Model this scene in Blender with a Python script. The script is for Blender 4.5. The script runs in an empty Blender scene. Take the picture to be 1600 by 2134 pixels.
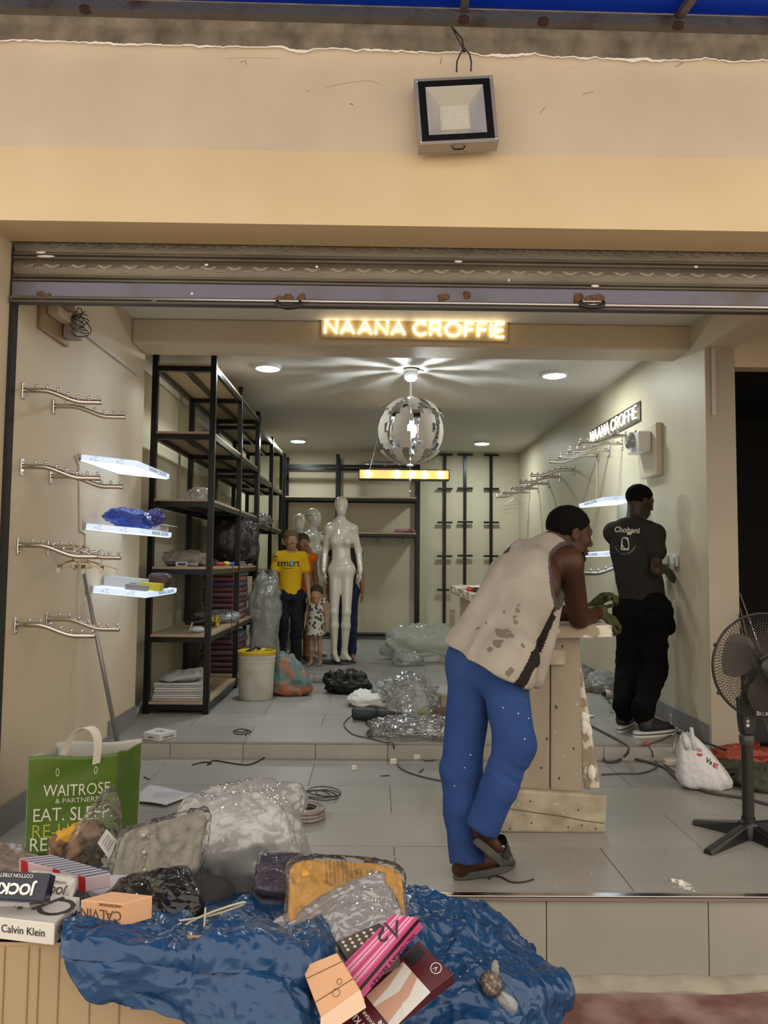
import bpy, math, random
import numpy as np
from mathutils import Vector, Matrix, Euler
random.seed(7); np.random.seed(7)
scene = bpy.context.scene
C = scene.collection
PI = math.pi
def rad(a): return math.radians(a)

# ---------------------------------------------------------------- camera
CAM_H = 1.60
F1 = 0.36       # lower shop floor
F2 = 0.46       # upper shop floor
cd = bpy.data.cameras.new('camera'); cam = bpy.data.objects.new('camera', cd); C.objects.link(cam)
cd.sensor_fit = 'HORIZONTAL'; cd.sensor_width = 36.0; cd.lens = 36.0      # focal length 1600 px
cd.clip_start = 0.05; cd.clip_end = 100
CM = Matrix.Translation((0, 0, CAM_H)) @ Matrix.Rotation(rad(-0.72), 4, 'Z') @ Matrix.Rotation(rad(90 + 3.68), 4, 'X') @ Matrix.Rotation(rad(0.55), 4, 'Z')
cam.matrix_world = CM
scene.camera = cam
CR = CM.to_3x3()

# ---------------------------------------------------------------- world, exposure
w = bpy.data.worlds.new('world'); scene.world = w; w.use_nodes = True
bg = w.node_tree.nodes['Background']; bg.inputs[0].default_value = (1.0, 0.885, 0.74, 1); bg.inputs[1].default_value = 1.75
scene.view_settings.view_transform = 'Standard'; scene.view_settings.look = 'None'
scene.view_settings.gamma = 1.0; scene.view_settings.use_curve_mapping = False
scene.view_settings.exposure = 0.0
scene.cycles.max_bounces = 7; scene.cycles.diffuse_bounces = 3; scene.cycles.glossy_bounces = 3; scene.cycles.transmission_bounces = 4; scene.cycles.transparent_max_bounces = 12; scene.cycles.caustics_reflective = False; scene.cycles.caustics_refractive = False; scene.cycles.use_adaptive_sampling = True; scene.cycles.adaptive_threshold = 0.02

# ---------------------------------------------------------------- photo pixel -> place
def ray(px, py):
    return CR @ Vector(((px - 800) / 1600, -(py - 1067) / 1600, -1.0))
def at(px, py, y):                      # point at depth y
    d = ray(px, py); return Vector((0, 0, CAM_H)) + d * (y / d.y)
def atz(px, py, z):                     # point on a level plane
    d = ray(px, py); return Vector((0, 0, CAM_H)) + d * ((z - CAM_H) / d.z)
def atx(px, py, x):                     # point on a side wall
    d = ray(px, py); return Vector((0, 0, CAM_H)) + d * (x / d.x)

# ---------------------------------------------------------------- noise
def _hash(i, j, k):
    n = (i.astype(np.int64) * 73856093) ^ (j.astype(np.int64) * 19349663) ^ (k.astype(np.int64) * 83492791)
    n = (n ^ (n >> 13)) * 1274126177
    return ((n ^ (n >> 16)) & 0xffff) / 32767.5 - 1.0
def vnoise(p):
    p = np.asarray(p, float); i = np.floor(p).astype(int); f = p - i; u = f * f * (3 - 2 * f)
    r = 0
    for dx in (0, 1):
        for dy in (0, 1):
            for dz in (0, 1):
                wgt = (u[:, 0] if dx else 1 - u[:, 0]) * (u[:, 1] if dy else 1 - u[:, 1]) * (u[:, 2] if dz else 1 - u[:, 2])
                r = r + wgt * _hash(i[:, 0] + dx, i[:, 1] + dy, i[:, 2] + dz)
    return r
def ridged(p):                          # sharp creases, for film and foil
    return 1 - 2 * np.abs(vnoise(p))

# ---------------------------------------------------------------- materials
MATS = {}
def mat(name, col, rough=0.6, metal=0.0, col2=None, nscale=6.0, nlo=0.35, nhi=0.7, bump=0.0, bscale=40.0, bdist=0.01,
        emit=None, estr=0.0, alpha=1.0, coat=0.0, detail=5.0, stretch=None, trans=0.0, sheen=0.0, spec=None, sss=0.0):
    if name in MATS: return MATS[name]
    m = bpy.data.materials.new(name); m.use_nodes = True; nt = m.node_tree; N = nt.nodes; L = nt.links
    b = N['Principled BSDF']
    b.inputs['Base Color'].default_value = (*col, 1); b.inputs['Roughness'].default_value = rough; b.inputs['Metallic'].default_value = metal
    if coat: b.inputs['Coat Weight'].default_value = coat; b.inputs['Coat Roughness'].default_value = 0.08
    if trans: b.inputs['Transmission Weight'].default_value = trans
    if sheen: b.inputs['Sheen Weight'].default_value = sheen
    if spec is not None: b.inputs['Specular IOR Level'].default_value = spec
    if alpha < 1: b.inputs['Alpha'].default_value = alpha
    if emit: b.inputs['Emission Color'].default_value = (*emit, 1); b.inputs['Emission Strength'].default_value = estr
    if col2 or bump:
        tc = N.new('ShaderNodeTexCoord'); src = tc.outputs['Object']
        if stretch:
            mp = N.new('ShaderNodeMapping'); mp.inputs['Scale'].default_value = stretch; L.new(src, mp.inputs[0]); src = mp.outputs[0]
    if col2:
        n = N.new('ShaderNodeTexNoise'); n.inputs['Scale'].default_value = nscale; n.inputs['Detail'].default_value = detail; L.new(src, n.inputs['Vector'])
        r = N.new('ShaderNodeValToRGB'); r.color_ramp.elements[0].position = nlo; r.color_ramp.elements[1].position = nhi
        r.color_ramp.elements[0].color = (*col, 1); r.color_ramp.elements[1].color = (*col2, 1)
        L.new(n.outputs['Fac'], r.inputs[0]); L.new(r.outputs[0], b.inputs['Base Color'])
    if bump:
        n2 = N.new('ShaderNodeTexNoise'); n2.inputs['Scale'].default_value = bscale; n2.inputs['Detail'].default_value = 4; L.new(src, n2.inputs['Vector'])
        bp = N.new('ShaderNodeBump'); bp.inputs['Strength'].default_value = bump; bp.inputs['Distance'].default_value = bdist
        L.new(n2.outputs['Fac'], bp.inputs['Height']); L.new(bp.outputs[0], b.inputs['Normal'])
    MATS[name] = m; return m
def crumple_nodes(nt, scale, strength, dist=0.02):
    """bump of sharp-edged facets, like crushed plastic"""
    N = nt.nodes; L = nt.links; tc = N.new('ShaderNodeTexCoord'); nz = N.new('ShaderNodeTexNoise'); nz.inputs['Scale'].default_value = scale * .5; L.new(tc.outputs['Object'], nz.inputs['Vector'])
    mx = N.new('ShaderNodeVectorMath'); mx.operation = 'MULTIPLY_ADD'; L.new(nz.outputs['Color'], mx.inputs[0]); mx.inputs[1].default_value = (1.6 / scale,) * 3; L.new(tc.outputs['Object'], mx.inputs[2])
    hs = []
    for k, s_ in enumerate((1.0, 2.7)):
        v = N.new('ShaderNodeTexVoronoi'); v.inputs['Scale'].default_value = scale * s_; L.new(mx.outputs[0], v.inputs['Vector']); hs.append(v.outputs['Distance'])
    ad = N.new('ShaderNodeMath'); ad.operation = 'MULTIPLY_ADD'; L.new(hs[1], ad.inputs[0]); ad.inputs[1].default_value = 0.4; L.new(hs[0], ad.inputs[2])
    bp = N.new('ShaderNodeBump'); bp.inputs['Strength'].default_value = strength; bp.inputs['Distance'].default_value = dist; L.new(ad.outputs[0], bp.inputs['Height']); return bp
def crumple(m, scale, strength, dist=0.02):
    bp = crumple_nodes(m.node_tree, scale, strength, dist); m.node_tree.links.new(bp.outputs[0], m.node_tree.nodes['Principled BSDF'].inputs['Normal']); return m
def film(name, tint=(0.95, 0.96, 0.97), body=0.12, rough=0.12, bump=0.5, bscale=14, gloss=0.35):
    """clear polythene: transparent film with a milky body and sharp glints on its creases"""
    if name in MATS: return MATS[name]
    m = bpy.data.materials.new(name); m.use_nodes = True; nt = m.node_tree; N = nt.nodes; L = nt.links
    for n in list(N):
        if n.type == 'BSDF_PRINCIPLED': N.remove(n)
    out = [n for n in N if n.type == 'OUTPUT_MATERIAL'][0]
    tr = N.new('ShaderNodeBsdfTransparent'); tr.inputs[0].default_value = (*tint, 1)
    di = N.new('ShaderNodeBsdfDiffuse'); di.inputs[0].default_value = (*tint, 1)
    tl = N.new('ShaderNodeBsdfTranslucent'); tl.inputs[0].default_value = (*tint, 1)
    gl = N.new('ShaderNodeBsdfGlossy'); gl.inputs[0].default_value = (1, 1, 1, 1); gl.inputs['Roughness'].default_value = rough
    mx0 = N.new('ShaderNodeMixShader'); mx0.inputs[0].default_value = 0.5; L.new(di.outputs[0], mx0.inputs[1]); L.new(tl.outputs[0], mx0.inputs[2])
    mx1 = N.new('ShaderNodeMixShader'); mx1.inputs[0].default_value = body; L.new(tr.outputs[0], mx1.inputs[1]); L.new(mx0.outputs[0], mx1.inputs[2])
    lw = N.new('ShaderNodeLayerWeight'); lw.inputs['Blend'].default_value = gloss
    bp = crumple_nodes(nt, bscale, bump)
    for s in (gl, lw): L.new(bp.outputs[0], s.inputs['Normal'])
    mx2 = N.new('ShaderNodeMixShader'); L.new(lw.outputs['Fresnel'], mx2.inputs[0]); L.new(mx1.outputs[0], mx2.inputs[1]); L.new(gl.outputs[0], mx2.inputs[2])
    L.new(mx2.outputs[0], out.inputs[0]); MATS[name] = m; return m

# ---------------------------------------------------------------- mesh builder
def rotm(rx=0, ry=0, rz=0): return Euler((rad(rx), rad(ry), rad(rz)), 'XYZ').to_matrix().to_4x4()
def frame(o, xdir, ydir):               # local axes -> world
    x = Vector(xdir).normalized(); z = x.cross(Vector(ydir)).normalized(); y = z.cross(x)
    m = Matrix.Identity(4)
    for i in range(3): m[i][0], m[i][1], m[i][2], m[i][3] = x[i], y[i], z[i], o[i]
    return m
PM = {}                                  # stored matrices of parents
class MB:
    def __init__(s): s.v = []; s.f = []; s.mi = []; s.cur = 0
    def add(s, vs, fs, M=None):
        o = len(s.v)
        s.v += [tuple(M @ Vector(p)) for p in vs] if M is not None else [tuple(p) for p in vs]
        s.f += [tuple(i + o for i in f) for f in fs]; s.mi += [s.cur] * len(fs); return s
    def box(s, c, size, M=None):
        cx, cy, cz = c; a, b, d = size[0] / 2, size[1] / 2, size[2] / 2
        vs = [(cx + sx * a, cy + sy * b, cz + sz * d) for sz in (-1, 1) for sy in (-1, 1) for sx in (-1, 1)]
        return s.add(vs, [(0, 2, 3, 1), (4, 5, 7, 6), (0, 1, 5, 4), (2, 6, 7, 3), (0, 4, 6, 2), (1, 3, 7, 5)], M)
    def mm(s, x0, x1, y0, y1, z0, z1, M=None):
        return s.box(((x0 + x1) / 2, (y0 + y1) / 2, (z0 + z1) / 2), (abs(x1 - x0), abs(y1 - y0), abs(z1 - z0)), M)
    def tube(s, pts, r, n=8, closed=False, M=None, sq=False):
        pts = [Vector(p) for p in pts]; k = len(pts); rs = r if isinstance(r, (list, tuple)) else [r] * k
        vs = []; prev = None
        for i, p in enumerate(pts):
            a = pts[(i - 1) % k] if (closed or i) else pts[0]; b = pts[(i + 1) % k] if (closed or i < k - 1) else pts[-1]
            t = (b - a).normalized() if (b - a).length > 1e-9 else Vector((0, 0, 1))
            if prev is None:
                u = t.orthogonal().normalized()
                if sq:
                    u = Vector((0, 0, 1)).cross(t); u = u.normalized() if u.length > 1e-4 else Vector((1, 0, 0))
            else:
                u = prev - t * prev.dot(t); u = u.normalized() if u.length > 1e-6 else t.orthogonal().normalized()
            prev = u; wv = t.cross(u)
            for j in range(n):
                an = 2 * PI * (j + (0.5 if sq else 0)) / n
                vs.append(p + (u * math.cos(an) + wv * math.sin(an)) * rs[i] * (1.4142 if sq else 1))
        fs = []
        for i in range(k if closed else k - 1):
            i2 = (i + 1) % k
            for j in range(n):
                fs.append((i * n + j, i * n + (j + 1) % n, i2 * n + (j + 1) % n, i2 * n + j))
        if not closed: fs += [tuple(range(n - 1, -1, -1)), tuple((k - 1) * n + j for j in range(n))]
        return s.add(vs, fs, M)
    def lathe(s, prof, n=24, M=None, a0=0.0, a1=2 * PI):
        full = abs(a1 - a0 - 2 * PI) < 1e-6; k = n if full else n + 1
        vs = []; fs = []
        for r, z in prof:
            for j in range(k):
                a = a0 + (a1 - a0) * j / n; vs.append((max(r, 1e-5) * math.cos(a), max(r, 1e-5) * math.sin(a), z))
        for i in range(len(prof) - 1):
            for j in range(n if full else n):
                j2 = (j + 1) % k if full else j + 1
                fs.append((i * k + j, i * k + j2, (i + 1) * k + j2, (i + 1) * k + j))
        return s.add(vs, fs, M)
    def ell(s, c, r, n=12, m=8, M=None):
        vs = []; fs = []
        for i in range(m + 1):
            th = PI * i / m
            for j in range(n):
                a = 2 * PI * j / n; vs.append((c[0] + r[0] * math.sin(th) * math.cos(a), c[1] + r[1] * math.sin(th) * math.sin(a), c[2] - r[2] * math.cos(th)))
        for i in range(m):
            for j in range(n): fs.append((i * n + j, i * n + (j + 1) % n, (i + 1) * n + (j + 1) % n, (i + 1) * n + j))
        return s.add(vs, fs, M)
    def prism(s, poly, z0, z1, M=None):
        n = len(poly); vs = [(p[0], p[1], z0) for p in poly] + [(p[0], p[1], z1) for p in poly]
        return s.add(vs, [tuple(range(n - 1, -1, -1)), tuple(range(n, 2 * n))] + [(i, (i + 1) % n, n + (i + 1) % n, n + i) for i in range(n)], M)
    def quad(s, a, b, c, d): return s.add([a, b, c, d], [(0, 1, 2, 3)])
    def grid(s, fn, nu, nv, M=None, cu=False, cv=False):
        vs = [fn(i / (nu if cu else nu - 1), j / (nv if cv else nv - 1)) for i in range(nu) for j in range(nv)]
        fs = [(i * nv + j, ((i + 1) % nu) * nv + j, ((i + 1) % nu) * nv + (j + 1) % nv, i * nv + (j + 1) % nv) for i in range(nu if cu else nu - 1) for j in range(nv if cv else nv - 1)]
        return s.add(vs, fs, M)
    def slab(s, fn, nu, nv, th):            # open sheet with real thickness (along z of fn's returned normal-free sheet)
        top = [Vector(fn(i / (nu - 1), j / (nv - 1))) for i in range(nu) for j in range(nv)]
        vs = top + [p - Vector((0, 0, th)) for p in top]; o = nu * nv
        fs = [(i * nv + j, (i + 1) * nv + j, (i + 1) * nv + j + 1, i * nv + j + 1) for i in range(nu - 1) for j in range(nv - 1)]
        fs += [tuple(q + o for q in reversed(f)) for f in fs]
        ring = [i * nv for i in range(nu)] + [(nu - 1) * nv + j for j in range(1, nv)] + [i * nv + nv - 1 for i in range(nu - 2, -1, -1)] + [j for j in range(nv - 2, 0, -1)]
        k = len(ring); fs += [(ring[i], ring[i] + o, ring[(i + 1) % k] + o, ring[(i + 1) % k]) for i in range(k)]
        return s.add(vs, fs)
    def build(s, name, material, parent=None, smooth=False, bevel=0.0, local=False, seg=2, auto=False):
        me = bpy.data.meshes.new(name); me.from_pydata(s.v, [], s.f)
        ms = material if isinstance(material, (list, tuple)) else [material]
        for m in ms: me.materials.append(m)
        if len(ms) > 1: me.polygons.foreach_set('material_index', s.mi)
        if parent is not None and not local and parent.name in PM: me.transform(PM[parent.name].inverted())
        if smooth: me.polygons.foreach_set('use_smooth', [True] * len(me.polygons))
        me.update(); o = bpy.data.objects.new(name, me); C.objects.link(o)
        if auto:
            me.polygons.foreach_set('use_smooth', [True] * len(me.polygons)); me.set_sharp_from_angle(angle=rad(35))
        if bevel:
            b = o.modifiers.new('bevel', 'BEVEL'); b.width = bevel; b.segments = seg; b.limit_method = 'ANGLE'; b.angle_limit = rad(40)
        if parent is not None:
            o.parent = parent
        PM[o.name] = PM[parent.name] if (parent is not None and parent.name in PM) else Matrix.Identity(4)
        return o
def tag(o, label, cat, group=None):
    o['label'] = label; o['category'] = cat
    if group: o['group'] = group
    return o
def thing(name, label, cat, loc=(0, 0, 0), rotz=0.0, group=None, M=None):
    o = bpy.data.objects.new(name, None); C.objects.link(o); o.empty_display_size = 0.05
    m = M if M is not None else Matrix.Translation(loc) @ Matrix.Rotation(rotz, 4, 'Z')
    o.matrix_world = m; PM[o.name] = m.copy()
    return tag(o, label, cat, group)
def struct(o, label=None):
    o['kind'] = 'structure'
    if label: o['label'] = label
    return o
def copy_tree(o, M, label=None, parent=None):
    c = o.copy(); C.objects.link(c)
    if parent is None: c.matrix_world = M; PM[c.name] = M.copy()
    else: c.parent = parent
    if label: c['label'] = label
    for ch in o.children: copy_tree(ch, None, None, c)
    return c
def text_mesh(txt, size, depth=0.0, align='CENTER', shear=0.0, spacing=1.0, bold=0.0, sx=1.0):
    cu = bpy.data.curves.new('lettering', 'FONT'); cu.body = txt; cu.size = size; cu.extrude = depth; cu.align_x = align; cu.align_y = 'CENTER'
    cu.shear = shear; cu.space_character = spacing; cu.offset = bold; cu.resolution_u = 3
    o = bpy.data.objects.new('lettering', cu); sc2 = bpy.data.scenes.new('lettering_press'); sc2.collection.objects.link(o); vl = sc2.view_layers[0]; vl.update()
    me = bpy.data.meshes.new_from_object(o.evaluated_get(vl.depsgraph))
    bpy.data.objects.remove(o); bpy.data.curves.remove(cu); bpy.data.scenes.remove(sc2)
    if sx != 1.0: me.transform(Matrix.Diagonal((sx, 1, 1, 1)))
    return me
def text(txt, size, M, material, parent, depth=0.0006, name='lettering', **k):
    """flat print: lettering lying in the xy plane of M"""
    me = text_mesh(txt, size, depth, **k); me.transform(M)
    if parent is not None and parent.name in PM: me.transform(PM[parent.name].inverted())
    me.materials.clear(); me.materials.append(material)
    o = bpy.data.objects.new(name, me); C.objects.link(o)
    if parent is not None: o.parent = parent
    return o

# ---------------------------------------------------------------- sculpting: distance field -> one continuous surface
class Sculpt:
    def __init__(s, k=0.03): s.p = []; s.k = k
    def cap(s, a, b, ra, rb=None, flat=None, ff=1.0, k=None, sub=False):
        s.p.append(('c', np.array(a, float), np.array(b, float), ra, ra if rb is None else rb, None if flat is None else np.array(Vector(flat).normalized()), ff, k, sub)); return s
    def chain(s, pts, rs, k=None, **kw):
        for i in range(len(pts) - 1): s.cap(pts[i], pts[i + 1], rs[i], rs[i + 1], k=k, **kw)
        return s
    def ell(s, c, r, M=None, k=None, sub=False):
        s.p.append(('e', np.array(c, float), np.array(r, float), None if M is None else np.array(M.to_3x3()), k, sub)); return s
    def plane(s, p, n, k=0.004):          # keep the side the normal points away from
        s.p.append(('p', np.array(p, float), np.array(Vector(n).normalized()), k)); return s
    def mesh(s, res):
        lo = np.array([1e9] * 3); hi = -lo
        for q in s.p:
            if q[0] == 'c' and not q[8]:
                r = max(q[3], q[4]) * max(1, q[6]); lo = np.minimum(lo, np.minimum(q[1], q[2]) - r); hi = np.maximum(hi, np.maximum(q[1], q[2]) + r)
            elif q[0] == 'e' and not q[5]:
                r = q[2].max() if q[3] is not None else q[2]; lo = np.minimum(lo, q[1] - r); hi = np.maximum(hi, q[1] + r)
        lo = lo - 3 * res; hi = hi + 3 * res
        dim = np.ceil((hi - lo) / res).astype(int) + 1
        ax = [(lo[i] + res * np.arange(dim[i])).astype(np.float32) for i in range(3)]
        F = np.full(dim, 0.25, np.float32)
        for q in s.p:
            if q[0] == 'p':
                d = (ax[0][:, None, None] - q[1][0]) * q[2][0] + (ax[1][None, :, None] - q[1][1]) * q[2][1] + (ax[2][None, None, :] - q[1][2]) * q[2][2]
                F = np.maximum(F, d.astype(np.float32)); continue
            k = (q[7] if q[0] == 'c' else q[4]) or s.k; sub = q[8] if q[0] == 'c' else q[5]
            if q[0] == 'c': r = max(q[3], q[4]) * max(1, q[6]); a0 = np.minimum(q[1], q[2]) - r - k - 3 * res; a1 = np.maximum(q[1], q[2]) + r + k + 3 * res
            else: r = q[2].max(); a0 = q[1] - r - k - 3 * res; a1 = q[1] + r + k + 3 * res
            i0 = np.clip(np.floor((a0 - lo) / res).astype(int), 0, dim); i1 = np.clip(np.ceil((a1 - lo) / res).astype(int) + 1, 0, dim)
            if (i1 <= i0).any(): continue
            sl = tuple(slice(i0[i], i1[i]) for i in range(3))
            X = ax[0][sl[0]][:, None, None]; Y = ax[1][sl[1]][None, :, None]; Z = ax[2][sl[2]][None, None, :]
            if q[0] == 'c':
                a, b = q[1], q[2]; ab = b - a; L2 = max((ab * ab).sum(), 1e-12)
                t = np.clip(((X - a[0]) * ab[0] + (Y - a[1]) * ab[1] + (Z - a[2]) * ab[2]) / L2, 0, 1)
                dx = X - a[0] - t * ab[0]; dy = Y - a[1] - t * ab[1]; dz = Z - a[2] - t * ab[2]
                d2 = dx * dx + dy * dy + dz * dz
                if q[5] is not None:
                    n = q[5]; dn = dx * n[0] + dy * n[1] + dz * n[2]; d2 = d2 + dn * dn * (1 / (q[6] ** 2) - 1)
                D = np.sqrt(np.maximum(d2, 0)) - (q[3] + t * (q[4] - q[3]))
            else:
                dx, dy, dz = X - q[1][0], Y - q[1][1], Z - q[1][2]
                if q[3] is not None:
                    m = q[3]; dx, dy, dz = m[0, 0] * dx + m[1, 0] * dy + m[2, 0] * dz, m[0, 1] * dx + m[1, 1] * dy + m[2, 1] * dz, m[0, 2] * dx + m[1, 2] * dy + m[2, 2] * dz
                r = q[2]; k0 = np.sqrt((dx / r[0]) ** 2 + (dy / r[1]) ** 2 + (dz / r[2]) ** 2); k1 = np.sqrt((dx / r[0] ** 2) ** 2 + (dy / r[1] ** 2) ** 2 + (dz / r[2] ** 2) ** 2) + 1e-9
                D = k0 * (k0 - 1) / k1
            A = F[sl]
            if sub:
                D = -D; h = np.clip(0.5 - 0.5 * (D - A) / k, 0, 1) if False else np.clip(0.5 + 0.5 * (D - A) / k, 0, 1)
                F[sl] = A * (1 - h) + D * h + k * h * (1 - h)
            else:
                h = np.clip(0.5 + 0.5 * (D - A) / k, 0, 1); F[sl] = D * (1 - h) + A * h - k * h * (1 - h)
        # surface nets
        nx, ny, nz = dim; ins = F < 0
        cnt = np.zeros((nx - 1, ny - 1, nz - 1), np.int8)
        for a in (0, 1):
            for b in (0, 1):
                for c in (0, 1): cnt += ins[a:nx - 1 + a, b:ny - 1 + b, c:nz - 1 + c]
        act = (cnt > 0) & (cnt < 8); ci = np.argwhere(act); idx = np.full(act.shape, -1, np.int32); idx[act] = np.arange(len(ci))
        P = np.zeros((len(ci), 3)); W = np.zeros(len(ci))
        corners = [(a, b, c) for a in (0, 1) for b in (0, 1) for c in (0, 1)]
        val = {c: F[ci[:, 0] + c[0], ci[:, 1] + c[1], ci[:, 2] + c[2]] for c in corners}
        for c in corners:
            for axx in range(3):
                if c[axx] == 0:
                    e = list(c); e[axx] = 1; e = tuple(e); v0, v1 = val[c], val[e]; cr = (v0 < 0) != (v1 < 0)
                    t = np.where(cr, v0 / np.where(cr, v0 - v1, 1), 0); q = np.array(c, float)[None, :].repeat(len(ci), 0); q[:, axx] += t
                    P += q * cr[:, None]; W += cr
        P = (ci + P / np.maximum(W, 1)[:, None]) * res + lo
        faces = []
        for axx in range(3):
            sl0 = [slice(None)] * 3; sl1 = [slice(None)] * 3; sl0[axx] = slice(0, dim[axx] - 1); sl1[axx] = slice(1, dim[axx])
            e = np.argwhere(ins[tuple(sl0)] != ins[tuple(sl1)]); o1, o2 = [(1, 2), (2, 0), (0, 1)][axx]
            e = e[(e[:, o1] > 0) & (e[:, o2] > 0) & (e[:, o1] < dim[o1] - 1) & (e[:, o2] < dim[o2] - 1)]
            if not len(e): continue
            flip = ins[e[:, 0], e[:, 1], e[:, 2]]
            def nb(d1, d2):
                g = e.copy(); g[:, o1] -= d1; g[:, o2] -= d2; return idx[g[:, 0], g[:, 1], g[:, 2]]
            Q = np.stack([nb(1, 1), nb(0, 1), nb(0, 0), nb(1, 0)], 1); Q[~flip] = Q[~flip][:, ::-1]
            faces.append(Q)
        return P, np.concatenate(faces)
def relax(V, Fq, it=2, lam=0.5):
    n = len(V)
    for _ in range(it):
        acc = np.zeros_like(V); c = np.zeros(n)
        for a in range(4):
            b = (a + 1) % 4; np.add.at(acc, Fq[:, a], V[Fq[:, b]]); np.add.at(c, Fq[:, a], 1); np.add.at(acc, Fq[:, b], V[Fq[:, a]]); np.add.at(c, Fq[:, b], 1)
        V = V + lam * (acc / np.maximum(c, 1)[:, None] - V)
    return V
def vnormals(V, Fq):
    fn = np.cross(V[Fq[:, 2]] - V[Fq[:, 0]], V[Fq[:, 3]] - V[Fq[:, 1]]); N = np.zeros_like(V)
    for a in range(4): np.add.at(N, Fq[:, a], fn)
    return N / np.maximum(np.linalg.norm(N, axis=1), 1e-9)[:, None]
def raw_mesh(name, V, Fq, material, parent=None, smooth=True, uvattr=None):
    me = bpy.data.meshes.new(name); n = len(V); k = len(Fq)
    me.vertices.add(n); me.vertices.foreach_set('co', np.asarray(V, np.float32).ravel())
    me.loops.add(4 * k); me.loops.foreach_set('vertex_index', np.asarray(Fq, np.int32).ravel())
    me.polygons.add(k); me.polygons.foreach_set('loop_start', np.arange(0, 4 * k, 4, dtype=np.int32))
    me.update(calc_edges=True); me.validate()
    if smooth: me.polygons.foreach_set('use_smooth', [True] * len(me.polygons))
    ms = material if isinstance(material, (list, tuple)) else [material]
    for m in ms: me.materials.append(m)
    if parent is not None and parent.name in PM: me.transform(PM[parent.name].inverted())
    o = bpy.data.objects.new(name, me); C.objects.link(o)
    if parent is not None: o.parent = parent
    PM[o.name] = PM[parent.name] if (parent is not None and parent.name in PM) else Matrix.Identity(4)
    return o
def sculpt(name, S, res, material, parent=None, disp=None, it=2):
    V, Fq = S.mesh(res)
    V = relax(V, Fq, it)
    if disp is not None: V = V + vnormals(V, Fq) * disp(V)[:, None]
    return raw_mesh(name, V, Fq, material, parent)
# ================================================================ the building
XL, XR = -1.66, 2.15          # side walls of the shop
XLI = -1.80                    # left wall beyond the beam
Y_EDGE, Y_SHUT, Y_STEP, Y_BEAM, Y_BACK = 2.945, 3.44, 4.92, 5.15, 11.4
ZC = 3.235                     # ceiling
cream = mat('cream_wall_paint', (0.585, 0.48, 0.335), 0.55, col2=(0.62, 0.515, 0.37), nscale=2.2, bump=0.08, bscale=60)
inner = mat('pale_wall_paint', (0.56, 0.515, 0.375), 0.5, col2=(0.60, 0.555, 0.41), nscale=1.6, bump=0.06, bscale=50)
ceil_m = mat('white_ceiling_paint', (0.66, 0.635, 0.58), 0.6, col2=(0.69, 0.66, 0.61), nscale=1.2)
band_m = mat('warm_cream_band', (0.72, 0.56, 0.325), 0.6, col2=(0.76, 0.60, 0.365), nscale=3, bump=0.05, bscale=30)
primer = mat('grey_pink_primer', (0.63, 0.52, 0.365), 0.7, col2=(0.71, 0.595, 0.43), nscale=3.0, nlo=0.3, nhi=0.75, bump=0.15, bscale=25)
concrete = mat('stained_concrete', (0.085, 0.068, 0.048), 0.9, col2=(0.23, 0.185, 0.135), nscale=9, nlo=0.32, nhi=0.72, bump=0.5, bscale=40, detail=9, stretch=(1, 1, 0.75))
white_lip = mat('dry_white_plaster', (0.86, 0.80, 0.72), 0.8)
skirt_m = mat('grey_skirting_tile', (0.20, 0.195, 0.19), 0.35, col2=(0.235, 0.23, 0.22), nscale=8)
red_floor = mat('red_painted_concrete', (0.15, 0.062, 0.052), 0.7, col2=(0.34, 0.25, 0.22), nscale=5, nlo=0.40, nhi=0.72, bump=0.25, bscale=30, detail=8)
dust = mat('dusty_cement', (0.27, 0.25, 0.195), 0.9, col2=(0.36, 0.335, 0.265), nscale=12, bump=0.4, bscale=30)
chrome = mat('chrome', (0.72, 0.71, 0.70), 0.18, 1.0)
steel = mat('brushed_steel', (0.55, 0.54, 0.52), 0.35, 1.0)
grout = mat('dark_grout', (0.16, 0.15, 0.14), 0.9)
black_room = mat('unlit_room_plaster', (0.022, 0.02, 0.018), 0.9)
tiles_m = []
for i, c in enumerate([(0.285, 0.275, 0.255), (0.30, 0.29, 0.27), (0.27, 0.262, 0.245), (0.315, 0.305, 0.285)]):
    tiles_m.append(mat('grey_stone_tile_%d' % i, c, 0.38, col2=tuple(min(1, x * 1.14) for x in c), nscale=2.4, nlo=0.3, nhi=0.75, bump=0.03, bscale=30, stretch=(0.6, 1.8, 1)))
riser_m = mat('pale_riser_tile', (0.30, 0.295, 0.255), 0.4, col2=(0.36, 0.355, 0.31), nscale=3, nlo=0.3, nhi=0.75)
step_m = mat('pale_step_tile', (0.37, 0.36, 0.32), 0.4, col2=(0.43, 0.42, 0.38), nscale=4)

# ---- street
b = MB(); b.mm(-9, 9, -9, 1.1, -0.1, 0.04)
struct(b.build('floor_street', mat('bounce_street_concrete', (0.40, 0.36, 0.30), 0.9, col2=(0.48, 0.44, 0.37), nscale=3)), 'unseen concrete street in front of the shop, made pale to bounce light')  # out of view, added pale so it bounces light up to the soffit
b = MB(); b.mm(-9, 9, 1.1, Y_EDGE, -0.1, 0.04)
floor = struct(b.build('floor', red_floor), 'worn red painted concrete ground in front of the shop step')
b = MB()
def lip(u, v):
    x = -2.6 + 6.8 * u; return (x, Y_EDGE - 0.002 - 0.05 * v * (1 + 0.4 * math.sin(x * 9) * math.sin(x * 3.1)), 0.075 - 0.03 * v * v + 0.004 * math.sin(x * 23))
b.grid(lip, 140, 5)
b.grid(lambda u, v: (-2.6 + 6.8 * u, lip(u, 1)[1], lip(u, 1)[2] * (1 - v)), 140, 2)
struct(b.build('trim_1', dust, smooth=True), 'rough cement fillet at the foot of the tiled riser')

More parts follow.
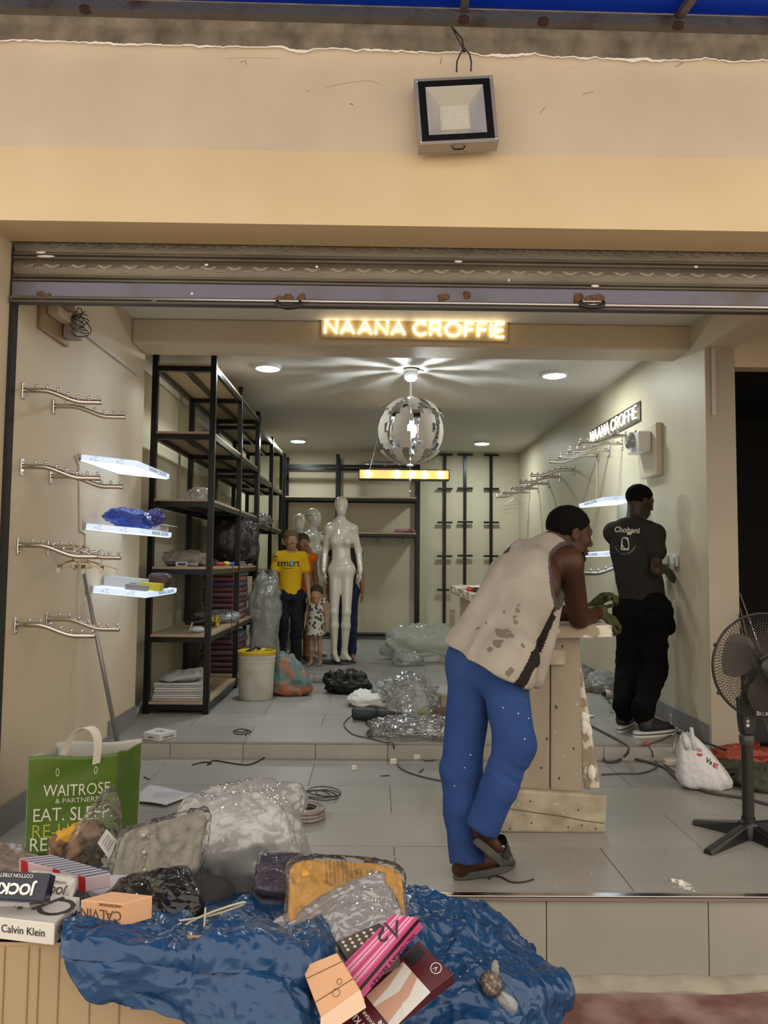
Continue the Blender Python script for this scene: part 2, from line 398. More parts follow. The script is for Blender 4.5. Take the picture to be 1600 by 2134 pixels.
# ---- tiled platforms: slab + single tiles
def tile_rows(parent, y0, y1, x0, x1, zt, first_off, dy=0.45, dx=0.90, gap=0.004):
    r = 0; y = y0
    while y < y1 - 0.02:
        ya, yb = y, min(y + dy, y1); off = 0.10 if (r + first_off) % 2 == 0 else 0.55
        k = math.floor((x0 - off) / dx); x = off + k * dx
        while x < x1 - 0.01:
            xa, xb = max(x, x0), min(x + dx, x1)
            if xb - xa > 0.02:
                b = MB(); b.mm(xa + gap / 2, xb - gap / 2, ya + gap / 2, yb - gap / 2, zt - 0.012, zt + random.uniform(-0.0006, 0.0006))
                b.build('tile', random.choice(tiles_m), parent)
            x += dx
        y += dy; r += 1
b = MB(); b.mm(-2.6, 4.6, Y_EDGE + 0.012, Y_STEP + 0.02, -0.05, F1 - 0.004)
plat = struct(b.build('floor_lower', grout), 'grey tiled lower shop floor behind the metal nosing')
tile_rows(plat, 2.985, Y_STEP, XL - 0.0, 4.6, F1, 0)
b = MB(); b.mm(-2.6, XL, Y_EDGE + 0.01, Y_SHUT - 0.03, F1 - 0.01, F1); b.build('tile', tiles_m[0], plat)
b = MB(); b.mm(-2.6, 4.6, Y_EDGE + 0.008, 2.983, F1 - 0.012, F1); b.build('tile', tiles_m[1], plat)
x = 0.657 - 0.607 * 6
while x < 4.6:
    b = MB(); b.mm(x + 0.002, x + 0.605, Y_EDGE, Y_EDGE + 0.012, -0.02, F1 - 0.014); b.build('riser_tile', riser_m, plat); x += 0.607
b = MB(); b.mm(-2.6, 4.6, Y_EDGE - 0.012, Y_EDGE + 0.02, F1 - 0.004, F1 + 0.004); b.mm(-2.6, 4.6, Y_EDGE - 0.012, Y_EDGE - 0.006, F1 - 0.016, F1 + 0.003)
struct(b.build('trim_2', chrome, bevel=0.002), 'bright metal nosing strip along the platform edge')

b = MB(); b.mm(XLI, 2.37, Y_STEP + 0.012, Y_BACK, 0.0, F2 - 0.004)
up = struct(b.build('floor_upper', grout), 'grey tiled raised shop floor behind the low step')
tile_rows(up, Y_STEP, Y_BACK, XLI, XR, F2, 0)
x = 0.10 - 0.455 * 4
while x < 2.36:
    xa, xb = max(x, XL), min(x + 0.455, 2.36)
    if xb > xa: b = MB(); b.mm(xa + 0.002, xb - 0.002, Y_STEP - 0.002, Y_STEP + 0.012, F1 - 0.002, F2 - 0.014); b.build('riser_tile', step_m, up)
    x += 0.455

# ---- walls, ceiling
b = MB(); b.mm(XL - 0.25, XL, Y_SHUT + 0.05, Y_BEAM + 0.315, 0, ZC)
wl = struct(b.build('wall_left', cream), 'cream painted left wall of the shop front')
b = MB(); b.mm(XLI - 0.2, XLI, Y_BEAM + 0.315, Y_BACK, 0, ZC)
struct(b.build('wall_left_inner', inner), 'pale painted left wall behind the black shelves')
b = MB(); b.mm(XR, XR + 0.19, Y_STEP, Y_BACK, 0, ZC)
struct(b.build('wall_right', inner), 'pale painted right wall of the shop')
b = MB(); b.mm(XR - 0.002, XR + 0.192, Y_STEP - 0.006, Y_STEP, F1, at(1478, 725, Y_STEP).z); struct(b.build('wall_right_pillar', mat('shaded_cream_paint', (0.36, 0.31, 0.24), 0.6, col2=(0.40, 0.345, 0.27), nscale=2)), 'cream pillar face with shade put into its colour between the shop and the dark doorway')  # thin facing, its darker colour stands in for dimmer light on the pillar
b = MB(); b.mm(XLI - 0.2, XR + 0.19, Y_BACK, Y_BACK + 0.2, 0, ZC)
struct(b.build('wall_back', inner), 'pale painted back wall of the shop')
b = MB(); b.mm(XLI - 0.2, XR + 0.19, Y_BEAM + 0.05, Y_BACK, ZC, ZC + 0.15); b.mm(-2.6, 5.0, Y_SHUT - 0.2, Y_BEAM + 0.05, ZC, ZC + 0.15)
struct(b.build('ceiling', ceil_m), 'white painted ceiling with round lamps')
zb = at(900, 722, Y_BEAM).z
b = MB(); b.mm(XL, XR + 0.19, Y_BEAM, Y_BEAM + 0.315, zb, ZC)
struct(b.build('wall_front_beam', cream, bevel=0.012), 'cream painted beam carrying the lit name sign')
zs = at(1478, 725, Y_STEP).z
b = MB(); b.mm(XR, XR + 0.19, Y_SHUT + 0.1, Y_STEP - 0.001, zs, ZC)
struct(b.build('wall_side_beam', cream), 'cream beam running from the right pillar to the shutter')
# unlit room to the right of the pillar
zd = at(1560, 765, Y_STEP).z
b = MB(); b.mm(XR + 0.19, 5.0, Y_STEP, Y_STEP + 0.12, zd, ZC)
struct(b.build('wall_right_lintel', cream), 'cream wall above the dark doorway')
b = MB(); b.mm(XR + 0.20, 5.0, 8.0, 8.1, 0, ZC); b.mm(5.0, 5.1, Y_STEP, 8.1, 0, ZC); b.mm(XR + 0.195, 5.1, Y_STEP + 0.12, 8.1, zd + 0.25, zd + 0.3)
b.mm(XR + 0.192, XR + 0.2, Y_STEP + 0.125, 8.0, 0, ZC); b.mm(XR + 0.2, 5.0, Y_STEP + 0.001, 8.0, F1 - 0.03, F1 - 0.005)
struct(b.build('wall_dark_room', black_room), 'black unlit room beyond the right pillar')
b = MB(); b.mm(4.6, 4.8, Y_SHUT, Y_STEP, 0, ZC); struct(b.build('wall_far_right', cream), 'cream wall closing the front bay on the right')
# skirting
b = MB()
b.mm(XL, XL + 0.012, Y_SHUT + 0.05, Y_STEP, F1, F1 + 0.13); b.mm(XL, XL + 0.012, Y_STEP, Y_BEAM + 0.315, F2, F2 + 0.12)
struct(b.build('baseboard_left', skirt_m), 'grey tile skirting along the left wall')
b = MB(); b.mm(XR - 0.012, XR, Y_STEP, Y_BACK, F2, F2 + 0.12); struct(b.build('baseboard_right', skirt_m), 'grey tile skirting along the right wall')
b = MB(); b.mm(XLI, XR, Y_BACK - 0.012, Y_BACK, F2, F2 + 0.10); struct(b.build('baseboard_back', skirt_m), 'grey tile skirting along the back wall')

# ---- facade above the opening
Y_FAC = 3.20
z0 = at(900, 472, Y_FAC).z; z1 = at(800, 318, Y_FAC).z; z2 = at(800, 108, Y_FAC).z
b = MB(); b.mm(-2.8, 5.0, Y_FAC, Y_SHUT - 0.02, z0, z1)
struct(b.build('wall_front', band_m), 'warm cream painted lintel band above the shutter')
_gx = np.linspace(-3, 5.2, 6000); _gn = {f: vnoise(np.stack([_gx * f, _gx * 0 + 3.3, _gx * 0 + 7.7], 1)) for f in (1.7, 9, 31, 90, 5.3, 40)}
def rn(x, f): return float(np.interp(x, _gx, _gn[f]))
def ragged(x): return z2 + 0.010 * rn(x, 1.7) + 0.008 * rn(x, 9) + 0.006 * rn(x, 31) + 0.004 * rn(x, 90) - 0.010 * x
xs = np.linspace(-2.8, 5.0, 900)
b = MB(); poly = [(-2.8, z1), (5.0, z1)] + [(x, ragged(x)) for x in xs[::-1]]
b.prism(poly, 0, 0.05, frame((0, Y_FAC + 0.05, 0), (1, 0, 0), (0, 0, 1)))
struct(b.build('wall_front_upper', primer), 'grey pink undercoated plaster above the cream band')
upw = bpy.data.objects['wall_front_upper']; scm = mat('grey_scuff', (0.30, 0.25, 0.20), 0.9); scw = mat('pale_scratch', (0.74, 0.64, 0.50), 0.8)
for pts, m_, r_ in (([(678, 182), (705, 176), (735, 171), (768, 168), (788, 174)], scm, .0009), ([(470, 122), (510, 120), (580, 122)], scm, .0007), ([(1130, 182), (1145, 162), (1190, 140), (1250, 126)], scw, .002), ([(1060, 245), (1085, 240), (1110, 205)], scw, .0018), ([(1213, 197), (1236, 191)], scm, .0015), ([(1406, 140), (1424, 130)], scm, .002), ([(729, 216), (735, 218)], scm, .003), ([(1126, 236), (1136, 222)], scm, .0015), ([(640, 188), (642, 192)], scm, .002), ([(735, 130), (775, 160), (800, 178)], scw, .0015), ([(500, 130), (512, 126), (512, 136)], scm, .0015), ([(920, 120), (917, 134)], scm, .002), ([(370, 125), (392, 160), (440, 208)], scw, .0018)):
    b = MB(); b.tube([at(x, y, Y_FAC) for x, y in pts], r_, 5); b.build('scuff', m_, upw)
b = MB(); b.mm(-2.8, 5.0, Y_FAC + 0.02, Y_SHUT + 0.2, z1, 4.4)
struct(b.build('wall_front_concrete', concrete), 'bare stained concrete under the awning')
b = MB(); vs = []; fs = []
for i, x in enumerate(xs):
    t = 0.003 + 0.012 * max(0, rn(x, 5.3) + 0.5 * rn(x, 40)); zr = ragged(x)
    vs += [(x, Y_FAC - 0.005, zr - t), (x, Y_FAC - 0.005, zr + 0.003), (x, Y_FAC + 0.025, zr + 0.004)]
    if i: fs += [(3 * i - 3, 3 * i, 3 * i + 1, 3 * i - 2), (3 * i - 2, 3 * i + 1, 3 * i + 2, 3 * i - 1)]
b.add(vs, fs); struct(b.build('trim_3', white_lip), 'ragged white plaster edge below the bare concrete')
# pillar left of the shutter guide
b = MB(); b.mm(-2.8, XL - 0.006, Y_FAC, Y_SHUT - 0.0, 0, z0); struct(b.build('wall_front_pillar', cream), 'cream pillar left of the shutter')
b = MB(); b.mm(XL - 0.006, XL + 0.012, Y_SHUT + 0.002, Y_SHUT + 0.05, F1, at(30, 515, Y_SHUT).z)
b.build('g', mat('dark_gap', (0.02, 0.018, 0.016), 0.8)).name = 'trim_4'; struct(bpy.data.objects['trim_4'], 'dark shutter guide slot beside the left wall')

# ---- awning
blue_sheet = mat('blue_awning_sheet', (0.005, 0.06, 0.55), 0.35, trans=0.0)
nt = blue_sheet.node_tree; tl = nt.nodes.new('ShaderNodeBsdfTranslucent'); tl.inputs[0].default_value = (0.01, 0.09, 0.80, 1)
mxs = nt.nodes.new('ShaderNodeMixShader'); mxs.inputs[0].default_value = 0.25; o_ = [n for n in nt.nodes if n.type == 'OUTPUT_MATERIAL'][0]
nt.links.new(nt.nodes['Principled BSDF'].outputs[0], mxs.inputs[1]); nt.links.new(tl.outputs[0], mxs.inputs[2]); nt.links.new(mxs.outputs[0], o_.inputs[0])
rust_steel = mat('rusty_grey_steel', (0.14, 0.135, 0.13), 0.55, 0.6, col2=(0.07, 0.03, 0.018), nscale=5, nlo=0.55, nhi=0.72, bump=0.3, bscale=60)
aw = thing('awning', 'blue sheet awning on a rusty grey steel frame above the facade', 'awning', (0.9, 3.08, 3.9))
pa, pb = at(0, 12, 3.08), at(1600, 55, 3.08); dv = (pb - pa).normalized(); pa2 = pa - dv * 0.8; pb2 = pb + dv * 0.8
b = MB(); b.tube([pa2, pb2], 0.022, 4, sq=True); b.build('front_bar', rust_steel, aw)
for px in (965, 1410, 1130, 180):
    q = at(px, 12 + 43 * px / 1600, 3.08); b = MB()
    if px in (1410, 965): b.tube([q + Vector((0, 0, 0.02)), q + Vector((0.25 if px == 1410 else 0, -1.5, 0.16))], 0.016, 4, sq=True); b.build('rafter', rust_steel, aw)
    b = MB(); b.ell(q + Vector((0, -0.012, -0.015)), (0.028, 0.02, 0.018), 10, 6); b.build('weld_lump', mat('dark_rust', (0.05, 0.022, 0.013), 0.95, bump=0.8, bscale=90), aw, smooth=True)
b = MB(); up_ = Vector((0, 0, 0.045))
b.add([pa2 + up_, pb2 + up_, pb2 + up_ + Vector((0, -1.7, 0.17)), pa2 + up_ + Vector((0, -1.7, 0.17))] + [p + Vector((0, 0, 0.006)) for p in (pa2 + up_, pb2 + up_, pb2 + up_ + Vector((0, -1.7, 0.17)), pa2 + up_ + Vector((0, -1.7, 0.17)))],
      [(3, 2, 1, 0), (4, 5, 6, 7), (0, 1, 5, 4), (1, 2, 6, 5), (2, 3, 7, 6), (3, 0, 4, 7)]); b.build('sheet', blue_sheet, aw)

# ---- roller shutter
galv = mat('galvanised_slat', (0.19, 0.168, 0.13), 0.42, 0.55, col2=(0.115, 0.092, 0.068), nscale=7, nlo=0.4, nhi=0.75, bump=0.1, bscale=80, stretch=(0.3, 1, 2))
relief = mat('bright_relief', (0.36, 0.33, 0.27), 0.32, 0.7)
bluebar = mat('blue_grey_rail', (0.15, 0.15, 0.205), 0.5, 0.3, col2=(0.12, 0.105, 0.095), nscale=3.2, nlo=0.5, nhi=0.72, bump=0.1, bscale=60)
rust = mat('rust_brown', (0.10, 0.045, 0.02), 0.95, col2=(0.20, 0.11, 0.055), nscale=30, bump=0.8, bscale=120)
rubber = mat('black_plastic', (0.012, 0.011, 0.011), 0.4)
sh = thing('roller_shutter', 'raised galvanised roller shutter with scroll reliefs above the shop opening', 'shutter', (1.2, Y_SHUT, at(800, 640, Y_SHUT).z))
sx0, sx1 = XL + 0.008, 4.55
def zpx(py): return at(800, py, Y_SHUT).z
def slat(za, zb_, bow=0.012):
    b = MB(); n = 8
    prof = [(Y_SHUT - bow * math.sin(PI * i / n) ** 0.7, za + (zb_ - za) * i / n) for i in range(n + 1)]
    vs = []; fs = []
    for i, (y, z) in enumerate(prof):
        vs += [(sx0, y, z), (sx1, y, z)]
        if i: fs.append((2 * i - 2, 2 * i - 1, 2 * i + 1, 2 * i))
    m_ = len(vs); vs += [(x, y + 0.004, z) for x, y, z in vs]; fs += [tuple(q + m_ for q in f[::-1]) for f in fs]
    b.add(vs, fs); return b.build('slat', galv, sh, smooth=True)
slat(zpx(535), zpx(470), 0.006); slat(zpx(543.5), zpx(536.5), 0.011); slat(zpx(552), zpx(544.5), 0.011); slat(zpx(582.5), zpx(553), 0.006); slat(zpx(590), zpx(584), 0.011); slat(zpx(598), zpx(591), 0.011)
b = MB()
for zc_, amp, ph, z_lo, z_hi in ((zpx(566), 0.015, 0.0, 0, 9), (zpx(521), 0.015, 0.5, 0, 9)):
    n = int((sx1 - sx0) / 0.118)
    for i in range(n):
        xc = sx0 + 0.06 + 0.118 * (i + ph)
        b.tube([(xc - 0.032 + 0.064 * t, Y_SHUT - 0.008, zc_ - amp * math.sin(PI * t) + 0.008) for t in np.linspace(0, 1, 7)], 0.0022, 4)
        b.tube([(xc - 0.024 + 0.048 * t, Y_SHUT - 0.008, zc_ - amp * 0.55 * math.sin(PI * t) + 0.008) for t in np.linspace(0, 1, 6)], 0.0016, 4)
        b.tube([(xc + 0.059 + 0.026 * math.cos(a), Y_SHUT - 0.008, zc_ + 0.012 * math.sin(a) - 0.004) for a in np.linspace(-0.2, PI + 0.2, 8)], 0.0020, 4)
        for dxx in (-0.012, 0.0, 0.012): b.box((xc + 0.059 + dxx, Y_SHUT - 0.008, zc_ - 0.013), (0.007, 0.003, 0.003))
rl = b.build('scroll_relief', relief, sh); rl['kind'] = 'stuff'
b = MB(); b.mm(sx0, sx1, Y_SHUT - 0.014, Y_SHUT + 0.016, zpx(638), zpx(599)); b.build('bottom_rail', bluebar, sh, bevel=0.003)
b = MB(); b.tube([(sx0, Y_SHUT - 0.018, zpx(633)), (sx1, Y_SHUT - 0.018, zpx(633))], 0.009, 8); b.build('rail_bead', steel, sh, smooth=True)
b = MB(); b.mm(sx0, sx1, Y_SHUT - 0.024, Y_SHUT + 0.02, zpx(643), zpx(638)); b.build('rail_lip', mat('dark_bottom_lip', (0.09, 0.08, 0.07), 0.6, 0.4), sh)
for hx in (602, 1232):
    c = at(hx, 634, Y_SHUT - 0.03); b = MB()
    b.tube([c + Vector((0.052 * math.cos(a), -0.012 - 0.01 * math.sin(a), 0.012 - 0.034 * max(0, math.sin(a)) ** 0.6)) for a in np.linspace(PI, 0, 13)], [0.007] + [0.011] * 11 + [0.007], 8)
    h = b.build('handle', rubber, sh, smooth=True)
    b = MB(); b.tube([c + Vector((-0.05, -0.004, 0.012)), c + Vector((0.05, -0.004, 0.012))], 0.0035, 6); b.build('handle_rod', steel, h)
    for dx in (-0.055, 0.0, 0.05):
        b = MB(); cc = c + Vector((dx, 0.014, 0.028 + random.uniform(-0.004, 0.006)))
        for k in range(5): b.ell(cc + Vector((random.uniform(-.012, .012), 0, random.uniform(-.014, .014))), (random.uniform(.012, .02), 0.006, random.uniform(.012, .02)), 8, 5)
        b.build('rust_patch', rust, sh, smooth=True)
for hx, n in ((925, 8), (975, 3), (92, 9)):
    c = at(hx, 617, Y_SHUT - 0.016); b = MB()
    for k in range(n): b.ell(c + Vector((random.uniform(-.02, .02), 0, random.uniform(-.016, .016))), (random.uniform(.01, .02), 0.005, random.uniform(.008, .016)), 8, 5)
    b.build('rust_patch', rust, sh, smooth=True)
for hx, hy, w_ in ((85, 526, .05), (95, 534, .09), (430, 552, .02), (320, 628, .03), (400, 612, .015), (955, 545, .04), (1240, 596, .04), (660, 556, .015), (1450, 556, .02), (1060, 584, .012)):
    c = at(hx, hy, Y_SHUT - 0.016); b = MB(); b.ell(c, (w_ / 2, 0.003, 0.006), 8, 5); b.build('paint_fleck', white_lip, sh, smooth=True)
# ================================================================ lamps
lamp_white = mat('lit_led_disc', (0.9, 0.9, 0.9), 0.5, emit=(0.93, 0.97, 1.0), estr=26.0)
white_plastic = mat('white_plastic', (0.78, 0.78, 0.76), 0.4)
for (px, py), lab in zip(((558, 762), (1155, 777), (621, 916), (1004, 921)),
        ('round lit ceiling lamp above the tall front shelf, left of the globe lamp', 'round lit ceiling lamp in front on the right, near the right wall',
         'small round lit ceiling lamp at the back, left of the globe lamp', 'small round lit ceiling lamp at the back, above the black wall uprights')):
    q = atz(px, py, ZC); t = thing('ceiling_lamp', lab, 'lamp', (q.x, q.y, ZC), group='round ceiling lamps')
    M = Matrix.Translation((q.x, q.y, ZC))
    b = MB(); b.lathe([(0.001, 0), (0.112, 0), (0.112, -0.022), (0.104, -0.030), (0.098, -0.030)], 32, M); b.build('rim', white_plastic, t, auto=True)
    b = MB(); b.lathe([(0.099, -0.029), (0.08, -0.036), (0.04, -0.040), (0.001, -0.041)], 32, M); b.build('diffuser', lamp_white, t, smooth=True)
    ld = bpy.data.lights.new('ceiling_lamp_light', 'AREA'); ld.shape = 'DISK'; ld.size = 0.2; ld.energy = 17; ld.color = (0.90, 0.97, 0.93)
    lo = bpy.data.objects.new('lamp_light', ld); C.objects.link(lo); lo.parent = t; lo.location = (0, 0, -0.05)

# globe lamp made of stepped panels
q = atz(856, 768, ZC); gx, gy = q.x, q.y; gz = at(853, 899, gy).z; GR = 73 / 1600 * gy
gl = thing('globe_pendant', 'silver and white globe lamp of stepped petal panels hanging from the ceiling', 'pendant lamp', (gx, gy, ZC))
b = MB(); b.lathe([(0.001, 0), (0.06, 0), (0.062, -0.03), (0.055, -0.075), (0.03, -0.10), (0.008, -0.108), (0.001, -0.108)], 24, Matrix.Translation((gx, gy, ZC - 0.012))); b.build('ceiling_cup', white_plastic, gl, smooth=True)
b = MB(); b.ell((gx + 0.01, gy, ZC - 0.004), (0.07, 0.05, 0.006), 12, 5); b.tube([(gx + 0.05, gy, ZC - 0.01), (gx + 0.085, gy - 0.01, ZC - 0.012), (gx + 0.11, gy, ZC - 0.02)], 0.004, 6); b.build('ceiling_wires', rubber, gl)
b = MB(); b.tube([(gx, gy, ZC - 0.11), (gx, gy, gz - 0.20)], 0.010, 10); b.build('stem', white_plastic, gl, smooth=True)
bulb = mat('lit_bulb', (1, 1, 1), 0.4, emit=(0.85, 0.93, 1.0), estr=60.0)
b = MB(); b.ell((gx, gy, gz), (0.035, 0.035, 0.06), 12, 8); b.build('bulb', bulb, gl, smooth=True)
ld = bpy.data.lights.new('globe_light', 'POINT'); ld.energy = 26; ld.shadow_soft_size = 0.03; ld.color = (0.86, 0.94, 1.0)
lo = bpy.data.objects.new('globe_light', ld); C.objects.link(lo); lo.parent = gl; lo.location = (0, -0.055, gz - ZC)
pan_out = mat('grey_white_panel', (0.68, 0.65, 0.60), 0.5, spec=0.2); pan_in = mat('mirror_panel', (0.85, 0.86, 0.88), 0.06, 1.0)
def panel(lon, prof, R_, name='panel', hinge=None, open_=0.0):
    """prof: list of (lat0, lat1, left_deg, right_deg) steps; the panel swings outwards about its hinge latitude"""
    b = MB(); cl, sl = math.cos(lon), math.sin(lon); hx, hz = R_ * math.cos(rad(hinge or 0)), R_ * math.sin(rad(hinge or 0)); co, so = math.cos(rad(open_)), math.sin(rad(open_))
    for la0, la1, l0, l1 in prof:
        n, m = max(2, int((la1 - la0) / 5)), max(2, int((l1 - l0) / 5))
        def sp(u, v, r):
            la = rad(la0 + (la1 - la0) * u); lo_ = rad(l0 + (l1 - l0) * v)
            x, y, z = r * math.cos(la) * math.cos(lo_), r * math.cos(la) * math.sin(lo_), r * math.sin(la)
            x, z = hx + (x - hx) * co - (z - hz) * so, hz + (x - hx) * so + (z - hz) * co
            return (gx + x * cl - y * sl, gy + x * sl + y * cl, gz + 1.03 * z)
        b.cur = 0; b.grid(lambda u, v: sp(u, v, R_), n + 1, m + 1)
        b.cur = 1; b.grid(lambda u, v: sp(u, v, R_ - 0.004), n + 1, m + 1)
    return b.build(name, [pan_out, pan_in], gl, smooth=True)
GQ = GR * 0.95
for k in range(8):
    a = 2 * PI * k / 8 + 0.12
    panel(a, [(20, 28, -7, 3), (28, 38, -15, 6), (38, 50, -15, 14), (50, 62, -12, 15), (62, 74, -17, 17)], GQ, 'upper_panel', 74, 9)
    panel(a + PI / 8, [(-36, -24, -8, 14), (-24, -8, -18, 14), (-8, 8, -18, 8), (8, 22, -14, 18), (22, 34, -8, 13)], GQ, 'middle_panel', 0, 0)
    panel(a + 0.1, [(-76, -62, -18, 18), (-62, -50, -14, 16), (-50, -40, -7, 14), (-40, -30, -3, 14)], GQ, 'lower_panel', -76, -9)
for r_, z_ in ((0.03, gz + GR * 0.99), (0.03, gz - GR * 0.99)): b = MB(); b.ell((gx, gy, z_), (r_, r_, 0.012), 12, 6); b.build('hub', white_plastic, gl, smooth=True)
zb1, zb2 = at(855, 1001, gy).z, at(854, 1025, gy).z
b = MB(); b.tube([(gx, gy, gz - 0.2), (gx, gy, zb2)], 0.0025, 6); b.ell((gx, gy, zb1), (0.011, 0.011, 0.011), 10, 6); b.ell((gx, gy, zb2), (0.011, 0.011, 0.011), 10, 6); b.build('pull_cord', steel, gl, smooth=True)

# amber bar lamp
yb = 8.4; p0, p1 = at(748, 979, yb), at(935, 1002, yb)
amber = mat('lit_amber_shade', (0.9, 0.6, 0.25), 0.4, emit=(1.0, 0.46, 0.12), estr=1.15)
hotglow = mat('hot_bulb', (1, 0.9, 0.6), 0.4, emit=(1.0, 0.78, 0.38), estr=24.0)
bl = thing('bar_pendant', 'long amber lit bar lamp with dark frame behind the globe lamp', 'pendant lamp', ((p0.x + p1.x) / 2, yb, ZC))
darkbar = mat('dark_bronze', (0.03, 0.022, 0.016), 0.4, 0.5)
b = MB(); th = 0.008
b.mm(p0.x, p1.x, yb - 0.09, yb + 0.09, p0.z - th, p0.z); b.mm(p0.x, p1.x, yb - 0.09, yb + 0.09, p1.z, p1.z + th); b.mm(p0.x, p0.x + th, yb - 0.09, yb + 0.09, p1.z, p0.z); b.mm(p1.x - th, p1.x, yb - 0.09, yb + 0.09, p1.z, p0.z)
b.build('frame', darkbar, bl)
b = MB(); b.mm(p0.x + th, p1.x - th, yb - 0.07, yb - 0.066, p1.z + th, p0.z - th); b.mm(p0.x + th, p1.x - th, yb + 0.066, yb + 0.07, p1.z + th, p0.z - th); b.build('shade', amber, bl)
for fx in (0.10, 0.42, 0.585, 0.725, 0.90):
    b = MB(); b.ell((p0.x + (p1.x - p0.x) * fx, yb - 0.072, (p0.z + p1.z) / 2), (0.036, 0.014, 0.042), 12, 8); b.build('bulb', hotglow, bl, smooth=True)
for fx in (0.12, 0.88):
    b = MB(); xx = p0.x + (p1.x - p0.x) * fx; b.tube([(xx, yb, p0.z), (xx * 0.6 + 0.4 * (p0.x + p1.x) / 2, yb, ZC)], 0.003, 6); b.build('suspension_wire', steel, bl)
b = MB(); b.mm((p0.x + p1.x) / 2 - 0.2, (p0.x + p1.x) / 2 + 0.2, yb - 0.04, yb + 0.04, ZC - 0.03, ZC); b.build('ceiling_plate', darkbar, bl)

# ================================================================ lit name signs
neon = mat('lit_letter', (1, 0.95, 0.8), 0.4, emit=(1.0, 0.82, 0.50), estr=5.0)
neon_w = mat('lit_letter_white', (1, 0.97, 0.9), 0.4, emit=(1.0, 0.86, 0.60), estr=2.6)
backing = mat('cream_sign_board', (0.50, 0.38, 0.20), 0.5); backing_d = mat('dark_sign_board', (0.05, 0.045, 0.04), 0.4)
GLY = {'N': ([[(0, 0), (0, 1), (.75, 0), (.75, 1)]], .75), 'A': ([[(0, 0), (.42, 1), (.84, 0)], [(.17, .32), (.67, .32)]], .84),
       'C': ([[(.80, .80), (.62, .95), (.45, 1), (.20, .9), (.03, .68), (0, .5), (.03, .32), (.20, .1), (.45, 0), (.62, .05), (.80, .20)]], .80),
       'R': ([[(0, 0), (0, 1), (.40, 1), (.60, .93), (.66, .74), (.58, .55), (.40, .48), (0, .48)], [(.38, .48), (.68, 0)]], .68),
       'O': ([[(.5 + .5 * math.cos(a), .5 + .5 * math.sin(a)) for a in np.linspace(0, 2 * PI, 17)]], 1.0),
       'F': ([[(0, 0), (0, 1), (.55, 1)], [(0, .52), (.5, .52)]], .55), 'I': ([[(0, 0), (0, 1)]], 0.0), 'E': ([[(.56, 0), (0, 0), (0, 1), (.56, 1)], [(0, .52), (.5, .52)]], .56)}
def neon_sign(t, M, width, height, mm_, bmat, rt, gapz=0.012):
    b = MB(); b.mm(-width / 2, width / 2, -height / 2, height / 2, -0.008, 0, M); b.build('backing', bmat, t, bevel=0.002)
    txt = 'NAANA CROFFIE'; hh = height * 0.60; adv = 0.30; tot = sum((GLY[c][1] + adv) if c != ' ' else 0.30 for c in txt) - adv
    s = (width * 0.955) / (tot * hh); x = -width * 0.955 / 2
    for c in txt:
        if c == ' ': x += 0.30 * hh * s; continue
        b = MB()
        for st in GLY[c][0]: b.tube([(x + px * hh * s, (py - 0.5) * hh, gapz) for px, py in st], rt, 8, M=M)
        b.build('letter', mm_, t, smooth=True); x += (GLY[c][1] + adv) * hh * s
pa, pb = at(668, 658, Y_BEAM - 0.02), at(1060, 711, Y_BEAM - 0.02); cx, cz = (pa.x + pb.x) / 2, (pa.z + pb.z) / 2
dxs = at(1060, 690, Y_BEAM - .02) - at(668, 681, Y_BEAM - .02)
ns = thing('neon_name_sign', 'warm lit NAANA CROFFIE letter sign on the beam above the entrance', 'sign', (cx, Y_BEAM - 0.02, cz))
neon_sign(ns, frame((cx, Y_BEAM - 0.012, cz), dxs, (0, 0, 1)), 1.275, 0.150, neon, backing, 0.0085)
b = MB(); q = at(875, 655, Y_BEAM - 0.01)
for s_ in (-1, 1): b.tube([q + Vector((s_ * 0.004, 0, -0.02)), q + Vector((0.01 * s_, -0.005, 0.01)), q + Vector((-0.012 * s_ + 0.015, -0.004, 0.04))], 0.0015, 5)
b.build('feed_wire', mat('red_wire', (0.25, 0.03, 0.02), 0.5), ns)
n0, n1 = atx(1333, 862, XR - 0.012), atx(1232, 908, XR - 0.012); ym = (n0.y + n1.y) / 2
ws = thing('wall_name_sign', 'cream lit NAANA CROFFIE letter sign on dark board on the right wall', 'sign', (XR, ym, n0.z))
neon_sign(ws, frame((XR - 0.010, ym, (n0.z + n1.z) / 2), (0, -1, 0), (0, 0, 1)), abs(n1.y - n0.y), 0.165, neon_w, backing_d, 0.0065, 0.02)

# ================================================================ cable trunking
trunk = mat('grey_trunking', (0.50, 0.45, 0.38), 0.5); trunk_w = mat('cream_trunking', (0.62, 0.55, 0.45), 0.5)
def strip(name, pts, wd, dp, n, m, label, cat='trunking', group=None, parent=None):
    b = MB()
    for i in range(len(pts) - 1):
        a, c = Vector(pts[i]), Vector(pts[i + 1]); d = c - a; M = frame((a + c) / 2, d, Vector(n).cross(d)); b.box((0, 0, 0), (d.length + wd * 0.5, wd, dp), M)
    o = b.build(name, m, parent, bevel=0.002)
    return tag(o, label, cat, group) if label else o
yq = Y_BEAM - 0.010
strip('cable_trunking', [at(500, 646, yq), at(1472, 664, yq), at(1474, 733, yq)], 0.024, 0.016, (0, -1, 0), trunk, 'grey cable trunking along the top of the sign beam, turning down at right', group='cable trunking')
strip('cable_trunking', [at(1485, 728, Y_STEP - 0.01), at(1487, 864, Y_STEP - 0.01)], 0.028, 0.018, (0, -1, 0), trunk, 'short upright grey trunking on the right pillar', group='cable trunking')
strip('cable_trunking', [atx(168, 688, XL + 0.01), atx(289, 782, XL + 0.01)], 0.022, 0.018, (1, 0, 0), trunk, 'grey trunking slanting away from the fuse board on the left wall', group='cable trunking')
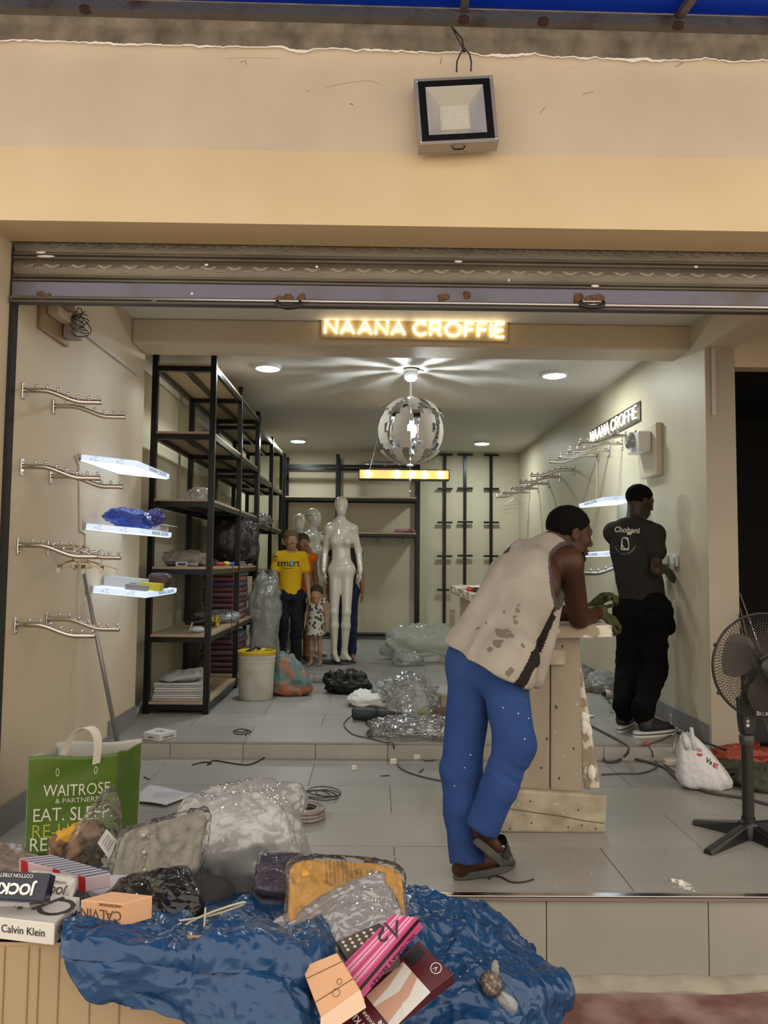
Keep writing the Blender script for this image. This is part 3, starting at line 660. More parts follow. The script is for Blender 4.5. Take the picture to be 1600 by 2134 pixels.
strip('cable_trunking', [atx(158, 950, XL + .006), atx(165, 970, XL + .006), atx(167, 1105, XL + .006), atx(178, 1112, XL + .006), atx(181, 1240, XL + .006)], 0.012, 0.010, (1, 0, 0), trunk_w, 'thin white trunking linking the three lit shelves on the left wall', group='cable trunking')
strip('cable_trunking', [atx(1243, 948, XR - .008), atx(1243, 1045, XR - .008)], 0.012, 0.010, (-1, 0, 0), trunk_w, 'thin white upright trunking above the lit shelf on the right wall', group='cable trunking')

# fuse board at upper left
wood_b = mat('varnished_board', (0.36, 0.23, 0.11), 0.45, col2=(0.28, 0.17, 0.08), nscale=4, stretch=(1, 8, 1)); cream_p = mat('aged_cream_plastic', (0.55, 0.46, 0.33), 0.5)
f0, f1 = atx(78, 640, XL), atx(136, 715, XL)
fb = thing('fuse_board', 'wooden fuse board with open cream boxes and loose wires under the shutter', 'fuse board', (XL, (f0.y + f1.y) / 2, f1.z))
ya, ybk = f0.y, f1.y; zt_, zb_ = f0.z + 0.12, atx(100, 700, XL).z
b = MB(); b.mm(XL, XL + 0.025, ya, ybk, zb_, zt_); b.build('board', wood_b, fb, bevel=0.008)
b = MB(); b.mm(XL + 0.025, XL + 0.085, ya + 0.05, ya + 0.22, zb_ + 0.09, zt_ - 0.01); b.build('meter_box', cream_p, fb, bevel=0.006)
b = MB(); b.mm(XL + 0.03, XL + 0.10, ya + 0.24, ybk - 0.02, zb_ + 0.03, zb_ + 0.17); b.build('breaker_box', mat('grey_box', (0.33, 0.31, 0.27), 0.5), fb, bevel=0.004)
b = MB(); b.mm(XL + 0.085, XL + 0.12, ya + 0.06, ya + 0.16, zb_ + 0.13, zt_ - 0.03); b.build('cover', mat('brown_cover', (0.24, 0.13, 0.08), 0.6), fb, bevel=0.004)
wire = mat('black_wire', (0.012, 0.011, 0.010), 0.5); q = atx(160, 672, XL + 0.10)
for k in range(4):
    b = MB(); rr = 0.045 + 0.012 * k; ph = k * 1.3
    b.tube([q + Vector((0.03 * math.sin(2 * a + ph) + 0.02, rr * math.cos(a + ph) * 0.9, rr * math.sin(a + ph) * (0.6 + .1 * k))) for a in np.linspace(0, 5.6, 26)], 0.0025, 5); b.build('loose_wire', wire, fb)

# electricity meter on the right wall
m0, m1 = atx(1380, 880, XR), atx(1343, 1000, XR)
mt = thing('electricity_meter', 'electricity meter with round window on a cream board on the right wall', 'meter', (XR, (m0.y + m1.y) / 2, m1.z))
y0_, y1_ = m0.y, atx(1345, 900, XR).y; zlo, zhi = m1.z, m0.z
b = MB(); b.mm(XR - 0.05, XR, y0_, y1_, zlo, zhi); b.build('board', mat('meter_board', (0.60, 0.54, 0.40), 0.5), mt, bevel=0.006)
b = MB(); b.mm(XR - 0.15, XR - 0.05, y0_ + 0.09, y1_ + 0.0, zlo + 0.19, zhi - 0.05); mc_ = b.build('case', white_plastic, mt, bevel=0.012)
b = MB(); b.lathe([(0.001, 0.045), (0.055, 0.04), (0.068, 0.02), (0.07, 0)], 20, frame((XR - 0.15, (y0_ + y1_) / 2 + 0.06, (zlo + zhi) / 2 + 0.09), (0, -1, 0), (0, 0, 1))); b.build('window', mat('meter_glass', (0.35, 0.36, 0.36), 0.15, coat=1.0), mc_, smooth=True)
b = MB(); b.mm(XR - 0.152, XR - 0.149, y0_ + 0.15, y0_ + 0.20, zlo + 0.27, zhi - 0.12); b.build('label_plate', mat('label_print', (0.30, 0.28, 0.25), 0.6), mc_)
b = MB(); b.mm(XR - 0.06, XR - 0.049, y0_ + 0.115, y0_ + 0.128, zlo + 0.16, zhi - 0.09); b.build('yellow_seal', mat('yellow_strip', (0.70, 0.58, 0.20), 0.5), mt)
s0 = atx(1408, 1168, XR)
sw = thing('wall_switch', 'white switch socket plate the man in black is fitting to the wall', 'switch', (XR, s0.y, s0.z))
b = MB(); b.box((XR - 0.008, s0.y, s0.z), (0.016, 0.085, 0.085)); b.build('plate', white_plastic, sw, bevel=0.004)
b = MB(); b.box((XR - 0.018, s0.y - 0.01, s0.z), (0.006, 0.03, 0.05)); b.build('rocker', mat('switch_rocker', (0.6, 0.6, 0.58), 0.4), sw, bevel=0.002)
s1 = atx(1388, 1166, XR)
sw = thing('wall_switch', 'second white socket plate on the right wall, half behind the gloved hand', 'switch', (XR, s1.y, s1.z))
b = MB(); b.box((XR - 0.02, s1.y, s1.z), (0.04, 0.08, 0.07)); b.build('plate', white_plastic, sw, bevel=0.004)

# ================================================================ floodlight on the facade
c = at(950, 230, Y_FAC - 0.10); fw, fh = 172 / 1600 * (Y_FAC - .1), 158 / 1600 * (Y_FAC - .1)
fl = thing('floodlight', 'square grey floodlight with black rim hanging on the facade', 'floodlight', M=frame((c.x, c.y, c.z), (1, 0, 0.070), (-0.05, 0.10, 1)))
# local axes: x across, y up, z towards the street
al = mat('grey_cast_aluminium', (0.36, 0.33, 0.29), 0.45, 0.3); pol = mat('silver_reflector', (0.78, 0.74, 0.66), 0.28, 0.55); blk = mat('black_glass_rim', (0.006, 0.005, 0.005), 0.5, spec=0.2)
def L(b, name, m, parent=fl, **k): return b.build(name, m, parent, local=True, **k)
iw, ih = fw * 0.91, fh * 0.91
def ring_frame(b, w1, h1, w2, h2, z1, z2):
    vs = [(-w1 / 2, -h1 / 2, z1), (w1 / 2, -h1 / 2, z1), (w1 / 2, h1 / 2, z1), (-w1 / 2, h1 / 2, z1), (-w2 / 2, -h2 / 2, z2), (w2 / 2, -h2 / 2, z2), (w2 / 2, h2 / 2, z2), (-w2 / 2, h2 / 2, z2)]
    return b.add(vs, [(0, 1, 5, 4), (1, 2, 6, 5), (2, 3, 7, 6), (3, 0, 4, 7)])
ZB = -0.050
b = MB(); ring_frame(b, fw, fh, fw, fh, ZB - 0.005, 0.004); ring_frame(b, fw, fh, iw, ih, 0.004, 0.005); b.box((0, 0, ZB - 0.008), (fw, fh, 0.012)); L(b, 'housing', al)
b = MB(); b.box((0, 0, ZB - 0.030), (fw * .6, fh * .6, 0.034)); L(b, 'driver_case', al, bevel=0.008)
b = MB(); ring_frame(b, iw, ih, iw * 0.80, ih * 0.80, 0.0055, 0.0055); L(b, 'glass_rim', blk)
for i in range(4):
    a = [(-.5, -.5), (.5, -.5), (.5, .5), (-.5, .5)]; p, q2 = a[i], a[(i + 1) % 4]
    b = MB(); b.add([(p[0] * iw * .80, p[1] * ih * .80, 0.005), (q2[0] * iw * .80, q2[1] * ih * .80, 0.005), (q2[0] * iw * .40, q2[1] * ih * .40, ZB + .004), (p[0] * iw * .40, p[1] * ih * .40, ZB + .004)], [(0, 1, 2, 3)])
    L(b, 'reflector_side', mat('satin_reflector', (0.60, 0.585, 0.53), 0.35, 0.45))
b = MB(); b.box((0, 0, ZB + .004), (iw * .41, ih * .41, 0.004)); LB = L(b, 'led_board', mat('led_board', (0.70, 0.66, 0.52), 0.5))
b = MB()
for i in range(10):
    for j in range(10): b.box((iw * .36 * (i - 4.5) / 10.6, ih * .36 * (j - 4.5) / 10.6, ZB + .007), (0.007, 0.007, 0.003))
o = L(b, 'led_chips', mat('led_chip', (0.85, 0.84, 0.74), 0.4), LB); o['kind'] = 'stuff'
for sx_ in (-1, 1):
    for sy_ in (-1, 1): b = MB(); b.ell((sx_ * fw * .47, sy_ * fh * .46, 0.006), (0.006, 0.006, 0.003), 8, 5); L(b, 'screw', chrome, smooth=True)
b = MB(); b.tube([(-0.03, -fh / 2 + .005, -0.02), (-0.02, -fh / 2 - 0.012, -0.02), (0.02, -fh / 2 - 0.012, -0.02), (0.03, -fh / 2 + .005, -0.02)], 0.004, 6); L(b, 'bracket', rubber)
yk = Y_FAC - 0.05
b = MB(); b.tube([at(951, 150, yk), at(952, 128, yk), at(960, 110, yk), at(968, 103, yk), at(978, 112, yk), at(982, 130, yk), at(981, 148, yk)], 0.0035, 6)
b.tube([at(968, 105, yk), at(962, 80, yk), at(945, 60, yk), at(930, 28, yk)], 0.004, 6); b.tube([at(966, 103, yk), at(950, 74, yk), at(938, 50, yk), at(925, 26, yk)], 0.003, 6)
b.ell(at(967, 104, yk), (0.011, 0.011, 0.011), 8, 6)
tag(b.build('lamp_cable', rubber, smooth=True), 'black knotted cable looped above the floodlight', 'cable')

# ================================================================ chrome display rails
def make_rail():
    t = bpy.data.objects.new('display_rail', None); C.objects.link(t); PM[t.name] = Matrix.Identity(4); t.empty_display_size = 0.05
    b = MB(); b.box((0.004, 0, -0.004), (0.008, 0.030, 0.078)); b.build('wall_plate', chrome, t, bevel=0.003, local=True)
    for z in (0.022, -0.030): b = MB(); b.ell((0.009, 0, z), (0.004, 0.006, 0.006), 8, 5); b.build('screw', steel, t, smooth=True, local=True)
    def zc(x): s = min(1, max(0, (x - 0.09) / 0.19)); return -0.050 * s * s * (3 - 2 * s)
    xs_ = np.linspace(0.006, 0.365, 22); b = MB(); prev = None; vs = []; fs = []
    for i, x in enumerate(xs_):
        z = zc(x)
        ring = [(x, 0.008 * math.cos(a), z + 0.0122 * math.sin(a)) for a in np.linspace(0, 2 * PI, 9)[:-1]]
        vs += ring
        if i: fs += [((i - 1) * 8 + j, (i - 1) * 8 + (j + 1) % 8, i * 8 + (j + 1) % 8, i * 8 + j) for j in range(8)]
    fs += [tuple(range(7, -1, -1)), tuple((len(xs_) - 1) * 8 + j for j in range(8))]
    b.add(vs, fs); b.build('arm', mat('satin_chrome', (0.55, 0.50, 0.44), 0.25, 1.0), t, smooth=True, local=True)
    for k in range(7):
        x = 0.065 + 0.048 * k; z = zc(x); b = MB(); b.tube([(x, 0, z + 0.008), (x, 0, z + 0.018)], 0.003, 6); b.ell((x, 0, z + 0.022), (0.0088, 0.0088, 0.0088), 10, 7); b.build('ball_hook', chrome, t, smooth=True, local=True)
    return t
rail0 = make_rail(); RAILS = []
def rail(px, py, side, label, group, scale=1.0, yaw=0):
    p = atx(px, py, XL if side > 0 else XR)
    M = Matrix.Translation(p) @ Matrix.Rotation((0 if side > 0 else PI) + yaw, 4, 'Z') @ Matrix.Scale(scale, 4)
    t = copy_tree(rail0, M, label); t['category'] = 'display rail'; t['group'] = group; RAILS.append((t, M)); return M
G = 'chrome rails on the left wall'
for px, py, lab in ((47, 813, 'uppermost chrome ball rail on the left wall, nearest the shutter'), (111, 846, 'uppermost chrome ball rail on the left wall, nearer the shelves'),
                    (44, 972, 'second chrome ball rail from the top by the shutter, left wall'), (105, 992, 'second chrome ball rail from the top, tip below the top lit shelf'),
                    (37, 1136, 'third chrome ball rail from the top by the shutter, hangers at its tip'), (100, 1140, 'third chrome ball rail from the top carrying the white hanger, left wall'),
                    (31, 1302, 'lowest chrome ball rail on the left wall, nearest the shutter'), (97, 1290, 'lowest chrome ball rail on the left wall, in front of the leaning pipe')):
    rail(px, py, 1, lab, G, 1.0, rad(3))
G = 'chrome rails on the right wall'
ordn = ['first', 'second', 'third', 'fourth', 'fifth', 'sixth', 'seventh', 'eighth', 'ninth']
for k, (px, py) in enumerate(((1325, 908), (1297, 924), (1271, 938), (1247, 949), (1196, 979), (1167, 994), (1143, 1008), (1122, 1018), (1104, 1026))):
    rail(px, py, -1, '%s chrome ball rail from the meter in the row on the right wall' % ordn[k], G, 1.28, rad(-4))
rail(1122, 1148, -1, 'low chrome ball rail on the right wall, tip behind the leaning man', G, 1.28)
rail(1330, 1180, -1, 'low chrome ball rail below the lit shelf, between the two men', G, 1.28)
bpy.data.objects.remove(rail0.children[0]) if False else None
for ch in list(rail0.children): bpy.data.objects.remove(ch)
bpy.data.objects.remove(rail0)

# ================================================================ lit acrylic shelves
led_side = mat('lit_acrylic_edge', (0.6, 0.66, 0.75), 0.3, emit=(0.62, 0.76, 1.0), estr=0.75); led_bot = mat('lit_acrylic_base', (0.8, 0.85, 0.9), 0.3, emit=(0.70, 0.84, 1.0), estr=1.5)
led_print = mat('grey_print', (0.20, 0.22, 0.26), 0.6)
def led_shelf(side, ynear, yfar, xout, ztop, tilt, label):
    xw = XL if side > 0 else XR; dep = abs(xout - xw); t0 = 0.034
    t = thing('lit_shelf', label, 'shelf', (xw, (ynear + yfar) / 2, ztop), group='lit acrylic shelves')
    M = Matrix.Translation((xw, 0, ztop)) @ Matrix.Rotation(side * rad(tilt), 4, 'Y')
    x0, x1 = (0.004, dep) if side > 0 else (-dep, -0.004)
    b = MB(); b.mm(x0, x1, ynear, yfar, -t0 + 0.003, 0, M); ab = b.build('acrylic_box', led_side, t, bevel=0.003)
    b = MB(); b.mm(x0 + 0.01, x1 - 0.01, ynear + 0.01, yfar - 0.01, -t0 - 0.001, -t0 + 0.003, M); b.build('diffuser', led_bot, t)
    b = MB(); b.mm(min(0, side * 0.02), max(0, side * 0.02), ynear - 0.004, ynear + 0.03, -t0, 0.003, M); b.build('end_bracket', chrome, t)
    xo = dep if side > 0 else -dep
    Mf = M @ frame((xo + side * 0.001, (ynear + yfar) / 2 + (0.08 if side > 0 else 0.0), -t0 / 2), (0, side, 0), (0, 0, 1))
    text('NAANA CROFFIE', 0.032, Mf, led_print, ab, 0.0004, sx=1.5)
    for fx in (0.27, 0.72):
        Me = M @ frame((side * dep * fx, ynear - 0.001, -t0 / 2), (1, 0, 0), (0, 0, 1))
        b = MB(); s_ = 0.011
        b.tube([(-s_ * 2.2, -s_, 0), (-s_ * 1.2, s_ * 0.4, 0), (-s_ * 0.6, -s_, 0)], 0.0012, 4, M=Me); b.tube([(s_ * 1.9, s_, 0), (s_ * 0.6, s_ * 0.9, 0), (s_ * 0.4, 0, 0), (s_ * 0.6, -s_, 0), (s_ * 1.9, -s_, 0)], 0.0012, 4, M=Me); b.ell((0, s_ * 1.2, 0), (0.0025, 0.0025, 0.001), 6, 4, M=Me)
        b.build('monogram', led_print, ab)
    return t
LS = []
for (lx, ly), (cx_, cy_), (fx_, fy_), lab in (((163, 946), (287, 960), (357, 990), 'uppermost of the three lit white acrylic shelves on the left wall'), ((173, 1090), (293, 1101), (362, 1113), 'middle lit white acrylic shelf on the left wall under the blue bag'),
                                     ((188, 1222), (308, 1234), (369, 1228), 'lowest lit white acrylic shelf on the left wall carrying small boxes')):
    pw = atx(lx, ly, XL); pc = at(cx_, cy_, pw.y); yf = atx(fx_, fy_, pc.x).y
    tl_ = math.degrees(math.atan2(pw.z - pc.z, pc.x - pw.x)); led_shelf(1, pw.y, min(yf, pw.y + 0.68), pc.x, pw.z, tl_, lab); LS.append((pw, pc, tl_))
rt_ = atx(1190, 1056, 1.80); rn = atx(1256, 1036, 1.80)
led_shelf(-1, rn.y, rn.y + 0.72, 1.80, rn.z + 0.03, 5, 'upper lit acrylic shelf on the right wall between the two men')
rn2 = atx(1250, 1148, 1.80); led_shelf(-1, rn.y, rn.y + 0.72, 1.80, rn2.z + 0.02, 5, 'lower lit acrylic shelf on the right wall beside the standing man')
# ================================================================ soft things
def soft(name, m, parent, M, size, seed=0, wr=0.01, freq=14.0, nu=48, nv=26, e1=0.45, e2=0.35, ridge=True, sag=0.0, fn=None, stretch=(1, 1, 1), smooth=True, lump=0.0, crink=0.0):
    """a closed rounded-box skin with creases: bags, packs, folded cloth. size = full extents; M places its centre"""
    th = np.linspace(-PI / 2, PI / 2, nv); ph = np.linspace(-PI, PI, nu, endpoint=False)
    def sp(v, e): return np.sign(v) * np.abs(v) ** e
    T, Pp = np.meshgrid(th, ph, indexing='ij')
    X = sp(np.cos(T), e1) * sp(np.cos(Pp), e2); Y = sp(np.cos(T), e1) * sp(np.sin(Pp), e2); Z = sp(np.sin(T), e1)
    sz = np.array(size); U = np.stack([X.ravel(), Y.ravel(), Z.ravel()], 1)
    if lump: U = U * (1 + lump * vnoise(U * 1.6 + seed * 3.7) + lump * .6 * ridged(U * 2.9 + seed * 1.9))[:, None]
    V = U * sz / 2
    Nn = U / sz; Nn /= np.maximum(np.linalg.norm(Nn, axis=1), 1e-9)[:, None]
    q = V * freq * np.array(stretch) + seed * 7.31; q = q + .6 * np.stack([vnoise(q * .5 + 9), vnoise(q * .5 + 31), vnoise(q * .5 + 57)], 1)
    n1 = ridged(q) if ridge else vnoise(q); n2 = ridged(q * 2.3 + 5.1) if ridge else vnoise(q * 2.3 + 5.1)
    V = V + Nn * ((n1 * 0.65 + n2 * 0.35) * wr)[:, None]
    if crink:
        rs = np.random.RandomState(seed + 1); k = rs.uniform(-1, 1, (nv, nu)); k[0] = k[0].mean(); k[-1] = k[-1].mean(); V = V + Nn * (k.ravel() * crink)[:, None]
    if fn is not None: V = fn(V)
    if sag: V[:, 2] -= sag * (V[:, 0] / (size[0] / 2)) ** 2
    Fq = []
    for i in range(nv - 1):
        for j in range(nu): Fq.append((i * nu + j, i * nu + (j + 1) % nu, (i + 1) * nu + (j + 1) % nu, (i + 1) * nu + j))
    A = np.array(M); V = V @ A[:3, :3].T + A[:3, 3]
    return raw_mesh(name, V, np.array(Fq), m, parent, smooth)
def T(x, y, z): return Matrix.Translation((x, y, z))
film_c = film('clear_polythene', body=0.10, bump=0.7); film_m = film('milky_polythene', (0.93, 0.93, 0.92), body=0.42, rough=0.2, bump=0.5, bscale=10)

# ================================================================ black shelving down the left side
blkst = mat('black_steel', (0.005, 0.005, 0.006), 0.3, 0.0, spec=0.35); board_m = mat('tan_shelf_board', (0.40, 0.31, 0.205), 0.5, col2=(0.36, 0.275, 0.18), nscale=5, stretch=(6, 1, 1))
p_ = atz(429, 1488, F2); D0 = p_.y; XP = p_.x; XPL = atz(303, 1488, F2).x; PW = 0.044
DS = [D0] + [atx(px, 1150, XP).y for px in (495, 532, 562, 583)]
SZ = [at(390, py, D0).z for py in (1462, 1322, 1181, 1040, 900, 759)]     # top of the boards
def shelving(name, label, ys, zs, ztops, x0, x1, mid=True, wide=PW):
    t = thing(name, label, 'shelving', ((x0 + x1) / 2, (ys[0] + ys[-1]) / 2, F2))
    for y, zt in zip(ys, ztops):
        for x in (x0, x1): b = MB(); b.mm(x - wide / 2, x + wide / 2, y - wide / 2, y + wide / 2, F2, zt); b.build('post', blkst, t, bevel=0.003)
        for z in zs: b = MB(); b.mm(x0 + wide / 2, x1 - wide / 2, y - wide / 2, y + wide / 2, z - 0.018 - 0.040, z - 0.018); b.build('crossbar', blkst, t)
    for i in range(len(ys) - 1):
        ya, yb_ = ys[i] + wide / 2, ys[i + 1] - wide / 2
        for z in zs:
            b = MB(); b.mm(x0 - wide * .3, x1 + wide * .3, ya - wide * 0.98, yb_ + wide * .02, z - 0.018, z); b.build('board', board_m, t)
            for x in ((x0, x1, (x0 + x1) / 2) if mid else (x0, x1)): b = MB(); b.mm(x - wide * .35, x + wide * .35, ya, yb_, z - 0.018 - 0.038, z - 0.0185); b.build('rail', blkst, t)
    return t
shelving('shelving_unit', 'tall black steel shelving with tan boards nearest the entrance, left wall', DS[:3], SZ, [ZC - 0.004, at(505, 807, DS[1]).z, at(541, 858, DS[2]).z], XPL, XP)
SZB = [z - 0.055 for z in SZ]; yb0 = DS[2] + 0.055
shelving('shelving_unit', 'black steel shelving behind the tall front unit, beside the mannequins', [yb0, DS[3], DS[4]], SZB, [at(546, 866, yb0).z, at(566, 911, DS[3]).z, at(585, 940, DS[4]).z], XPL, XP)
# shelving along the back wall
yk0, yk1 = 10.95, 11.34; BX = [at(590, 1100, yk0).x, at(702, 1100, yk0).x, at(871, 1100, yk0).x]
bs = thing('shelving_unit', 'wide black steel shelving standing against the back wall', 'shelving', (BX[1], 11.15, F2)); KZ = [at(760, py, yk0).z for py in (1036, 1110)]; ktop = at(760, 967, yk0).z; kbot = F2 + 0.06
for i, x in enumerate(BX):
    for y in (yk0, yk1): b = MB(); b.mm(x - 0.026, x + 0.026, y - 0.022, y + 0.022, F2, [at(585, 945, yk0).z, at(702, 947, yk0).z, at(871, 962, yk0).z][i]); b.build('post', blkst, bs, bevel=0.003)
for i in range(2):
    for z in KZ + [ktop]:
        for y in (yk0, yk1): b = MB(); b.mm(BX[i] + .026, BX[i + 1] - .026, y - 0.018, y + 0.018, z - 0.055, z - 0.015); b.build('rail', blkst, bs)
    b = MB(); b.mm(BX[i] + .026, BX[i + 1] - .026, yk1 - 0.02, yk1 + 0.02, kbot - .02, kbot + .02); b.build('rail', blkst, bs)
    for z in KZ: b = MB(); b.mm(BX[i], BX[i + 1], yk0 - 0.02, yk1 + 0.02, z - 0.015, z + 0.004); b.build('board', board_m, bs)
# wall uprights
for k, (px, ys_) in enumerate(((926, (948, 1019, 1089, 1159, 1229)), (968, (948, 1018, 1088, 1158)), (1022, (949, 1019, 1089, 1159)))):
    yw = Y_BACK - 0.03; xt = at(px + 1, 960, yw).x; zt = at(px, 948, yw).z; zb_ = at(px, 1322, yw).z
    t = thing('wall_upright', ['left black wall upright with short crossbars on the back wall', 'middle black wall upright with short crossbars on the back wall', 'right black wall upright with short crossbars on the back wall'][k], 'display upright', (xt, Y_BACK, zb_), group='black uprights on the back wall')
    b = MB(); b.mm(xt - 0.021, xt + 0.021, yw - 0.012, Y_BACK, zb_, zt); b.build('upright', blkst, t, bevel=0.003)
    for py in ys_: z = at(px, py, yw).z; b = MB(); b.mm(xt - 0.112, xt + 0.112, yw - 0.045, yw - 0.012, z - 0.014, z + 0.014); b.build('crossbar', blkst, t, bevel=0.002)

# ================================================================ plank workbench on two trestles
wood = mat('weathered_plank', (0.25, 0.205, 0.15), 0.8, col2=(0.37, 0.31, 0.23), nscale=4, nlo=0.3, nhi=0.7, bump=0.3, bscale=50, stretch=(1, 1, 0.25), detail=8)
wood_h = mat('stained_base_plank', (0.29, 0.24, 0.165), 0.8, col2=(0.47, 0.41, 0.31), nscale=9, nlo=0.38, nhi=0.68, bump=0.3, bscale=40, detail=8)
wood_p = mat('plaster_spattered_plank', (0.33, 0.27, 0.19), 0.8, col2=(0.68, 0.63, 0.55), nscale=14, nlo=0.5, nhi=0.56, bump=0.4, bscale=40, detail=6)
plast = mat('white_plaster_lumps', (0.78, 0.74, 0.67), 0.9, bump=0.6, bscale=60)
YN = atz(1150, 1736, F1).y; wb = thing('workbench', 'plaster spattered plank workbench the man in blue trousers leans on', 'workbench', (0.85, YN + 1.1, F1))
def PW_(px, py, dy=0.0): return at(px, py, YN + dy)
def bx(name, pts4, y0, y1, m, parent=wb, bev=0.006):       # outline in the plane of the near end, given real depth
    b = MB(); b.prism([(p.x, p.z) for p in pts4], 0, y1 - y0, frame((0, y1, 0), (1, 0, 0), (0, 0, 1))); return b.build(name, m, parent, bevel=bev)
bp0 = bx('base_plank', [PW_(1042, 1735), PW_(1262, 1737), PW_(1265, 1658), PW_(1066, 1646), PW_(1044, 1690)], YN, YN + 0.045, wood_h, bev=0.01)
pp0 = bx('post_plank', [PW_(1074, 1650), PW_(1150, 1654), PW_(1151, 1330), PW_(1106, 1332)], YN + 0.047, YN + 0.085, wood)
bx('post_plank', [PW_(1152, 1654), PW_(1219, 1658), PW_(1214, 1332), PW_(1153, 1330)], YN + 0.045, YN + 0.087, wood)
darkline = mat('dark_wood_crack', (0.05, 0.035, 0.022), 0.9)
b = MB(); b.tube([PW_(x, y, -.001) for x, y in ((1046, 1684), (1080, 1688), (1125, 1695), (1170, 1701), (1215, 1710), (1260, 1716))], .0016, 5); b.build('crack', darkline, bp0)
for x, y in ((1105, 1670), (1205, 1688), (1184, 1724), (1107, 1715), (1241, 1727), (1212, 1720), (1062, 1727)): b = MB(); b.ell(PW_(x, y, -.001), (.0045, .002, .004), 7, 5); b.build('nail_head', darkline, bp0, smooth=True)
for x, y in ((1172, 1347), (1160, 1475), (1165, 1622), (1140, 1540), (1128, 1600), (1195, 1560), (1158, 1472)): b = MB(); b.ell(PW_(x, y, .043), (.004, .003, .006), 7, 5); b.build('knot', darkline, pp0, smooth=True)
for k in range(26):
    x, y = random.uniform(1060, 1255), random.uniform(1400, 1730); b = MB()
    if y > 1655 or 1112 < x < 1212: b.ell(PW_(x, y, -.0005 if y > 1655 else .0445), (random.uniform(.002, .005), .001, random.uniform(.001, .004)), 6, 4); b.build('plaster_spot', plast, bp0 if y > 1655 else pp0, smooth=True)
bx('cleat', [PW_(1144, 1388), PW_(1180, 1388), PW_(1184, 1356), PW_(1146, 1354)], YN + 0.025, YN + 0.045, wood_h)
bx('rear_post', [PW_(1085, 1650), PW_(1210, 1654), PW_(1208, 1330), PW_(1112, 1330)], YN + 0.22, YN + 0.25, wood)
b = MB(); a_, c_ = at(1190, 1345, YN + 0.16), at(1234, 1640, YN + 0.13); b.tube([a_, c_], 0.034, 4, sq=True); b.build('brace', wood_p, wb, bevel=0.006)
for k in range(7):
    u = random.uniform(0.5, 0.97); q = a_.lerp(c_, u); b = MB(); b.ell((q.x + random.uniform(-.018, .018), q.y - 0.034, q.z), (random.uniform(.012, .024), 0.012, random.uniform(.02, .045)), 8, 6); b.build('plaster_lump', plast, wb, smooth=True)
# tilted top, its far end on the upper floor
tn0, tn1 = at(1150, 1305, YN - 0.02), at(1276, 1303, YN - 0.02); YF = 5.95; tf0, tf1 = at(936, 1219, YF), at(1036, 1219, YF)
thk = at(1150, 1305, YN).z - at(1150, 1331, YN).z
b = MB(); vs = [tn0, tn1, tf1, tf0]; b.add([(p.x, p.y, p.z - thk) for p in vs] + [tuple(p) for p in vs], [(3, 2, 1, 0), (4, 5, 6, 7), (0, 1, 5, 4), (1, 2, 6, 5), (2, 3, 7, 6), (3, 0, 4, 7)]); b.build('top_plank', wood_p, wb, bevel=0.006)
# far trestle
zf = tf0.z - thk; fx = (tf0.x + tf1.x) / 2
b = MB(); b.mm(fx - 0.12, fx - 0.005, YF - 0.20, YF - 0.16, F2 + 0.14, zf); b.build('post_plank', wood, wb); b = MB(); b.mm(fx + 0.005, fx + 0.12, YF - 0.20, YF - 0.16, F2 + 0.14, zf); b.build('post_plank', wood, wb)
b = MB(); b.mm(fx - 0.27, fx + 0.22, YF - 0.25, YF - 0.205, F2, F2 + 0.17); b.build('base_plank', wood_h, wb, bevel=0.008)
b = MB(); b.mm(fx - 0.20, fx - 0.165, YF - 0.22, YF - 0.18, zf - 0.34, zf - 0.12); b.build('brace', wood_p, wb)
# marker lying on the bench
mk = at(972, 1232, 5.2); zz = None
def bench_z(y): u = (y - tn0.y) / (YF - tn0.y); return tn0.z + (tf0.z - tn0.z) * u
def on_bench(px, py):
    y = 4.5
    for _ in range(30):
        p = at(px, py, y); y -= (p.z - bench_z(y)) * 6 * -1 if False else 0
        lo_, hi_ = tn0.y, YF
    lo_, hi_ = tn0.y, YF
    for _ in range(40):
        mid = (lo_ + hi_) / 2; p = at(px, py, mid)
        if p.z < bench_z(mid): lo_ = mid
        else: hi_ = mid
    return at(px, py, (lo_ + hi_) / 2)
a_, c_ = on_bench(972, 1232), on_bench(1018, 1238); up3 = Vector((0, 0, 0.012))
t = thing('marker', 'red and dark knife like marker lying on the far end of the workbench', 'marker', tuple(a_))
b = MB(); b.tube([a_ + up3, a_.lerp(c_, 0.35) + up3], 0.011, 8); b.build('cap', mat('marker_red', (0.45, 0.06, 0.03), 0.4), t, smooth=True)
b = MB(); b.tube([a_.lerp(c_, 0.3) + up3, a_.lerp(c_, 0.7) + up3], 0.012, 8); b.build('barrel', rubber, t, smooth=True)
b = MB(); b.tube([a_.lerp(c_, 0.7) + up3, c_ + up3], [0.011, 0.008], 8); b.build('tail', mat('marker_orange', (0.62, 0.12, 0.03), 0.4), t, smooth=True)

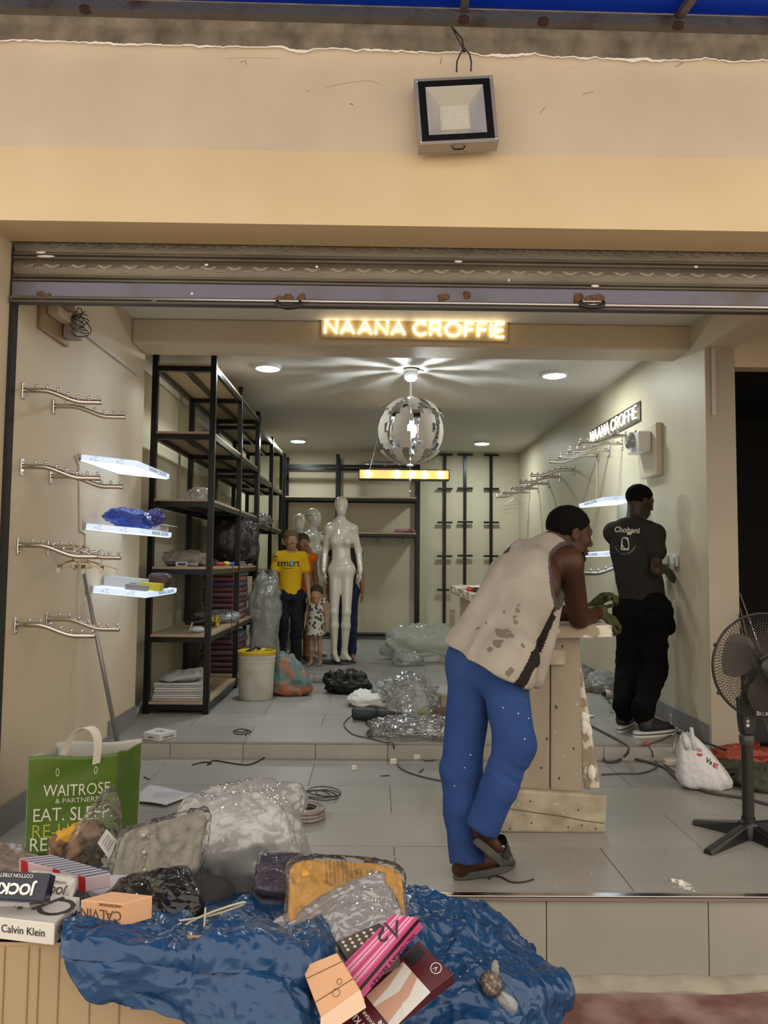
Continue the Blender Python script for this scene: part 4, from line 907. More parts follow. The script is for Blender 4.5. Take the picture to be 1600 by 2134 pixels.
# ================================================================ pedestal fan
FB = atz(1560, 1745, F1); fan = thing('pedestal_fan', 'black pedestal fan with wire guard and cross base at the right', 'fan', (FB.x, FB.y, F1))
fanblk = mat('fan_black', (0.012, 0.011, 0.011), 0.35); fanw = mat('fan_guard_wire', (0.05, 0.042, 0.035), 0.4, 0.5)
for dpx in ((1445, 1708), (1474, 1771), (1655, 1708), (1650, 1775)):
    e = atz(dpx[0], dpx[1], F1 + 0.02); d = e - Vector((FB.x, FB.y, F1 + 0.02)); M = frame((FB.x, FB.y, F1 + 0.0), (d.x, d.y, 0), (-d.y, d.x, 0)); Ln = d.length
    b = MB(); b.add([(0.03, -0.022, 0), (Ln, -0.022, 0), (Ln, 0.022, 0), (0.03, 0.022, 0), (0.03, -0.018, 0.065), (Ln, -0.014, 0.022), (Ln, 0.014, 0.022), (0.03, 0.018, 0.065)], [(3, 2, 1, 0), (4, 5, 6, 7), (0, 1, 5, 4), (1, 2, 6, 5), (2, 3, 7, 6), (3, 0, 4, 7)], M)
    b.build('base_leg', fanblk, fan, bevel=0.004)
MF = T(FB.x, FB.y, F1)
b = MB(); b.lathe([(0.05, 0.0), (0.05, 0.055), (0.042, 0.07), (0.03, 0.078), (0.03, 0.09)], 20, MF); b.build('base_hub', fanblk, fan, auto=True)
zj = at(1560, 1530, FB.y).z - F1; zj2 = at(1560, 1590, FB.y).z - F1; zh = at(1590, 1390, FB.y).z - F1
b = MB(); b.lathe([(0.026, 0.07), (0.025, zj)], 18, MF); b.build('pole', fanblk, fan, smooth=True)
b = MB(); b.lathe([(0.031, zj - 0.045), (0.033, zj - 0.03), (0.033, zj - 0.005), (0.027, zj)], 18, MF); b.build('height_collar', mat('fan_collar', (0.04, 0.038, 0.036), 0.4), fan, smooth=True)
b = MB(); b.prism([(-0.026, zj - .002), (0.026, zj - .002), (0.036, zj + 0.06), (0.040, zj + 0.17), (-0.038, zj + 0.17), (-0.034, zj + 0.06)], -0.03, 0.03, frame((FB.x, FB.y, F1), (1, 0, 0), (0, 0, 1))); cn = b.build('control_neck', fanblk, fan, bevel=0.012, seg=3)
for k, (px, py, c_) in enumerate(((1558, 1512, 0.75), (1558, 1503, 0.5), (1558, 1495, 0.12))):
    q = at(px, py, FB.y - 0.031); b = MB(); b.lathe([(0.001, 0.004), (0.006, 0.004), (0.008, 0)], 12, frame(q, (1, 0, 0), (0, 0, 1))); b.build('speed_button', mat('fan_button_%d' % k, (c_, c_, c_), 0.4), cn, smooth=True)
HC = Vector((at(1593, 1388, FB.y - 0.10).x, FB.y - 0.10, at(1593, 1388, FB.y - 0.10).z)); R1 = 0.235
MH = frame(HC, (1, 0, 0), (0, 0, 1))                 # local z towards the street
b = MB(); b.tube([(R1 * math.cos(a), R1 * math.sin(a), 0) for a in np.linspace(0, 2 * PI, 73)[:-1]], 0.006, 6, closed=True, M=MH); b.build('guard_rim', fanblk, fan, smooth=True)
b = MB(); nw = 96
for sgn, nm in ((1, 'front_guard'), (-1, 'rear_guard')):
    b = MB()
    for k in range(nw):
        for hand in (1, -1):
            a0 = 2 * PI * k / nw; pts = []
            for u in np.linspace(0, 1, 6):
                r = 0.05 + (R1 - 0.05) * u; a = a0 + hand * 0.55 * (u - 1) * (1 if sgn > 0 else 0.1); pts.append((r * math.cos(a), r * math.sin(a), sgn * 0.075 * (1 - u ** 3)))
            if sgn > 0 or hand > 0: b.tube(pts, 0.0011, 3, M=MH)
    o = b.build(nm, fanw, fan); o['kind'] = 'stuff'
b = MB(); b.lathe([(0.001, 0.092), (0.04, 0.09), (0.056, 0.082), (0.06, 0.07), (0.06, 0.06)], 28, MH); bd = b.build('badge_disc', mat('fan_badge', (0.02, 0.019, 0.018), 0.3), fan, smooth=True)
text('elp', 0.032, MH @ T(0.0, 0, 0.0925), mat('white_print', (0.75, 0.75, 0.73), 0.5), bd, 0.0005)
b = MB(); b.lathe([(0.001, -0.02), (0.04, -0.02), (0.045, 0.03), (0.03, 0.045), (0.001, 0.05)], 20, MH); b.build('spinner', fanblk, fan, smooth=True)
for k in range(3):
    a0 = 2 * PI * k / 3 + 0.5; b = MB()
    def bl_(u, v, a0=a0): r = 0.04 + 0.165 * u; a = a0 + (v - 0.5) * (0.9 + 0.55 * math.sin(PI * u)) + 0.25 * u; return (r * math.cos(a), r * math.sin(a), 0.012 + 0.04 * (v - 0.5))
    b.grid(bl_, 9, 7, M=MH); b.build('blade', mat('smoky_blade', (0.07, 0.058, 0.048), 0.3), fan, smooth=True)
b = MB(); b.lathe([(0.001, -0.19), (0.05, -0.185), (0.062, -0.12), (0.062, -0.06), (0.05, -0.045), (0.001, -0.045)], 22, MH); b.build('motor', fanblk, fan, smooth=True)
for px, py in ((1490, 1344), (1497, 1444)):
    q = at(px, py, HC.y); b = MB(); b.ell(q, (0.009, 0.008, 0.009), 8, 6); b.build('guard_clip', rubber, fan, smooth=True)
b = MB(); b.tube([HC + Vector((0, 0.10, -0.05)), Vector((FB.x, FB.y, F1 + zj + 0.16))], 0.028, 10); b.build('yoke', fanblk, fan, smooth=True)
# ================================================================ figures
from mathutils.bvhtree import BVHTree
def V3(v): return np.array(v, float)
class Head:
    """head in its own frame: faces +x, up +z; M maps it into the place"""
    def __init__(s, M, sc=1.0): s.M = M; s.sc = sc
    def pt(s, x, y, z): return s.M @ (Vector((x, y, z)) * s.sc)
    def sculpt(s, S, plain=False, ears=True, neck=True, female=False):
        p, k = s.pt, s.sc; e = lambda c, r, kk=0.012, sub=False, Mx=None: S.ell(p(*c), tuple(a * k for a in r), s.M if Mx is None else Mx, k=kk * k, sub=sub)
        e((-.012, 0, .035), (.099, .077, .086)); e((.028, 0, -.03), (.064, .060, .088), 0.03)
        if plain: return S
        e((.056, 0, -.088), (.032, .034, .026), 0.02)
        for y in (-1, 1):
            S.cap(p(-.02, y * .048, -.045), p(.048, y * .02, -.090), .020 * k, .018 * k, k=.02 * k)
            e((.062, y * .036, -.022), (.024, .022, .020), 0.02)
            if ears: e((-.012, y * .079, -.006), (.021, .008, .031), 0.006); e((-.006, y * .084, -.006), (.011, .006, .018), 0.006, True)
        S.cap(p(.080, -.034, .024), p(.080, .034, .024), .012 * k, k=.015 * k)
        S.cap(p(.088, 0, .012), p(.111, 0, -.026), .008 * k, .013 * k, k=.010 * k)
        for y in (-1, 1): e((.101, y * .012, -.032), (.011, .009, .008), 0.006)
        e((.094, 0, -.059), (.013, .025, .0075), 0.006); e((.091, 0, -.072), (.013, .022, .0085), 0.006); e((.101, 0, -.0652), (.012, .026, .0022), 0.003, True)
        for y in (-1, 1): e((.096, y * .031, .003), (.013, .017, .010), 0.012, True); e((.080, y * .031, .002), (.013, .014, .011), 0.004)
        return S
    def eyes(s, parent, dark=True):
        for y in (-1, 1):
            b = MB(); b.ell((.083, y * .031, .002), (.0115, .012, .0085), 12, 8, M=s.M @ Matrix.Scale(s.sc, 4)); ey = b.build('eye', mat('eye_white', (0.55, 0.50, 0.44), 0.3), parent, smooth=True)
            b = MB(); b.ell((.0905, y * .030, .002), (.0045, .0055, .0055), 10, 6, M=s.M @ Matrix.Scale(s.sc, 4)); b.build('iris', mat('dark_iris', (0.01, 0.006, 0.004), 0.2), ey, smooth=True)
    def hair(s, parent, m, low=-0.05, front=0.055, puff=0.006, res=0.006, noise_amp=0.0015, long=None):
        S = Sculpt(0.01); k = s.sc; S.ell(s.pt(-.013, 0, .038), tuple((a + puff) * k for a in (.100, .079, .087)), s.M, k=0.01)
        if long: S.cap(s.pt(-.05, 0, 0), s.pt(-.06, 0, -long), .075 * k, .05 * k, k=0.03)
        d = Vector((.075 + .10, 0, front - low)); n = Vector((d.z, 0, -d.x)); S.plane(s.pt(-.10, 0, low), s.M.to_3x3() @ n)
        return sculpt('hair', S, res * k, m, parent, (lambda V: vnoise(V * 160) * noise_amp) if noise_amp else None, it=1)
def hand(S, w, d, n, side=1, curl=0.6, s=1.0, thumb=0.6, fr=0.0088):
    d = Vector(d).normalized(); n = Vector(n); n = (n - d * n.dot(d)).normalized(); a = d.cross(n) * side; w = Vector(w)
    S.cap(w + d * .015 * s, w + d * .072 * s, .030 * s, .038 * s, flat=n, ff=0.48, k=.012 * s)
    for i, (off, L_) in enumerate(((-.029, .072), (-.010, .082), (.010, .078), (.028, .062))):
        p = w + d * (.080 - .004 * abs(i - 1)) * s + a * off * s; ang = 0.25 * curl
        for seg, fl in enumerate((0.45, 0.30, 0.25)):
            q = p + (d * math.cos(ang) + n * math.sin(ang)) * L_ * fl * s; S.cap(p, q, fr * s * (1 - .08 * seg), fr * s * (.95 - .08 * seg), k=.004 * s); p = q; ang += curl * 0.9
    p = w + d * .028 * s - a * .030 * s; q = p + (d * .62 - a * .70 + n * .25).normalized() * .042 * s; r = q + (d * .85 - a * .25 + n * .45 * thumb).normalized() * .034 * s
    S.cap(p, q, .0125 * s, .0105 * s, k=.010 * s); S.cap(q, r, .0105 * s, .0088 * s, k=.005 * s)
def torso(S, J, g=1.0, inf=0.0, fem=False, k=0.04, lo=True):
    f = J['f']; pel, ch, nk = V3(J['pelvis']), V3(J['chest']), V3(J['neck']); ws = pel * .55 + ch * .45
    if lo: S.cap(J['hipL'], J['hipR'], (.098 if not fem else .092) * g + inf, flat=f, ff=0.92, k=k)
    S.cap(pel, ws, .125 * g + inf, (.122 if not fem else .094) * g + inf, flat=f, ff=0.76, k=k)
    S.cap(ws, ch, (.122 if not fem else .094) * g + inf, (.150 if not fem else .122) * g + inf, flat=f, ff=0.72, k=k)
    S.cap(ch, ch * .4 + nk * .6, (.150 if not fem else .122) * g + inf, (.10) * g + inf, flat=f, ff=0.72, k=k)
    S.cap(J['shL'], J['shR'], (.055 if not fem else .044) * g + inf, k=k)
    for q in ('shL', 'shR'): S.cap(nk, J[q], .050 * g + inf, .050 * g + inf, k=k)
    if fem:
        fr = V3(J['f']); rt = (V3(J['shR']) - V3(J['shL'])); rt /= np.linalg.norm(rt); up = np.cross(rt, fr); up = up / np.linalg.norm(up) * np.sign(np.dot(up, ch - pel))
        for sg in (-1, 1): S.ell(ch + fr * .066 * g + rt * sg * .070 * g - up * .035 * g, (.054 * g + inf,) * 3, k=.05)
def limbs(S, J, g=1.0, arms=True, legs=True, inf=0.0, k=0.03, feet=True):
    if arms:
        for q in ('L', 'R'):
            if J.get('el' + q) is None: continue
            ag = g * J.get('arm', 1.0); S.cap(J['sh' + q], J['el' + q], .054 * ag + inf, .039 * ag + inf, k=k); S.cap(J['el' + q], J['wr' + q], .041 * ag + inf, .028 * ag + inf, k=.02)
    if legs:
        for q in ('L', 'R'):
            S.cap(J['hip' + q], J['kn' + q], .080 * g + inf, .053 * g + inf, k=k)
            kn, an = V3(J['kn' + q]), V3(J['an' + q]); S.cap(kn, kn * .65 + an * .35, .050 * g + inf, .055 * g + inf, k=.02); S.cap(kn * .65 + an * .35, an, .055 * g + inf, .034 * g + inf, k=.02)
            if feet:
                to = V3(J['to' + q]); hl = an + (an - to) * .22; hl[2] = to[2] + .01 * g
                S.cap(an, hl, .034 * g, .030 * g, k=.02); S.cap(an - np.array([0, 0, .02]) * g, to, .036 * g, .024 * g, flat=(0, 0, 1), ff=0.8, k=.02); S.cap(hl, to, .028 * g, .026 * g, flat=(0, 0, 1), ff=.75, k=.015)
def bvh_of(o):
    me = o.data; M = PM.get(o.name, Matrix.Identity(4))
    return BVHTree.FromPolygons([M @ v.co for v in me.vertices], [tuple(p.vertices) for p in me.polygons])
def subdivide(me, cuts):
    import bmesh
    bm = bmesh.new(); bm.from_mesh(me)
    for _ in range(cuts): bmesh.ops.subdivide_edges(bm, edges=[e for e in bm.edges if e.calc_length() > 0.012], cuts=1)
    bmesh.ops.triangulate(bm, faces=bm.faces); bm.to_mesh(me); bm.free()
def wrap_mesh(me, M, bvh, material, parent, off=0.0015, back=0.3, name='print', cuts=2):
    """lay flat print (xy plane of M, z outwards) onto a curved surface"""
    subdivide(me, cuts); d = -(M.to_3x3() @ Vector((0, 0, 1))).normalized()
    miss = []
    for v in me.vertices:
        p = M @ v.co; h = bvh.ray_cast(p - d * back, d)
        if h[0] is None: miss.append(v.index)
        else: v.co = h[0] - d * off
    if miss:
        import bmesh
        bm = bmesh.new(); bm.from_mesh(me); bm.verts.ensure_lookup_table(); bmesh.ops.delete(bm, geom=[bm.verts[i] for i in miss], context='VERTS'); bm.to_mesh(me); bm.free()
    if parent is not None and parent.name in PM: me.transform(PM[parent.name].inverted())
    me.materials.clear(); me.materials.append(material); o = bpy.data.objects.new(name, me); C.objects.link(o); o.parent = parent; return o
def wrap_text(txt, size, M, bvh, material, parent, off=0.0015, **k): return wrap_mesh(text_mesh(txt, size, 0.0, **k), M, bvh, material, parent, off, name='lettering')
def wrap_poly(pts, M, bvh, material, parent, off=0.0015, name='print', cuts=3, back=0.3):
    me = bpy.data.meshes.new(name); me.from_pydata([(x, y, 0) for x, y in pts], [], [tuple(range(len(pts)))]); return wrap_mesh(me, M, bvh, material, parent, off, back=back, name=name, cuts=cuts)

skin = mat('dark_brown_skin', (0.046, 0.018, 0.0095), 0.42, col2=(0.058, 0.024, 0.013), nscale=9, spec=0.25); hair_m = mat('black_hair', (0.003, 0.0025, 0.0025), 0.9, spec=0.1)
glove = mat('green_work_glove', (0.045, 0.050, 0.021), 0.95, col2=(0.064, 0.069, 0.033), nscale=25, bump=0.4, bscale=120, spec=0.1)

# ---------------------------------------------------------------- the man leaning on the bench
A = at
J = dict(pelvis=A(1012, 1385, 3.15), hipL=A(985, 1378, 3.21), hipR=A(1048, 1384, 3.09), chest=A(1100, 1215, 3.34), neck=A(1140, 1142, 3.44), shL=A(1078, 1162, 3.56), shR=A(1184, 1172, 3.36),
         elR=A(1207, 1291, 3.58), wrR=A(1246, 1276, 3.70), elL=A(1142, 1285, 3.80), wrL=A(1225, 1278, 3.76), knL=A(962, 1600, 3.15), anL=A(972, 1778, 3.07), knR=A(1072, 1552, 3.02), anR=A(1003, 1730, 2.98))
J['f'] = Vector((0.66, 0.66, -0.34)).normalized(); J['arm'] = 1.16
hL = atz(958, 1815, F1 + .03); tL = atz(1048, 1792, F1 + .035); J['toL'] = tL; J['toR'] = A(1032, 1764, 2.99)
mz = bench_z(3.6)
for q in ('elR', 'elL'): J[q].z = max(J[q].z, bench_z(J[q].y) + 0.040)
HM = frame(A(1186, 1113, 3.46), (0.93, 0.26, -0.16), (-0.27, 0.96, 0.03)); hd = Head(HM, 1.02)
S = Sculpt(0.035); hd.sculpt(S); S.cap(hd.pt(-.028, 0, -.05), J['neck'], .056, .062, k=.03)
torso(S, J, 0.95); limbs(S, J, 1.0, feet=False)
S.cap(J['anL'], hL, .034, .028, k=.02); S.cap(hL + Vector((0, 0, .012)), tL, .030, .026, flat=(0, 0, 1), ff=.75, k=.02); S.cap(J['anL'] - Vector((0, 0, .03)), tL, .034, .020, k=.02)
S.cap(J['anR'], J['toR'], .032, .026, k=.02)
for i in range(5): S.cap(tL + Vector((0.0, 0.0, -.004)) + Vector((.30, -.95, 0)) * (.018 * (i - 2)), tL + Vector((.05 - .006 * i, .018, -.010)) + Vector((.30, -.95, 0)) * (.018 * (i - 2)), .010, .009, k=.005)
man = sculpt('person', S, 0.0062, skin); tag(man, 'person in stained white sleeveless top and blue trousers leaning on the bench', 'person')
hd.eyes(man); hd.hair(man, hair_m, low=-0.082, front=0.068, puff=0.0022, noise_amp=.002)
for y in (-1, 1): b = MB(); b.tube([hd.pt(.086, y * .012, .030), hd.pt(.087, y * .03, .034), hd.pt(.078, y * .047, .028)], [.003, .004, .002], 6); b.build('eyebrow', hair_m, man)
S = Sculpt(0.01); S.ell(hd.pt(.070, 0, -.098), (.026, .030, .020), HM, k=.01); S.cap(hd.pt(.05, -.045, -.075), hd.pt(.08, -.012, -.100), .010, k=.008); S.cap(hd.pt(.05, .045, -.075), hd.pt(.08, .012, -.100), .010, k=.008)
sculpt('beard', S, 0.004, hair_m, man, lambda V: vnoise(V * 200) * .001)
# gloves: the right hand closed over the left
S = Sculpt(0.012); dR = (A(1270, 1262, 3.74) - J['wrR']).normalized()
S.cap(J['wrR'] - dR * .05, J['wrR'] + dR * .02, .036, .034, k=.015); hand(S, J['wrR'], A(1272, 1290, 3.72) - J['wrR'], Vector((-.1, .4, -.9)), 1, 0.9, 1.12, fr=.0105)
sculpt('glove', S, 0.004, glove, man, lambda V: vnoise(V * 70) * .002)
S = Sculpt(0.012); S.cap(J['wrL'] - Vector((.05, .01, -.004)), J['wrL'], .036, .034, k=.015); hand(S, J['wrL'] + Vector((0, 0, .02)), A(1262, 1250, 3.73) - J['wrL'], Vector((.2, -.5, -.8)), -1, 1.0, 1.12, fr=.0105)
sculpt('glove', S, 0.004, glove, man, lambda V: vnoise(V * 70) * .002)
# sleeveless top: white back and front, dark side panel
up_t = (V3(J['chest']) - V3(J['pelvis'])); up_t /= np.linalg.norm(up_t); fr_ = V3(J['f']); fr_ = fr_ - up_t * fr_.dot(up_t); fr_ /= np.linalg.norm(fr_); rt_ = np.cross(fr_, up_t)
if rt_[0] < 0: rt_ = -rt_
S = Sculpt(0.045); torso(S, J, 0.93, inf=0.014, lo=False); pel, ch = V3(J['pelvis']), V3(J['chest'])
S.cap(pel - up_t * .03, ch, .128, .146, flat=fr_, ff=.80, k=.05)
S.cap(V3(J['hipL']) + up_t * .02, V3(J['hipR']) + up_t * .02, .132, k=.05); S.cap(V3(J['hipL']) - up_t * .06, V3(J['hipR']) - up_t * .06, .135, k=.05)
S.cap(V3(A(1000, 1330, 3.20)), V3(A(1065, 1200, 3.40)), .11, .10, k=.05)                         # rounded back
S.cap(V3(A(1140, 1240, 3.42)), V3(A(1096, 1410, 3.26)), .055, .055, flat=rt_, ff=1.5, k=.05)        # loose front hanging down
S.plane(A(1012, 1390, 3.05), Vector((-.43, 0.05, -.90)))
shR = V3(J['shR']); EC = shR + rt_ * .045 - up_t * .070 + fr_ * .000; ER = V3((.105, .120, .170))
S.ell(EC, tuple(ER), frame((0, 0, 0), tuple(rt_), tuple(fr_)), k=.008, sub=True)
shL = V3(J['shL']); S.ell(shL - rt_ * .05 - up_t * .02, (.07, .11, .16), frame((0, 0, 0), tuple(rt_), tuple(fr_)), k=.012, sub=True)
S.ell(V3(J['neck']) + up_t * .06 + fr_ * .03, (.075, .085, .07), frame((0, 0, 0), tuple(rt_), tuple(fr_)), k=.01, sub=True)
def folds(V):
    q = np.stack([V @ rt_, V @ fr_, V @ up_t], 1); return vnoise(q * np.array([16, 10, 3.2])) * .008 + ridged(q * np.array([11, 9, 2.0]) + 3) * .007
tank_w = mat('stained_white_cotton', (0.29, 0.262, 0.222), 0.95, col2=(0.375, 0.34, 0.29), nscale=6, bump=0.25, bscale=120, spec=0.1); tank_d = mat('dark_side_panel', (0.022, 0.018, 0.017), 0.95, spec=0.1)
stain = mat('grey_damp_stain', (0.165, 0.143, 0.117), 0.95, spec=0.1); bind = mat('grey_binding', (0.075, 0.062, 0.06), 0.95, spec=0.1)
tk = sculpt('sleeveless_top', S, 0.0062, [tank_w, tank_d, stain, bind], man, folds)
bv = bvh_of(tk); CP = Vector((0, 0, CAM_H))
def hitp(px, py):
    h = bv.ray_cast(CP, ray(px, py).normalized()); return None if h[0] is None else V3(h[0])
def edge(pts):
    r = [hitp(*p) for p in pts]; r = [((q - pel) @ up_t, (q - pel) @ fr_) for q in r if q is not None]; r.sort(); return [a for a, _ in r], [b_ for _, b_ in r]
eA = edge([(1157, 1258), (1142, 1290), (1124, 1325), (1106, 1360), (1090, 1395), (1074, 1428)]); eB = edge([(1166, 1262), (1156, 1290), (1141, 1325), (1127, 1360), (1112, 1395), (1098, 1425)])
blobs = [(hitp(px, py), r_) for px, py, r_ in ((1044, 1318, .030), (1061, 1325, .017), (1038, 1340, .021), (1078, 1272, .010), (1073, 1285, .009), (1075, 1296, .011), (995, 1310, .010), (1081, 1262, .008), (1022, 1352, .013), (1090, 1345, .009), (1062, 1400, .016), (1012, 1298, .007), (1050, 1275, .006))]
mi = []
for p in tk.data.polygons:
    c = V3(p.center); r = (c - pel) @ rt_; f_ = (c - pel) @ fr_; u = (c - pel) @ up_t; m_ = 0
    e_ = c - EC; g_ = math.sqrt(((e_ @ rt_) / ER[0]) ** 2 + ((e_ @ fr_) / ER[1]) ** 2 + ((e_ @ up_t) / ER[2]) ** 2)
    if g_ < 1.15: m_ = 3
    elif eA[0] and r > 0.0 and np.interp(u, *eA) < f_ < np.interp(u, *eB) and u < eA[0][-1] + .02: m_ = 1
    else:
        for q, rr in blobs:
            if q is not None and np.linalg.norm(c - q) < rr * (1 + .25 * math.sin(c[0] * 130 + c[2] * 90)): m_ = 2; break
    mi.append(m_)
tk.data.polygons.foreach_set('material_index', mi)
# trousers
jean = mat('blue_cotton_trousers', (0.024, 0.056, 0.185), 0.9, col2=(0.032, 0.072, 0.225), nscale=5, bump=0.2, bscale=90, spec=0.15)
TV, TF = [], []
for q, rr in (('L', (.094, .080, .072, .064)), ('R', (.094, .077, .068, .057))):
    S = Sculpt(0.03); S.cap(J['hipL'], J['hipR'], .112, flat=J['f'], ff=.95, k=.05); S.cap(J['pelvis'], V3(J['pelvis']) + up_t * .06, .118, .112, flat=fr_, ff=.85)
    h_, k_, a_ = V3(J['hip' + q]), V3(J['kn' + q]), V3(J['an' + q]); e_ = a_ + (k_ - a_) * (-.02 if q == 'L' else .06); m_ = k_ * .5 + a_ * .5; d_ = (e_ - m_) / np.linalg.norm(e_ - m_)
    S.cap(h_, k_, rr[0], rr[1], k=.05); S.cap(k_, m_, rr[1], rr[2], k=.03); S.cap(m_, e_ + d_ * .05, rr[2], rr[3] + .003, k=.03); S.ell(e_ + d_ * .125, (.115, .115, .115), k=.005, sub=True)
    v_, f_ = S.mesh(0.0068); TF.append(f_ + sum(len(x) for x in TV)); TV.append(relax(v_, f_, 2))
def jf(V): zz = V[:, 2]; kn = np.exp(-((zz - J['knL'].z) / .10) ** 2) + np.exp(-((zz - J['anL'].z - .1) / .09) ** 2) + .35; q = V @ np.array([[1, 0, .5], [0, 1, 0], [-.35, 0, 1]]); return ridged(q * np.array([7, 7, 22]) + 2) * .0032 * kn + vnoise(q * np.array([13, 13, 5])) * .005
TV = np.concatenate(TV); TF = np.concatenate(TF); tr = raw_mesh('trousers', TV + vnormals(TV, TF) * jf(TV)[:, None], TF, jean, man)
q = A(1092, 1447, 3.02); b = MB(); b.ell(q, (.011, .02, .026), 10, 8); b.build('pocket_tape_roll', rubber, tr, smooth=True)
for px, py in ((1048, 1475), (1080, 1487), (1101, 1497), (1093, 1540), (947, 1638), (980, 1573), (968, 1600)):
    h = bvh_of(tr).ray_cast(Vector((0, 0, CAM_H)), ray(px, py).normalized())
    if h[0]: b = MB(); b.ell(h[0], (.0035, .002, .0025), 7, 4); b.build('plaster_fleck', plast, tr, smooth=True)
# sandals
rub_g = mat('dark_grey_rubber', (0.06, 0.062, 0.058), 0.7)
def sandal(h, t, nrm, sgn):
    h, t = Vector(h), Vector(t); d = (t - h); L_ = d.length + .09; M = frame((h + t) / 2 + d.normalized() * .015, d, Vector(nrm).cross(d))
    b = MB(); o_ = [(L_ / 2 * math.cos(a), (.048 if math.cos(a) > -.3 else .040) * math.sin(a)) for a in np.linspace(0, 2 * PI, 29)[:-1]]
    b.prism(o_, -.030, 0.0, M); s_ = b.build('sandal_sole', rub_g, man, bevel=.006, seg=3)
    b = MB(); b.grid(lambda u, v: (L_ * (.12 + .24 * v), .050 * math.cos(PI * u), .005 + (.062 - .02 * v) * math.sin(PI * u)), 15, 6, M=M); b.grid(lambda u, v: (L_ * (.12 + .24 * v), .046 * math.cos(PI * u), .001 + (.057 - .02 * v) * math.sin(PI * u)), 15, 6, M=M); b.build('sandal_strap', rubber, s_, smooth=True)
sandal((hL.x, hL.y, F1 + .031), (tL.x, tL.y, F1 + .031), (0, 0, 1), 1)
sandal(A(1006, 1752, 2.97), A(1030, 1772, 3.0), (.45, .05, .9), 1)

# ---------------------------------------------------------------- the man at the switch
J = dict(pelvis=A(1339, 1268, 5.43), hipL=A(1315, 1272, 5.50), hipR=A(1361, 1274, 5.36), chest=A(1324, 1150, 5.42), neck=A(1322, 1090, 5.43), shL=A(1280, 1110, 5.53), shR=A(1362, 1114, 5.33),
         elR=A(1368, 1190, 5.24), wrR=A(1380, 1186, 5.38), elL=A(1305, 1185, 5.70), wrL=A(1350, 1176, 5.60), knL=A(1311, 1392, 5.50), anL=A(1304, 1486, 5.54), knR=A(1362, 1398, 5.40), anR=A(1350, 1492, 5.42))
J['f'] = Vector((0.55, 0.83, 0.0)).normalized()
for q, (hx, hy, tx, ty) in {'L': (1293, 1511, 1318, 1497), 'R': (1334, 1522, 1398, 1518)}.items():
    J['he' + q] = atz(hx, hy, F2 + .045); J['to' + q] = atz(tx, ty, F2 + .04)
    J['an' + q] = Vector((J['he' + q].x + .03, J['he' + q].y + .03, F2 + .12))
HM2 = frame(A(1333, 1046, 5.45), (0.93, 0.30, -0.22), (-0.30, 0.95, 0.0)); hd2 = Head(HM2, 1.0)
S = Sculpt(0.035); hd2.sculpt(S); S.cap(hd2.pt(-.03, 0, -.05), J['neck'], .054, .060, k=.03); torso(S, J, 0.95); limbs(S, J, 1.0, feet=False)
for q in 'LR': S.cap(J['an' + q], J['to' + q], .035, .028, k=.02)
m2 = sculpt('person', S, 0.0085, mat('deep_brown_skin', (0.026, 0.012, 0.008), 0.45, spec=0.3)); tag(m2, 'person in dark grey t-shirt and black trousers working at the wall switch', 'person')
hd2.eyes(m2); hd2.hair(m2, hair_m, low=-0.080, front=0.068, puff=0.0022, noise_amp=.002)
for q, n_, sd in (('R', Vector((.2, .6, -.6)), 1), ('L', Vector((.2, -.6, -.6)), -1)):
    S = Sculpt(.012); w_ = J['wr' + q]; S.cap(w_ - Vector((.02, .03, 0)), w_, .036, .034, k=.015); hand(S, w_, Vector((.75, .45, -.25 if q == 'R' else -.1)), n_, sd, .7, 1.1, fr=.0105); sculpt('glove', S, .0045, glove, m2, lambda V: vnoise(V * 70) * .002)
tee = mat('charcoal_cotton', (0.021, 0.020, 0.018), 0.95, col2=(0.027, 0.025, 0.022), nscale=8, bump=0.2, bscale=90, spec=0.1)
S = Sculpt(.035); torso(S, J, 0.94, inf=.014); S.cap(J['pelvis'] + Vector((0, 0, .02)), J['chest'], .142, .152, flat=J['f'], ff=.80, k=.05)
for q in 'LR':
    a_, e_ = V3(J['sh' + q]), V3(J['el' + q]); S.cap(a_, a_ * .55 + e_ * .45, .058, .070, k=.025)
S.plane(A(1330, 1249, 5.43), (0.02, 0, -1)); S.ell(V3(J['neck']) + V3((0, 0, .07)), (.075, .075, .055), k=.01, sub=True)
def tf(V): return ridged(V * np.array([10, 10, 5]) + 1) * .009 + vnoise(V * np.array([18, 18, 9])) * .003
ts = sculpt('t_shirt', S, .0085, tee, m2, tf); bv = bvh_of(ts)
fwd = Vector((0.55, 0.83, 0)).normalized()
cream_pr = mat('cream_print', (0.50, 0.48, 0.42), 0.8)
def back_at(px, py): return frame(A(px, py, 5.25), (fwd.y, -fwd.x, 0), (0, 0, 1))
for txt, px, py, sz in (('Chobani', 1293, 1103, .055), ('zero', 1299, 1109, .022)):
    if txt == 'Chobani': wrap_text(txt, sz, back_at(px, py) @ rotm(0, 0, -4), bv, cream_pr, ts, .003, bold=.0012)
wrap_poly([(-.012, -.010), (.020, -.012), (.024, .012), (-.010, .010)], back_at(1299, 1110), bv, cream_pr, ts, .003)
wrap_poly([(-.030, -.045), (.034, -.047), (.036, -.01), (.026, .035), (.014, .045), (-.016, .045), (-.024, .030)], back_at(1292, 1132), bv, cream_pr, ts, .003)
for dx, dy, r_ in ((-.004, .002, .012), (.018, -.006, .007), (.0, .026, .007), (-.012, -.030, .006)): wrap_poly([(dx + r_ * math.cos(a), dy + r_ * math.sin(a)) for a in np.linspace(0, 2 * PI, 10)[:-1]], back_at(1292, 1132), bv, tee, ts, .0045, cuts=1)
